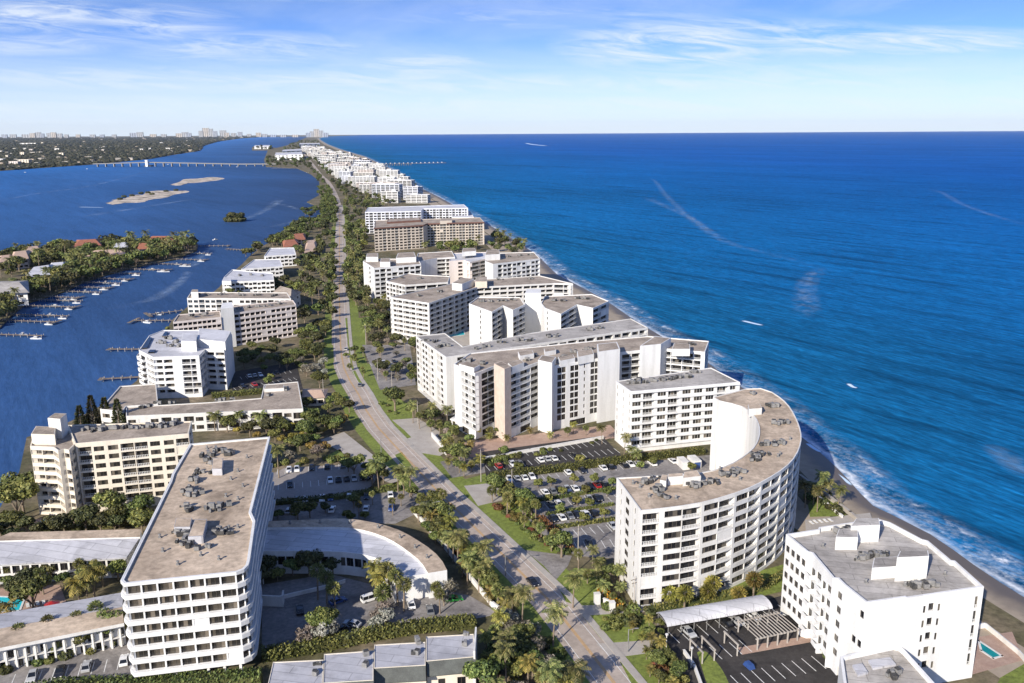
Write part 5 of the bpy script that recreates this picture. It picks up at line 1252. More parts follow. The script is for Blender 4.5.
# trees too far away to show trunk and crown apart
FAR = {}; FARMB = {}
for nm_, lm_ in (('broad', LEAF), ('dark', LEAFD), ('bright', LEAFB), ('palm', PALML)):
    FAR[nm_] = []
    for h, r in ((8, 4.4), (10, 5.2), (7, 4)):
        if nm_ == 'palm': tr, cr = palm_mesh(h + 1, 15, 3.8, rt)
        else: tr, cr = tree_mesh(h, r, 330, .8, rt, 6, .2)
        m_ = MB(); m_.add(tr); m_.m = [0] * len(m_.f); cr.m = [1] * len(cr.f); m_.add(cr)
        FAR[nm_].append(m_.mesh('tree', [BARK, lm_])); FARMB.setdefault(nm_, []).append(m_)
CATS = dict(coconut_palm='palm', yellow_palm='palm', cabbage_palm='palm', round_palm='palm')
WORDS = dict(coconut_palm='feathery green palm', yellow_palm='short yellow-green palm', cabbage_palm='fan-leaved palm', round_palm='round-headed palm', broad_tree='leafy green tree', dark_tree='dark green tree', bright_tree='bright green bushy tree', silvery_tree='silvery-leaved tree', bare_tree='grey half-bare tree', golden_tree='golden-leaved small tree', conifer='tall dark conifer', clipped_tree='round-clipped tree')
NAMES = dict(yellow_palm='feather_palm', broad_tree='shade_tree', dark_tree='shade_tree', bright_tree='shade_tree', silvery_tree='silver_tree', bare_tree='bare_tree', golden_tree='golden_tree', clipped_tree='clipped_tree')
PLANTED = []
def plant(kind, p, label, group=None, s=1.0, var=None):
    tr, cr = LIB[kind][rt.randrange(len(LIB[kind])) if var is None else var]
    t = thing(NAMES.get(kind, kind), label, CATS.get(kind, 'tree'), (p.x, p.y, 0), rt.random() * 6.28, group); t.scale = (s, s, s * rt.uniform(.92, 1.08))
    link('trunk', tr, t); link('crown', cr, t); PLANTED.append((p.x, p.y)); return t
def area(px): return [G(x, y) for x, y in px]
def scatter_pts(pts, n, sep, tries=60, avoid=True):
    xs = [p.x for p in pts]; ys = [p.y for p in pts]; out = []
    for _ in range(n * tries):
        if len(out) >= n: break
        x, y = rt.uniform(min(xs), max(xs)), rt.uniform(min(ys), max(ys))
        if not inside(x, y, pts) or (avoid and blocked(x, y)): continue
        if any((x - a) ** 2 + (y - c) ** 2 < sep * sep for a, c in out): continue
        out.append((x, y))
    return [Vector((x, y, 0)) for x, y in out]
def grove(px, n, sep, kinds, where, s=(.8, 1.2), avoid=True, group=None):
    """individual trees over a patch of ground; each is singled out by its kind and its rank from the near end"""
    P = sorted(scatter_pts(area(px), n, sep, avoid=avoid), key=lambda p: p.length); cnt = {}
    ks = [rt.choice(kinds) for _ in P]
    tot = {k: ks.count(k) for k in ks}
    for p, k in zip(P, ks):
        cnt[k] = cnt.get(k, 0) + 1
        lab = f'{ORD[cnt[k] - 1]} {WORDS[k]} {where}' if tot[k] > 1 else f'only {WORDS[k]} {where}'
        plant(k, p, lab, group or 'trees ' + where, rt.uniform(*s))
def single(kind, px, label, s=1.0, var=None, group=None): plant(kind, G(*px), label, group, s, var)

# singled-out trees
single('coconut_palm', (553, 646), 'slender tall palm leaning over the near roadside, its shadow across the road', 1.05, 0)
single('coconut_palm', (576, 700), 'big-headed palm at the bottom edge of the frame beside the road', 1.05, 1)
single('coconut_palm', (573, 608), 'slim palm on the lawn beside the crescent condo lot entrance', .95, 0)
single('coconut_palm', (279, 478), 'tall lone palm at the far corner of the long slab', 1.1, 2)
single('coconut_palm', (379, 492), 'tall thin palm on the green strip by the shaded lot', 1.0, 2)
for i, (x, y) in enumerate([(398, 492), (404, 496), (410, 497), (403, 488)]): single('coconut_palm', (x, y), f'{ORDN[i]} palm from the left in the tight clump at the shaded lot corner', .9, i % 4, 'palm clump at the shaded lot corner')
single('broad_tree', (395, 411), 'big round deep-green tree on the lawn inside the road bend', 1.25, 2)
single('bright_tree', (320, 388), 'tall bright green block of foliage beside the roadside house', 1.0, 2)
single('clipped_tree', (268, 386), 'round-clipped tree in the lot beside the bright white lagoon block', 1.1)
single('bright_tree', (272, 380), 'bushy green tree in the dark lot beyond the motel', .7, 1)
for i, (x, y) in enumerate([(19, 522), (24, 514)]): single('bright_tree', (x, y), ('tall leafy tree at the left edge by the lagoon', 'slightly farther leafy tree at the left edge by the lagoon')[i], 1.5, 2)
single('broad_tree', (113, 522), 'bright leafy tree at the foot of the beige lagoon condo', 1.25, 2); single('broad_tree', (143, 523), 'broad dark-green tree between the beige condo and the long slab', 1.05, 2); single('broad_tree', (128, 526), 'small leafy tree between two larger ones below the beige condo', .8, 1)
single('bright_tree', (34, 612), 'wide yellow-green tree beside the turquoise pool', 1.1, 2); single('yellow_palm', (80, 606), 'yellow-green palm sprawling against the sloped grey roof', 1.2, 0); single('yellow_palm', (95, 600), 'taller yellow-green palm between the two sloped roofs', 1.3, 1); single('yellow_palm', (10, 622), 'short palm at the pool edge by the frame border', 1.1, 2); single('coconut_palm', (88, 604), 'feathery palm rising between the two sloped roofs', .8, 1)
for i, (x, y) in enumerate([(82, 432), (94, 428), (107, 426), (120, 432)]): single('conifer', (x, y), f'dark conifer behind the beige condo roof, {ORDN[i]} from the left', .95, i % 2, 'conifers behind the beige condo')
for i, (x, y) in enumerate([(669, 606), (684, 612), (707, 604), (712, 600), (738, 606), (753, 598)]): single('round_palm', (x, y), f'round-headed palm before the crescent condo balconies, {ORDN[i]} from the left', 1.1, i % 2, 'round palms at the crescent condo foot')
single('coconut_palm', (729, 459), 'lone fan-topped palm against the blank white curved wall', .85, 1)
for i, (x, y) in enumerate([(805, 508), (813, 505), (820, 499), (828, 497), (817, 512), (838, 508)]): single('coconut_palm', (x, y), f'windswept seaside palm by the beach seawall, {ORDN[i]} in the clump', .85, i % 4, 'seaside palms by the crescent condo')
for i, (x, y) in enumerate([(602, 444), (630, 462), (624, 458), (636, 464)]): single('coconut_palm', (x, y), f'palm at the near corner of the gridded balcony block, {ORDN[i]} from the left', .75, i % 4, 'palms by the balcony block')
for i, (x, y) in enumerate([(326, 632), (322, 636)]): single('bright_tree', (x, y), ('tall narrow green tree standing in the shady courtyard', 'second narrow green tree, just nearer, in the shady courtyard')[i], .75, 2)
for i, (x, y) in enumerate([(380, 600), (384, 610), (376, 592), (390, 598)]): single(('yellow_palm', 'cabbage_palm')[i % 2], (x, y), f'slim palm in the island bed below the curved pavilion, {ORDN[i]} in the bed', 1.2)
for i, (x, y) in enumerate([(322, 644), (314, 640), (332, 640), (305, 646)]): single('bare_tree' if i % 2 else 'silvery_tree', (x, y), f'grey twiggy tree above the townhouse hedge, {ORDN[i]} in its clump', .8)
for i, (x, y) in enumerate([(378, 622), (386, 628), (384, 616), (376, 632)]): single('silvery_tree' if i % 2 else 'bare_tree', (x, y), f'silvery shrubby tree between the courtyard cars, {ORDN[i]} in its bed', .85)
for i, (x, y) in enumerate([(436, 600), (444, 606), (440, 614), (450, 596)]): single('bare_tree' if i % 2 else 'cabbage_palm', (x, y), f'tree in the bed beside the green car, {ORDN[i]} counted from the left', .8)
for i, (x, y) in enumerate([(369, 573), (380, 560), (372, 565)]): single('cabbage_palm', (x, y), f'small palm against the white roof edge of the pavilion, {ORDN[i]} of three', .9, 2)
for i, (x, y) in enumerate([(318, 600), (327, 606), (336, 616), (398, 606), (404, 612)]): single('cabbage_palm', (x, y), f'slender tall palm in the pavilion courtyard, {ORDN[i]} from the left', 1.05, 3)
for i, (x, y) in enumerate([(351, 522), (365, 520), (347, 519)]): single('clipped_tree', (x, y), f'small round tree at the rim of the curved pavilion, {ORDN[i]} of three', .8)
for i, (x, y) in enumerate([(298, 520), (310, 518), (278, 520)]): single('broad_tree', (x, y), f'shaded tree behind the curved pavilion roof, {ORDN[i]} of three', .7)
for i, (x, y) in enumerate([(290, 461), (318, 459), (312, 452), (325, 452)]): single('golden_tree' if i > 1 else 'bare_tree', (x, y), f'yellowish small tree at the top of the shaded lot, {ORDN[i]} in the strip', 1)
for i, (x, y) in enumerate([(504, 456), (519, 472), (580, 464)]): single('clipped_tree', (x, y), f'small round tree at the edge of the black lot, {ORDN[i]} from the left', 1.0, None, 'small trees in the car parks')
for i, (x, y) in enumerate([(538, 488), (551, 486), (574, 484), (594, 484), (607, 497), (577, 506), (560, 514), (640, 470), (653, 466), (692, 472), (527, 499), (563, 496), (586, 495), (548, 504), (590, 508), (604, 518), (584, 523), (612, 487)]): single('clipped_tree', (x, y), f'small round tree between parked cars of the crescent condo lot, {ORDN[i]} counted from the road', .85, None, 'small trees in the car parks')
for i, (x, y) in enumerate([(455, 668), (430, 672), (445, 670)]): single('yellow_palm', (x, y), f'palm standing before the rightmost townhouse, {ORDN[i]} of three', .8)
for i, (x, y) in enumerate([(99, 632), (22, 652), (52, 645), (80, 640)]): single('cabbage_palm', (x, y), f'slim palm against the colonnade wing, {ORDN[i]} of four', 1.0, 1)

# groves and rows
grove([(416, 520), (444, 530), (468, 556), (490, 584), (508, 616), (494, 612), (464, 582), (436, 546)], 30, 2.5, ['cabbage_palm', 'yellow_palm', 'coconut_palm', 'broad_tree'], 'between the white wall and the near road', (.7, 1.0))
grove([(484, 650), (505, 632), (530, 650), (562, 690), (565, 720), (480, 720)], 30, 2.7, ['coconut_palm', 'yellow_palm', 'cabbage_palm', 'broad_tree', 'bare_tree'], 'in the palm thicket at the bottom middle', (.75, 1.0), False)
grove([(500, 620), (518, 622), (535, 645), (515, 645)], 8, 2.5, ['silvery_tree', 'bare_tree', 'coconut_palm'], 'at the grey shadowed end of the white wall', (.8, 1))
grove([(488, 498), (506, 494), (545, 530), (572, 556), (560, 558), (520, 528)], 20, 2.7, ['cabbage_palm', 'yellow_palm', 'broad_tree'], 'along the road side of the crescent condo lot', (.65, .95), False)
grove([(578, 570), (612, 562), (622, 590), (632, 610), (606, 608), (585, 588)], 15, 2.6, ['cabbage_palm', 'coconut_palm', 'cabbage_palm', 'broad_tree'], 'on the lawn before the crescent condo end wall', (.5, .75))
grove([(630, 628), (660, 625), (690, 690), (650, 690), (640, 655)], 16, 2.6, ['bright_tree', 'yellow_palm', 'broad_tree'], 'along the curved path below the carport', (.3, .6), False)
grove([(438, 450), (470, 448), (482, 470), (470, 480), (445, 470)], 18, 2.8, ['cabbage_palm', 'coconut_palm', 'broad_tree', 'yellow_palm'], 'at the left end of the black parking lot', (.6, .9), False)
grove([(450, 432), (500, 436), (560, 434), (600, 430), (600, 436), (490, 446), (452, 446)], 14, 3.2, ['cabbage_palm', 'broad_tree', 'yellow_palm'], 'at the foot of the bay-windowed complex', (.5, .8), False)
grove([(408, 414), (446, 418), (450, 440), (430, 432), (412, 428)], 18, 3, ['coconut_palm', 'cabbage_palm', 'broad_tree', 'bare_tree'], 'between the road and the grey-roofed condo west front', (.7, 1))
grove([(205, 430), (300, 418), (348, 425), (344, 440), (300, 452), (262, 440)], 40, 4.2, ['broad_tree', 'dark_tree', 'broad_tree', 'coconut_palm', 'golden_tree'], 'between the motel and the shaded lot', (.7, 1.0))
grove([(345, 470), (380, 468), (392, 480), (378, 490)], 8, 4, ['broad_tree', 'dark_tree', 'bright_tree'], 'at the road end of the shaded lot', (.6, .9), False)
grove([(262, 575), (330, 570), (345, 585), (262, 600)], 9, 4, ['dark_tree', 'broad_tree'], 'in the deep shade of the pavilion courtyard', (.6, .9))
grove([(262, 522), (262, 506), (420, 496), (430, 512), (380, 520)], 9, 6, ['broad_tree', 'cabbage_palm', 'dark_tree'], 'around the shady drive behind the pavilion', (.5, .8), False)
grove([(420, 506), (445, 500), (448, 524), (430, 528)], 10, 3.4, ['silvery_tree', 'broad_tree', 'cabbage_palm'], 'at the top end of the long white wall', (.6, .9), False)
grove([(-10, 660), (124, 630), (128, 642), (-10, 676)], 14, 3.2, ['yellow_palm', 'cabbage_palm', 'bright_tree'], 'in the bed before the colonnade wing', (.6, .9), False)
grove([(-10, 580), (120, 575), (122, 590), (-10, 600)], 14, 4, ['dark_tree', 'broad_tree', 'cabbage_palm'], 'in the shaded garden between the sloped roofs', (.6, .9), False)
grove([(-10, 548), (4, 520), (36, 536), (150, 524), (150, 532), (20, 545)], 16, 4, ['dark_tree', 'broad_tree'], 'behind the villa wing under the beige condo', (.7, 1.1), False)
grove([(300, 330), (326, 330), (325, 380), (300, 378)], 22, 5, ['broad_tree', 'dark_tree', 'silvery_tree', 'bare_tree', 'broad_tree'], 'west of the road beside the pinkish banded slab', (.8, 1.15))
grove([(236, 352), (300, 345), (302, 372), (238, 372)], 18, 5, ['broad_tree', 'dark_tree', 'bright_tree'], 'between the banded slab and the white lagoon block', (.7, 1.0), False)
grove([(362, 308), (388, 305), (392, 338), (372, 350), (364, 340)], 34, 5, ['coconut_palm', 'cabbage_palm', 'dark_tree', 'broad_tree'], 'between the road lawn and the V-shaped condo', (.8, 1.15))
grove([(370, 345), (412, 342), (416, 352), (372, 366)], 14, 5, ['cabbage_palm', 'broad_tree', 'bare_tree', 'dark_tree'], 'around the drive of the V-shaped condo', (.7, 1), False)
grove([(372, 368), (416, 366), (420, 384), (378, 382)], 14, 5, ['cabbage_palm', 'dark_tree', 'bare_tree', 'broad_tree'], 'beside the small lot before the grey-roofed condo', (.6, .9), False)
grove([(344, 355), (362, 352), (372, 380), (352, 378)], 9, 6, ['cabbage_palm', 'broad_tree'], 'dotted over the lawn strip by the road bend', (.5, .8), False)
grove([(300, 395), (340, 400), (362, 428), (330, 428), (304, 418)], 13, 5, ['broad_tree', 'dark_tree', 'golden_tree'], 'around the roadside house at the bend', (.6, .9))
grove([(480, 290), (560, 288), (560, 292), (480, 296)], 0, 5, ['dark_tree'], 'x')
grove([(420, 338), (470, 322), (474, 340), (430, 350)], 10, 5, ['coconut_palm', 'broad_tree'], 'in the garden of the V-shaped condo', (.6, .9))
grove([(225, 291), (290, 286), (292, 292), (228, 297)], 14, 6, ['broad_tree', 'dark_tree', 'bright_tree'], 'between the long white condo and stepped lagoon block', (.8, 1.1))
grove([(218, 330), (222, 318), (170, 326), (162, 334)], 7, 6, ['broad_tree', 'bright_tree'], 'at the lagoon edge behind the bright white block', (.6, .9), False)

# shrubs over beds and verges
def shrubs(px, n, sep, kinds, where):
    P = sorted(scatter_pts(area(px), n, sep, avoid=False), key=lambda p: p.length); cnt = {}
    for p in P:
        k = rt.choice(kinds); cnt[k] = cnt.get(k, 0) + 1
        o = link('shrub', SHR[k][rt.randrange(2)]); o.location = (p.x, p.y, 0); o.rotation_euler.z = rt.random() * 6; s = rt.uniform(.6, 1.15); o.scale = (s, s, s)
        tag(o, f'{k} shrub, {ORD[cnt[k] - 1]} of its colour {where}', 'shrub', 'shrubs ' + where)
shrubs([(448, 530), (500, 592), (512, 612), (500, 608), (460, 560)], 24, 1.6, ['green', 'rust', 'dark'], 'under the palms inside the long white wall')
shrubs([(600, 600), (646, 600), (655, 618), (630, 632), (602, 632)], 22, 1.8, ['bright', 'green', 'dark'], 'around the crescent condo entrance lawn')
shrubs([(648, 640), (664, 648), (700, 700), (662, 700)], 22, 1.8, ['bright', 'dark', 'rust'], 'by the curved path below the carport')
shrubs([(490, 503), (552, 545), (574, 556), (545, 548)], 24, 1.7, ['green', 'dark', 'bright', 'rust'], 'along the edge of the crescent condo lot')
shrubs([(486, 650), (560, 640), (590, 700), (490, 710)], 26, 2, ['green', 'dark', 'bright'], 'in the thicket at the bottom middle')
shrubs([(470, 462), (600, 440), (606, 442), (490, 468)], 16, 2.4, ['green', 'bright', 'dark'], 'along the planter above the black lot')
shrubs([(0, 660), (120, 636), (124, 646), (0, 676)], 22, 1.9, ['bright', 'green', 'dark'], 'before the colonnade wing')
shrubs([(300, 640), (340, 632), (345, 645), (305, 652)], 8, 1.8, ['green', 'silvery'], 'above the townhouse hedge')
shrubs([(800, 590), (836, 640), (834, 668), (800, 610)], 18, 1.7, ['green', 'bright'], 'along the foot of the white seafront block')
shrubs([(806, 500), (822, 490), (848, 512), (840, 516)], 14, 2, ['dark', 'green'], 'on the seaside lawn')
shrubs([(212, 470), (360, 455), (362, 462), (268, 468)], 14, 2.5, ['dark', 'green', 'bright'], 'at the top of the shaded lot')
shrubs([(372, 400), (395, 396), (412, 412), (395, 418)], 8, 2.5, ['green', 'bright', 'dark'], 'on the lawn inside the road bend')

# farther up the island: one mesh per tree
FARL = []
def far_grove(px, n, sep, kinds, where, s=(.9, 1.3), avoid=True):
    P = sorted(scatter_pts(area(px), n, sep, 40, avoid), key=lambda p: p.length); cnt = {}; ks = [rt.choice(kinds) for _ in P]
    for p, k in zip(P, ks):
        cnt[k] = cnt.get(k, 0) + 1; FARL.append((p, k, cnt[k], where, rt.uniform(*s), rt.randrange(3), rt.random() * 6))
def plant_far():
    """the 280 trees and 200 palms that show largest stand alone, the rest is one mass"""
    W2 = dict(broad='leafy tree', dark='dark tree', bright='light green tree', palm='palm'); n_ = {'palm': 0, 'tree': 0}; mass = MB(); lay = []
    for p, k, i, where, q, var, rz in sorted(FARL, key=lambda t: t[0].length / t[4]):
        nm = 'palm' if k == 'palm' else 'tree'; n_[nm] += 1
        if n_[nm] > (200 if nm == 'palm' else 280):
            lm = {'broad': 1, 'dark': 2, 'bright': 3, 'palm': 4}[k]; mb = FARMB[k][var]; s0 = len(mass.f)
            mass.add(mb, Matrix.Translation((p.x, p.y, 0)) @ Matrix.Rotation(rz, 4, 'Z') @ Matrix.Scale(q, 4))
            for j in range(s0, len(mass.f)): mass.m[j] = lm if mass.m[j] else 0
            continue
        o = link(nm, FAR[k][var]); o.location = (p.x, p.y, 0); o.rotation_euler.z = rz; o.scale = (q, q, q)
        tag(o, f'{ORD[i - 1]} {W2[k]} {where}' if i <= 30 else f'{W2[k]} deep in the mass {where}', nm, 'far trees ' + where)
    if mass.f: tag(mass.build('distant_trees', [BARK, LEAF, LEAFD, LEAFB, PALML]), kind='stuff', label='distant trees along the narrow far end of the island')
far_grove([(296, 250), (335, 245), (334, 330), (300, 330)], 56, 8, ['broad', 'dark', 'palm'], 'west of the straight road by the white villa blocks')
far_grove([(302, 212), (336, 208), (336, 240), (270, 244), (285, 236)], 85, 7.5, ['dark', 'broad'], 'on the dark wooded point west of the straight road')
far_grove([(343, 232), (366, 228), (366, 262), (344, 262)], 46, 8.5, ['broad', 'dark', 'palm'], 'east of the road beside the beige slab')
far_grove([(343, 264), (364, 264), (368, 306), (345, 306)], 60, 7, ['palm', 'broad', 'dark'], 'east of the road beside the white complex')
far_grove([(420, 250), (480, 246), (484, 252), (424, 256)], 16, 8, ['broad', 'palm'], 'behind the white complex', avoid=True)
far_grove([(486, 240), (505, 236), (528, 250), (512, 256), (490, 250)], 18, 8, ['dark', 'broad', 'palm'], 'on the beach side of the beige slab')
far_grove([(322, 226), (322, 197), (336, 197), (338, 208)], 44, 10, ['broad', 'bright'], 'on the mangrove bump by the straight road')
far_grove([(344, 205), (384, 200), (384, 222), (362, 225), (344, 228)], 46, 13, ['broad', 'dark', 'palm'], 'east of the road before the blue-white slab')
far_grove([(342, 194), (372, 192), (396, 204), (384, 208), (344, 206)], 50, 15, ['broad', 'palm', 'dark'], 'in the green wedge between road and white blocks')
far_grove([(318, 190), (328, 188), (333, 196), (318, 198)], 22, 15, ['broad', 'bright'], 'on the narrow lagoon shore west of the road')
far_grove([(331, 181), (345, 179), (362, 191), (340, 194)], 30, 19, ['broad', 'dark'], 'east of the first far bend')
far_grove([(313, 172), (320, 172), (326, 182), (322, 188)], 18, 19, ['broad', 'dark'], 'west of the first far bend')
far_grove([(313, 158), (326, 156), (338, 172), (330, 179), (322, 172)], 60, 24, ['broad', 'dark'], 'inland of the far white blocks', (1.3, 2))
far_grove([(266, 166.5), (268, 158), (312, 160), (313, 172), (300, 168)], 60, 26, ['broad', 'dark'], 'at the island end of the bridge', (1.3, 2))
far_grove([(284, 147), (300, 141), (318, 141), (322, 151), (306, 158), (282, 157)], 110, 45, ['dark', 'broad'], 'at the far narrow end of the island', (1.6, 2.6))
far_grove([(240, 262), (250, 251), (264, 245), (284, 236), (300, 228), (304, 236), (290, 247), (268, 248)], 34, 7, ['bright', 'broad', 'dark'], 'on the lagoon bank by the red roofs', avoid=False)
far_grove([(336, 182), (400, 178), (424, 198), (384, 203), (360, 190)], 45, 22, ['broad', 'palm', 'dark'], 'among the pale blocks short of the pier', (1, 1.5))
far_grove([(318, 150), (340, 152), (390, 172), (400, 180), (345, 180), (326, 158)], 50, 34, ['broad', 'palm', 'dark'], 'among the pale blocks around the pier', (1.3, 2))
# ------------------------------------------------------------------ the peninsula of villas across the lagoon
PZ = -1.2
PEN = [(-40, 345), (0, 329), (12, 316), (27, 304), (47, 298), (66, 292), (82, 283.6), (94, 279.5), (123, 271), (154, 264), (176, 260), (197, 251), (198, 245), (180, 240.5), (140, 241), (100, 245), (50, 249), (0, 256), (-60, 262)]
poly('peninsula', [G(x, y, PZ) for x, y in PEN], SOIL, -.2, skirt=-3)
def house(label, px, z, rise, wallm, roofm, i): gable('villa', label, px, z + 3, rise + 1, wallm, roofm, group='villas on the peninsula', seed=200 + i)
HS = [('white two-storey villa with grey hip roof at the left edge of the peninsula', [(-14, 293), (27, 292), (26, 281), (-10, 282)], 7, 2.5, WHITEB, GREYR),
      ('white-roofed villa with a pale hip roof, centre of the peninsula', [(26, 277), (50, 274), (56, 264), (34, 268)], 5, 3, WHITEB, WROOF), ('second white-roofed wing beside the pale hip roof', [(48, 270), (66, 268), (66, 262), (52, 263)], 5, 2, WHITEB, WROOF),
      ('pink-roofed villa at the left shore of the peninsula', [(12, 260), (28, 258), (30, 250), (14, 252)], 6, 2.5, PINKISH, PALET), ('cream villa with brown roof beside the pink-roofed one', [(26, 253), (40, 251), (40, 246), (28, 247)], 6, 2, CREAM, PALET),
      ('long red-roofed villa on the far shore of the peninsula', [(74, 247), (100, 245), (100, 239), (78, 240)], 6, 2.5, PINKISH, REDT), ('low pale-roofed villa in the middle of the palms', [(88, 256), (124, 254), (124, 250), (94, 251)], 4.5, 2, CREAM, PALET),
      ('small red hip-roofed villa among the trees', [(138, 249), (149, 248.5), (148, 244), (139, 244)], 6, 2.5, PINKISH, REDT), ('white villa before the long red roof', [(114, 248), (128, 247), (127, 243), (115, 244)], 6, 2, WHITEB, WROOF), ('red-roofed villa nearest the peninsula tip', [(148, 241), (174, 241), (172, 237.5), (150, 237.5)], 6, 2.5, PINKISH, REDT),
      ('pale villa half hidden at the left frame edge', [(0, 262), (12, 260), (12, 255), (0, 256)], 5, 2, CREAM, PALET)]
for i, h in enumerate(HS): house(*h, i)
far_grove([(0, 325), (28, 302), (70, 288), (70, 268), (0, 296), (-20, 330)], 85, 6, ['broad', 'bright', 'dark', 'palm'], 'on the near left half of the peninsula', (.9, 1.4))
far_grove([(70, 288), (100, 277), (150, 262), (150, 252), (70, 262)], 95, 6.5, ['broad', 'dark', 'broad', 'palm'], 'along the dock side of the peninsula', (1, 1.5))
far_grove([(150, 262), (176, 258), (196, 250), (196, 244), (150, 246)], 60, 7, ['dark', 'broad', 'palm'], 'at the wooded tip of the peninsula', (1, 1.5))
far_grove([(0, 280), (70, 262), (150, 252), (150, 244), (60, 249), (0, 258)], 90, 8, ['palm', 'broad', 'dark'], 'on the far shore of the peninsula', (1.1, 1.6))
# docks and boats
boatc = MB()
def boat_mesh(L, W, cabin):
    b = MB(); n = 8; pr = []
    for i in range(n + 1):
        t = i / n; w = W / 2 * (1 - max(0, (t - .45) / .55) ** 2.2); pr.append((w, L * (t - .5)))
    top = [(-w, y, 1.1 + .35 * max(0, y / L)) for w, y in pr] + [(w, y, 1.1 + .35 * max(0, y / L)) for w, y in reversed(pr)]
    bot = [(x * .7, y * .95, 0) for x, y, z in top]
    k = len(top)
    for i in range(k): j = (i + 1) % k; b.face([bot[i], bot[j], top[j], top[i]][::-1])
    b.face(top[::-1]); 
    c = MB()
    if cabin: c.box((0, -L * .02, 1.1), W * .62, L * .38, 1.2, 0, 0, .82); c.box((0, -L * .05, 2.5), W * .55, L * .26, .12)
    else: c.box((0, -L * .05, 1.1), W * .3, L * .14, .8, 0, 0, .8)
    g = MB(); g.box((0, L * .0, 1.5 if cabin else 1.7), W * .6, L * .37 if cabin else L * .1, .5, 0, 0, .9)
    r = MB()
    if cabin:
        for x in (-W * .25, W * .25):
            for y in (-L * .16, L * .06): r.tube((x, y, 2.2), (x, y, 2.55), .06, n=4)
    else:
        r.box((0, -L * .05, 2.6), W * .7, L * .25, .1)
        for x in (-W * .3, W * .3):
            for y in (-L * .15, L * .05): r.tube((x, y, 1.1), (x, y, 2.6), .06, n=4)
    return b.mesh('hull', [WHITEB]), c.mesh('cabin', [WHITE]), g.mesh('windscreen', [CARGLASS]), r.mesh('hardtop', [WHITE])
BOATS = [boat_mesh(16, 4.6, True), boat_mesh(10, 3.2, True), boat_mesh(8, 2.6, False)]
def boat(p, ang, k, label, group='boats moored along the peninsula'):
    t = thing(('motor_yacht', 'cabin_cruiser', 'motor_boat')[k], label, 'boat', (p.x, p.y, SEA - .1), ang, group); t.scale = (.72, .72, .72)
    for m_ in BOATS[k]: link(m_.name.split('.')[0], m_, t)
pm_ = MB(); pm_.tube((0, 0, -2.4), (0, 0, .9), .17, n=6); PILE = pm_.mesh('pile', [CONC])
def dock(p, d, L, label, group, w=2.0, head=0):
    t = thing('dock', label, 'dock', (p.x, p.y, 0), math.atan2(d.y, d.x), group); b = MB(); b.box((L / 2, 0, -.1), L, w, .18)
    if head: b.box((L + w / 2, 0, -.1), w, head, .18)
    b.build('deck', WOOD, t); n = int(L / 5) + 1
    for i in range(n + 1):
        for s in (-1, 1): link('pile', PILE, t, Matrix.Translation((L * i / n, s * w * .5, 0)))
DK = [((-4, 336), 34), ((6, 322), 48), ((14, 316), 46), ((24, 307), 44), ((36, 301), 46), ((48, 298), 34), ((64, 292.5), 34), ((74, 288), 36), ((84, 283.5), 36), ((96, 279.5), 34), ((112, 274), 32), ((128, 270), 50), ((152, 264.5), 50), ((174, 260), 36), ((190, 254), 30)]
for i, ((x, y), L) in enumerate(DK):
    p = G(x, y, PZ); q = G(x + 10, y + .3, PZ); d = (q - p); d.z = 0; d.normalize(); p = p - d * 6
    L *= rt.uniform(.62, .95); dock(p, d, L + 6, f'wooden dock on the peninsula, {ORDN[i]} from the near end', 'docks along the peninsula', 2.2, 12 if i % 2 else 0)
    e = p + d * (L + 5); nn = Vector((-d.y, d.x, 0)); kk = 0 if i in (11, 12) else rt.choice((1, 2, 2, 1))
    boat(e - nn * (4.5 if i != 12 else 6), math.atan2(d.y, d.x) - 1.57 + rt.uniform(-.1, .1), kk, f'white {"yacht" if kk == 0 else "boat"} at the end of the {ORDN[i]} peninsula dock from the near end')
    if i % 2 == 0: boat(e - d * 15 + nn * 4, math.atan2(d.y, d.x) - 1.57 + rt.uniform(-.1, .1), 2, f'small boat lifted beside the {ORDN[i]} peninsula dock from the near end')
    elif i in (3, 11): boat(e - d * 17 + nn * 4, math.atan2(d.y, d.x) + 1.57, 1, f'cabin boat inside the T-head of the {ORDN[i]} peninsula dock from the near end')
p = G(196, 247, PZ); dock(p, Vector((1, .05, 0)), 34, 'wooden dock standing off the peninsula tip', 'docks along the peninsula', 2.5, 10)
for i, (a, c, l) in enumerate((((176, 322), (136, 322), 'long T-shaped dock off the banded slab'), ((182, 312), (150, 316), 'farther dock beside the T-shaped one, off the banded slab'), ((140, 351), (112, 351), 'straight dock off the bright white lagoon block'), ((140, 379), (104, 381), 'dock with planked platform beside the motel'), ((244, 251), (228, 250), 'small dock off the farthest white villa block'))):
    p, q = G(*a, PZ), G(*c, PZ); d = q - p; d.z = 0; dock(p, d.normalized(), d.length, l, 'docks along the lagoon bank', 2.4, 16 if i in (0, 1) else 5)
boat(G(147, 323, PZ), 1.2, 1, 'boat with tall outriggers moored at the T-shaped dock', None); boat(G(158, 315, PZ), 1.4, 2, 'small boat at the farther dock off the banded slab', None)
boat(G(215.5, 240, PZ), -.6, 1, 'white boat under way off the peninsula tip', None); boat(G(168, 164.5, PZ), 1, 0, 'white boat by the middle of the road bridge', None); boat(G(87, 169, PZ), 1, 0, 'white boat on the wide water off the far left shore', None); boat(G(25, 172.5, PZ), 1, 0, 'white boat nearest the left frame edge on the far water', None); boat(G(237, 167, PZ), 1, 0, 'white boat passing near the island end of the bridge', None); boat(G(367.5, 135.6, SEA), 1, 0, 'tiny white boat on the ocean horizon', None); boat(G(530, 144, SEA), 1, 0, 'white boat trailing foam on the far ocean', None); boat(G(308, 172.6, PZ), 1.5, 0, 'white boat at the shore below the far marina dock', None)

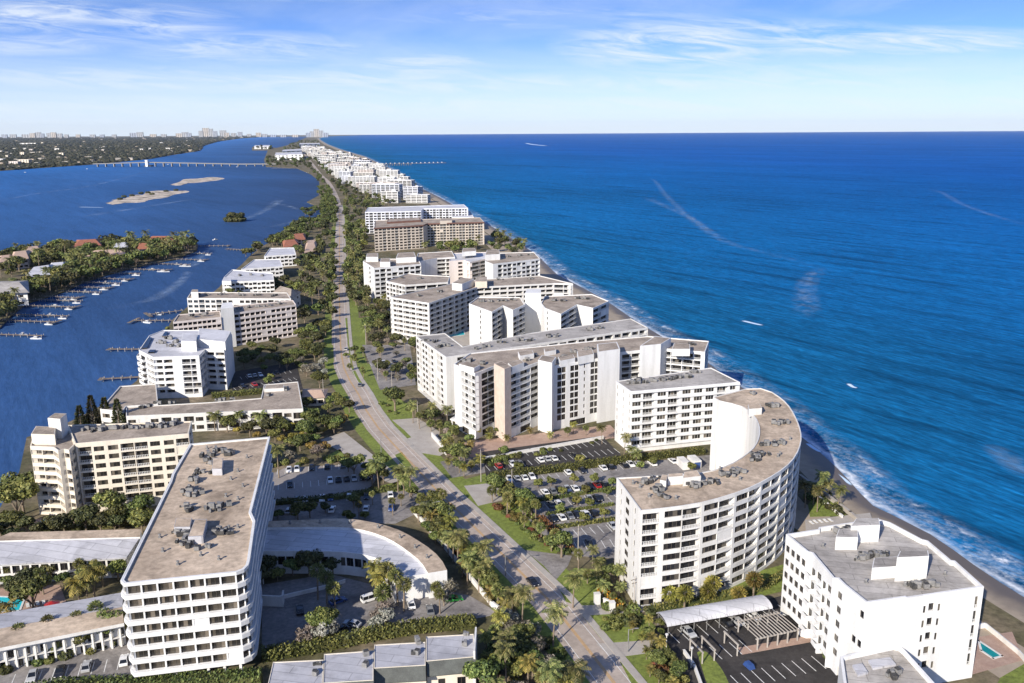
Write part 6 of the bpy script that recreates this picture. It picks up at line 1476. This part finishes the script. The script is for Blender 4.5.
# ------------------------------------------------------------------ sandbars, islets, bridge, pier
def bar(px, m, name='sandbar', hgt=.7):
    out = spline([G(x, y, SEA) for x, y in px] + [G(*px[0], SEA)], 40)[:-1]; c = sum(out, Vector()) / len(out); b = MB(); n = len(out)
    L = [[Vector((p.x, p.y, SEA - .3)) for p in out]] + [[c + (p - c) * k + Vector((0, 0, z - c.z + SEA)) for p in out] for k, z in ((.86, .35), (.6, hgt), (.3, hgt * 1.1))]
    for A, B_ in zip(L, L[1:]):
        for i in range(n): j = (i + 1) % n; b.face([tuple(A[i]), tuple(A[j]), tuple(B_[j]), tuple(B_[i])])
    b.face([tuple(p) for p in L[-1]]); tag(b.build(name, m), kind='structure'); forb = out; return out
BARM = mat('sandbar_sand', (.58, .50, .41), (.16, .135, .10), scale=.05, lo=.46, hi=.62, fine=.25, rough=.95)
bar([(102, 203.5), (112, 201), (106, 200), (120, 199.5), (127, 197), (134, 194.5), (142, 195), (147, 191.5), (160, 190), (172, 190.6), (189, 190.2), (191, 192), (176, 194.5), (168, 197.5), (150, 200), (142, 203), (124, 203.2), (112, 205.5)], BARM)
bar([(168, 185), (178, 182), (184, 179), (198, 178.4), (212, 176.8), (226, 178), (221, 180), (208, 181.6), (196, 183), (186, 183.4), (178, 186)], BARM, 'sandbar', .35)
for i, (x, y) in enumerate([(124, 197.5), (132, 196.5), (141, 194), (148, 193.5), (152, 195), (166, 192), (120, 200), (176, 191)]):
    o = link('shrub', SHR['dark'][1]); q = G(x, y, SEA); o.location = (q.x, q.y, -.6); o.scale = (3, 3, 2); tag(o, f'dark scrub bush on the pale sandbar, {ORDN[i]} from the near-left end', 'shrub', 'scrub on the sandbar')
mg = G(235, 221.5, SEA)
for i in range(9): plant('dark_tree', mg + Vector((rt.uniform(-10, 10), rt.uniform(-7, 7), 0)), f'mangrove tree crowded on the little islet, {ORD[i]} one', 'mangroves on the islet', 1.35)
for i in range(7):
    o = link('shrub', SHR['dark'][1]); o.location = (mg.x + math.cos(i * .9) * 9, mg.y + math.sin(i * .9) * 6, -1); o.scale = (4, 4, 3.6); tag(o, f'low mangrove bush at the waterline of the little islet, {ORDN[i]} round its edge', 'shrub', 'mangroves on the islet')
poly('islet', [mg + Vector((math.cos(a * .5) * 13, math.sin(a * .5) * 10, 0)) for a in range(12)], SOIL, -.9, skirt=-2)
# bridge
def bridge():
    a, c = G(94, 166.8, SEA), G(276, 166, SEA); m1 = G(168, 164.8, SEA)
    t = thing('bridge', 'long low road bridge with a central drawbridge house crossing the lagoon', 'bridge', a)
    d = c - a; d.z = 0; L = d.length; u = d / L; n = Vector((-u.y, u.x, 0)); ang = math.atan2(u.y, u.x); dk = MB(); rl = MB(); mL = (m1 - a).dot(u)
    K = 40
    def hz(s): x = min(1, abs(s - mL) / (L * .5)); return 6 + 8 * (1 - x) ** 1.0
    for i in range(K):
        s0, s1 = L * i / K, L * (i + 1) / K; z0, z1 = hz(s0), hz(s1)
        for w0, w1, za, zb, mb_ in ((-7, 7, 0, 1.6, dk), (-7.3, -6.9, 1.6, 3.2, rl), (6.9, 7.3, 1.6, 3.2, rl)):
            P = lambda s, w, z: tuple(u * s + n * w + Vector((0, 0, z)))
            mb_.face([P(s0, w0, z0 + zb), P(s1, w0, z1 + zb), P(s1, w1, z1 + zb), P(s0, w1, z0 + zb)][::-1]); mb_.face([P(s0, w0, z0 + za), P(s1, w0, z1 + za), P(s1, w0, z1 + zb), P(s0, w0, z0 + zb)]); mb_.face([P(s1, w1, z1 + za), P(s0, w1, z0 + za), P(s0, w1, z0 + zb), P(s1, w1, z1 + zb)])
            mb_.face([P(s0, w0, z0 + za), P(s0, w1, z0 + za), P(s1, w1, z1 + za), P(s1, w0, z1 + za)])
    dk.build('deck', METAL, t); rl.build('railing', METAL, t)
    for i in range(22):
        s = L * (i + .5) / 22; q = u * s; b = MB(); b.box((q.x, q.y, -2), 2.2, 12, hz(s) + 2, ang); b.build('pier', CONC, t)
    q = u * mL - n * 10; b = MB(); b.box((q.x, q.y, -2), 9, 9, hz(mL) + 11, ang); b.box((q.x, q.y, hz(mL) + 9), 11, 11, 1.5, ang); b.build('bridge_house', WHITEB, t)
    b = MB(); q = u * mL + n * 4; b.box((q.x, q.y, -3), 26, 26, 8, ang); b.build('fender', DMETAL, t)
bridge()
def pier():
    a, c = G(384, 165.8, SEA), G(444, 164.6, SEA); d = c - a; d.z = 0; L = d.length; u = d / L; ang = math.atan2(u.y, u.x)
    t = thing('fishing_pier', 'long straight fishing pier reaching into the ocean', 'pier', a); b = MB(); q = u * L / 2; b.box((q.x, q.y, 6), L, 5, 1.2, ang); b.build('deck', WOOD, t)
    for i in range(12):
        q = u * L * (i + .5) / 26; b = MB(); b.box((q.x, q.y, -3), 1.5, 5, 9, ang); b.build('pile', WOOD, t)
    b = MB()
    for i in range(14): q = u * L * (i + .5) / 14; b.box((q.x, q.y, 7.3), 3, 3, 3, ang)
    b.build('shelter', WHITE, t); q = u * L; b = MB(); b.box((q.x, q.y, 6), 14, 16, 1.3, ang); b.build('pier_head', WOOD, t)
pier()
a, c = G(272, 169, SEA), G(316, 168, SEA); d = c - a; d.z = 0; dock(a, d.normalized(), d.length, 'long pale marina dock below the far white blocks', None, 10, 20)
# far blocks by the bridge, islet with houses
for i, (px, z) in enumerate([([(275, 160), (290, 160), (290, 157), (276, 157)], 22), ([(288, 160), (303, 160), (302, 156.5), (289, 157)], 24), ([(282, 155), (302, 154), (301, 152), (283, 153)], 20), ([(254, 149), (261, 149), (261, 147.5), (255, 147.5)], 18), ([(262, 149), (270, 149), (270, 147.3), (263, 147.3)], 18), ([(299, 147.5), (320, 147), (320, 145.8), (300, 146)], 26)]):
    p = [G(x, y) for x, y in px]
    b = Building('apartment_block', ['left one of the twin white blocks above the marina dock', 'right one of the twin white blocks above the marina dock', 'long white block behind the twin blocks by the marina', 'left white house block on the small wooded island', 'right white house block on the small wooded island', 'long white block at the narrow far end of the island'][i], group='white blocks by the far bridge end', wall=WHITEB, roof=WROOF, seed=300 + i, maxwin=14, shut=0); b.volume(p, z, 3, ['(RS)4', 'R', '(R)4', 'S'], top=1.5); b.done()
poly('wooded_island', [G(x, y, SEA) for x, y in [(252, 150.5), (274, 150.5), (276, 148), (262, 146), (252, 147.5)]], SOIL, -.2, skirt=-2)
far_grove([(252, 150.2), (273, 150.2), (274, 148), (254, 147.5)], 12, 60, ['dark', 'broad'], 'on the small wooded island', (2, 3))

plant_far()
# ------------------------------------------------------------------ mainland
MPX = [(-500, 185), (-200, 176), (0, 171), (67, 166.3), (98, 164.3), (150, 159), (168, 155.8), (199, 151), (203, 146), (219, 141.4), (240, 138.6), (262, 137)]
MW = [G(x, y, SEA) for x, y in MPX]
poly('mainland', [Vector((-30000, 2500, 0))] + MW + [G(330, 136.3, SEA), Vector((G(345, 135.6, SEA).x, 36000, 0)), Vector((-6500, YEND - 500, 0)), Vector((-46000, YEND - 500, 0)), Vector((-46000, 2500, 0))], SOIL, -.1, skirt=-3)
mp = [(p.x, p.y) for p in [Vector((-14000, 2600, 0))] + MW + [Vector((-9000, 36000, 0)), Vector((-34000, 36000, 0))]]
clump = MB(); rw = random.Random(12)
def blob(b, p, r, h):
    k = len(b.v); n = 6; a0 = rw.random() * 6
    for z, q in ((0, .8), (.45, 1.0), (.8, .62)):
        for i in range(n): an = a0 + 6.283 * i / n; rr = r * q * rw.uniform(.7, 1.25); b.v.append((p[0] + math.cos(an) * rr, p[1] + math.sin(an) * rr, z * h * rw.uniform(.85, 1.15)))
    b.v.append((p[0], p[1], h))
    for l in range(2):
        for i in range(n): j = (i + 1) % n; b.f.append((k + l * n + i, k + l * n + j, k + l * n + n + j, k + l * n + n + i)); b.m.append(0)
    for i in range(n): b.f.append((k + 2 * n + i, k + 2 * n + (i + 1) % n, k + 3 * n)); b.m.append(0)
cnt = 0
while cnt < 15000:
    y = math.exp(rw.uniform(math.log(2700), math.log(26000))); lim = y * .68
    x = rw.uniform(-lim, -y * .28)
    if not inside(x, y, mp): cnt += .02; continue
    s = (y / 3500) ** .75; blob(clump, (x, y), rw.uniform(7, 14) * s, rw.uniform(5, 12) * min(s, 2.0)); cnt += 1
WOODM = leaf_mat('far_wood_leaves', (.018, .024, .014), (.045, .052, .028), (.10, .098, .055))
rf = MB()
for _ in range(220):
    while 1:
        y = math.exp(rw.uniform(math.log(2800), math.log(22000))); x = rw.uniform(-y * .68, -y * .28)
        if inside(x, y, mp): break
    s = (y / 3500) ** .6; hh = rw.uniform(8, 13) * s ** .6
    rf.box((x, y, 0), rw.uniform(9, 26) * s, rw.uniform(9, 16) * s, hh, rw.uniform(-.4, .4), rw.choice((0, 0, 1, 2)))
tag(rf.build('far_rooftops', [GREYR, TANG, TANG]), kind='stuff', label='roofs of the suburb half hidden by trees on the far shore')
tag(clump.build('far_wood', WOODM), kind='stuff', label='wooded suburb filling the far shore of the lagoon')
# houses and blocks seen among the trees on the mainland
FB = [('white block with rows of windows on the wooded far shore', [(21, 136.5 + 0), (36, 136.5), (36, 135.4), (21, 135.4)], 0)]
def farblk(name, label, x0, x1, yb, h, wm, group, dep=25, nf=5, pw=4):
    a, c = G(x0, yb), G(x1, yb); d = Vector((0, 1, 0)) * dep; b = Building(name, label, group=group, wall=wm, roof=WROOF, seed=int(x0 * 7 + yb), maxwin=12, shut=0)
    b.volume([a, c, c + d, a + d], h, nf, [f'(RS){pw}', 'R', f'(R){pw}', 'R'], top=1.5); return b.done()
for i, a in enumerate([('white slab among trees on the far left shore', 20, 36, 145.5, 26, WHITEB), ('pink-fronted villa block at the far left waterline', 9, 18, 165.5, 16, PINKISH), ('cream villa block beside the pink-fronted one', 18, 29, 164.5, 20, CREAM), ('low white block at the left frame edge on the far shore', -4, 3, 162, 14, WHITEB), ('small white building high on the wooded shore at the left edge', -3, 2, 153, 14, WHITE), ('tiny white roofed block behind the white slab', 13, 16, 150.5, 16, WHITE), ('pale block right of the cream villa block', 36, 43, 161, 10, CREAM), ('low pale block half hidden by trees, centre of the far shore', 33, 40, 154, 12, CREAM)]): farblk('far_block', a[0], a[1], a[2], a[3], a[4], a[5], 'blocks on the far shore')
fr = random.Random(77)
for i in range(12):
    x = fr.uniform(0, 200); y = fr.uniform(141, 160 - x * .05); w = fr.uniform(2, 5)
    farblk('far_house', f'small pale house roof among the far-shore trees, {ORDN[i]} in its scatter', x, x + w, y, 11 * ((150 / max(5, y - 131)) ** .3), fr.choice((WHITE, CREAM, PINKISH, GREYW)), 'scattered houses on the far shore', 20, 2, 2)
# skyline
GREYT = W_('grey_hazed_concrete', (.34, .35, .37), (.27, .28, .30)); BEIGET = W_('sand_hazed_concrete', (.42, .38, .34), (.34, .31, .28)); LAVT = W_('blue_grey_hazed_tower', (.30, .33, .40), (.24, .27, .33))  # tower wall colours with the distance haze mixed into them
SKY = [(22, 30, 4), (30, 35, 6), (36, 41, 7), (40, 44, 5), (47, 52, 6), (51, 56, 7), (57, 62, 5), (130, 137, 6), (137, 143, 7), (176, 182, 5), (182, 188, 7), (186, 191, 6), (199, 203, 9), (203, 209, 12), (208, 213, 11), (213, 217, 8), (220, 226, 9), (224, 229, 6), (231, 236, 5), (238, 242, 7), (247, 251, 4), (256, 261, 6), (262, 267, 4), (306, 311, 6), (310, 315, 8), (314, 319, 11), (318, 323, 9), (322, 328, 6), (64, 68, 4), (76, 80, 4), (90, 95, 4), (100, 104, 4), (112, 116, 4), (150, 156, 4), (161, 166, 4), (270, 276, 3), (280, 286, 3), (292, 298, 3), (10, 16, 4), (2, 7, 4)]
for i, (x0, x1, hp) in enumerate(SKY):
    yb = 137.6 - .4 * (x0 > 200) + (.4 if x0 < 120 else 0); sc = G(x0, yb).length / F; dep = 60
    hh = hp * sc * (.68 if hp > 5 else .75)
    farblk('skyscraper' if hp > 6 else 'far_tower', f'{"tall" if hp > 7 else "mid-height" if hp > 4 else "low"} tower on the distant skyline, {ORDN[i] if i < len(ORDN) else "last"} from the list' if False else f'{"tall" if hp > 7 else "mid-height" if hp > 4 else "low"} pale tower on the horizon skyline, {["far left", "left of centre", "in the central cluster", "right of the central cluster", "in the island-tip cluster"][0 if x0 < 75 else 1 if x0 < 195 else 2 if x0 < 232 else 3 if x0 < 300 else 4]}, {ORDN[sorted([q[0] for q in SKY if (0 if q[0] < 75 else 1 if q[0] < 195 else 2 if q[0] < 232 else 3 if q[0] < 300 else 4) == (0 if x0 < 75 else 1 if x0 < 195 else 2 if x0 < 232 else 3 if x0 < 300 else 4)]).index(x0)]} from its left', x0, x1, yb, hh, (GREYT, BEIGET, GREYT, LAVT)[i % 4], 'towers of the horizon skyline', dep, 7, 3)
# ------------------------------------------------------------------ sun, sky, camera
SUN_EL, SUN_AZ = math.radians(27), math.radians(32)      # shadows fall away from the camera, to the right
sd = Vector((-math.sin(SUN_AZ) * math.cos(SUN_EL), -math.cos(SUN_AZ) * math.cos(SUN_EL), math.sin(SUN_EL)))
l = bpy.data.lights.new('sun', 'SUN'); l.energy = 3.8; l.angle = math.radians(.5); l.color = (1, .915, .79)
lo = bpy.data.objects.new('sun', l); COL.objects.link(lo); lo.rotation_euler = sd.to_track_quat('Z', 'Y').to_euler()
w = bpy.data.worlds.new('World'); SC.world = w; w.use_nodes = True; nt = w.node_tree; bg = nt.nodes['Background']
tc = nt.nodes.new('ShaderNodeTexCoord'); sp = nt.nodes.new('ShaderNodeSeparateXYZ'); nt.links.new(tc.outputs['Generated'], sp.inputs[0])
def wm(op, a, b=None, c=None, clamp=False): return math_(nt, op, a, b, c, clamp)
zc = wm('MAXIMUM', sp.outputs[2], .004)
cb = nt.nodes.new('ShaderNodeCombineXYZ'); nt.links.new(sp.outputs[0], cb.inputs[0]); nt.links.new(sp.outputs[1], cb.inputs[1]); nt.links.new(wm('MULTIPLY_ADD', zc, 2.6, .03), cb.inputs[2])
nm = nt.nodes.new('ShaderNodeVectorMath'); nm.operation = 'NORMALIZE'; nt.links.new(cb.outputs[0], nm.inputs[0])
sky = nt.nodes.new('ShaderNodeTexSky'); sky.sky_type = 'NISHITA'; sky.sun_disc = False; sky.sun_elevation = SUN_EL; sky.sun_rotation = math.atan2(sd.x, sd.y); sky.altitude = 100; sky.air_density = 1.0; sky.dust_density = .6; sky.ozone_density = 2.0
nt.links.new(nm.outputs[0], sky.inputs[0])
# thin cirrus: project the view direction on a high sheet
dv = wm('ADD', zc, .03)
cx, cy = wm('DIVIDE', sp.outputs[0], dv), wm('DIVIDE', sp.outputs[1], dv)
c2 = nt.nodes.new('ShaderNodeCombineXYZ'); nt.links.new(wm('MULTIPLY', cx, .30), c2.inputs[0]); nt.links.new(wm('MULTIPLY', cy, .22), c2.inputs[1])
n1 = noise(nt, c2.outputs[0], 1.0, 8, .62, .6)
ta, te = wm('DIVIDE', sp.outputs[0], sp.outputs[1]), wm('DIVIDE', zc, wm('MAXIMUM', sp.outputs[1], .05))     # bearing and height of a cloud bank
c3 = nt.nodes.new('ShaderNodeCombineXYZ'); nt.links.new(wm('MULTIPLY', ta, 9), c3.inputs[0]); nt.links.new(wm('MULTIPLY_ADD', te, 75, wm('MULTIPLY', ta, 6)), c3.inputs[1])
n3 = noise(nt, c3.outputs[0], 1.0, 8, .66, 1.1)
cl = wm('MULTIPLY', ramp(nt, n1, [(.44, 0), (.72, .45)]).outputs[0], 1)
for bx, bz, wx, wz, st in ((.18, .090, .15, .034, 1.0), (.42, .093, .26, .018, .9), (.24, .10, .22, .022, .8), (-.52, .125, .13, .022, .9), (-.40, .115, .12, .026, .75), (-.10, .071, .12, .016, .7), (-.55, .095, .16, .014, .6), (-.2, .145, .2, .01, .35), (0.1, .05, .7, .014, .6), (0, .028, 1.0, .012, .6), (-.25, .055, .35, .014, .7), (.3, .062, .3, .012, .5), (-.28, .09, .16, .02, .7), (.05, .12, .3, .016, .4), (-.45, .06, .4, .014, .5)):
    q = wm('ADD', wm('POWER', wm('DIVIDE', wm('SUBTRACT', ta, bx), wx), 2), wm('POWER', wm('DIVIDE', wm('SUBTRACT', te, bz), wz), 2))
    m_ = wm('SUBTRACT', 1, q, clamp=True)
    cl = wm('MAXIMUM', cl, wm('MULTIPLY', m_, wm('MULTIPLY', ramp(nt, n3, [(.36, 0), (.60, 1)]).outputs[0], st)))
cl = wm('MULTIPLY', cl, .9)
low = wm('SUBTRACT', 1, wm('DIVIDE', zc, .095), clamp=True)
tint = mixc(nt, 1.0, sky.outputs[0], (.60, .77, 1.12), 'MULTIPLY')
base = mixc(nt, wm('MULTIPLY', low, .9), tint, (4.35, 4.7, 5.1))
out = mixc(nt, cl, base, (4.5, 4.9, 5.4))
nt.links.new(out, bg.inputs[0]); bg.inputs[1].default_value = .099
cam = bpy.data.cameras.new('camera'); cam.sensor_width = 36; cam.lens = F / 1024 * 36; cam.clip_start = 1; cam.clip_end = 150000
co = bpy.data.objects.new('camera', cam); COL.objects.link(co)
right = Vector((1, 0, 0)); fwd = Vector((0, cT, -sT)); up = Vector((0, sT, cT))
r2 = right * cR - up * (-sR) * -1 if False else right * cR + up * (-sR); u2 = right * sR + up * cR
Mx = Matrix((( r2.x, u2.x, -fwd.x, 0), (r2.y, u2.y, -fwd.y, 0), (r2.z, u2.z, -fwd.z, CAMH), (0, 0, 0, 1))); co.matrix_world = Mx
SC.camera = co
SC.view_settings.view_transform = 'Standard'; SC.view_settings.look = 'None'; SC.view_settings.exposure = 0.98; SC.view_settings.gamma = 1
SC.render.engine = 'CYCLES'; SC.cycles.max_bounces = 5; SC.cycles.diffuse_bounces = 3; SC.cycles.glossy_bounces = 2; SC.cycles.transparent_max_bounces = 12; SC.cycles.use_denoising = True

# the air: one thin even haze over everything
hz = MB(); hz.prism([Vector((-60000, -1500, 0)), Vector((60000, -1500, 0)), Vector((60000, 44000, 0)), Vector((-60000, 44000, 0))], -6, 520); hz.face([(-60000, 44000, -6), (60000, 44000, -6), (60000, -1500, -6), (-60000, -1500, -6)])
hm = bpy.data.materials.new('haze'); hm.use_nodes = True; hn = hm.node_tree; hn.nodes.remove(hn.nodes['Principled BSDF'])
pv = hn.nodes.new('ShaderNodeVolumePrincipled'); pv.inputs['Color'].default_value = (.72, .84, 1, 1); pv.inputs['Density'].default_value = 0.8e-5; pv.inputs['Anisotropy'].default_value = 0.0
hn.links.new(pv.outputs[0], hn.nodes['Material Output'].inputs['Volume'])
tag(hz.build('haze', hm), kind='stuff')
SC.cycles.volume_bounces = 0
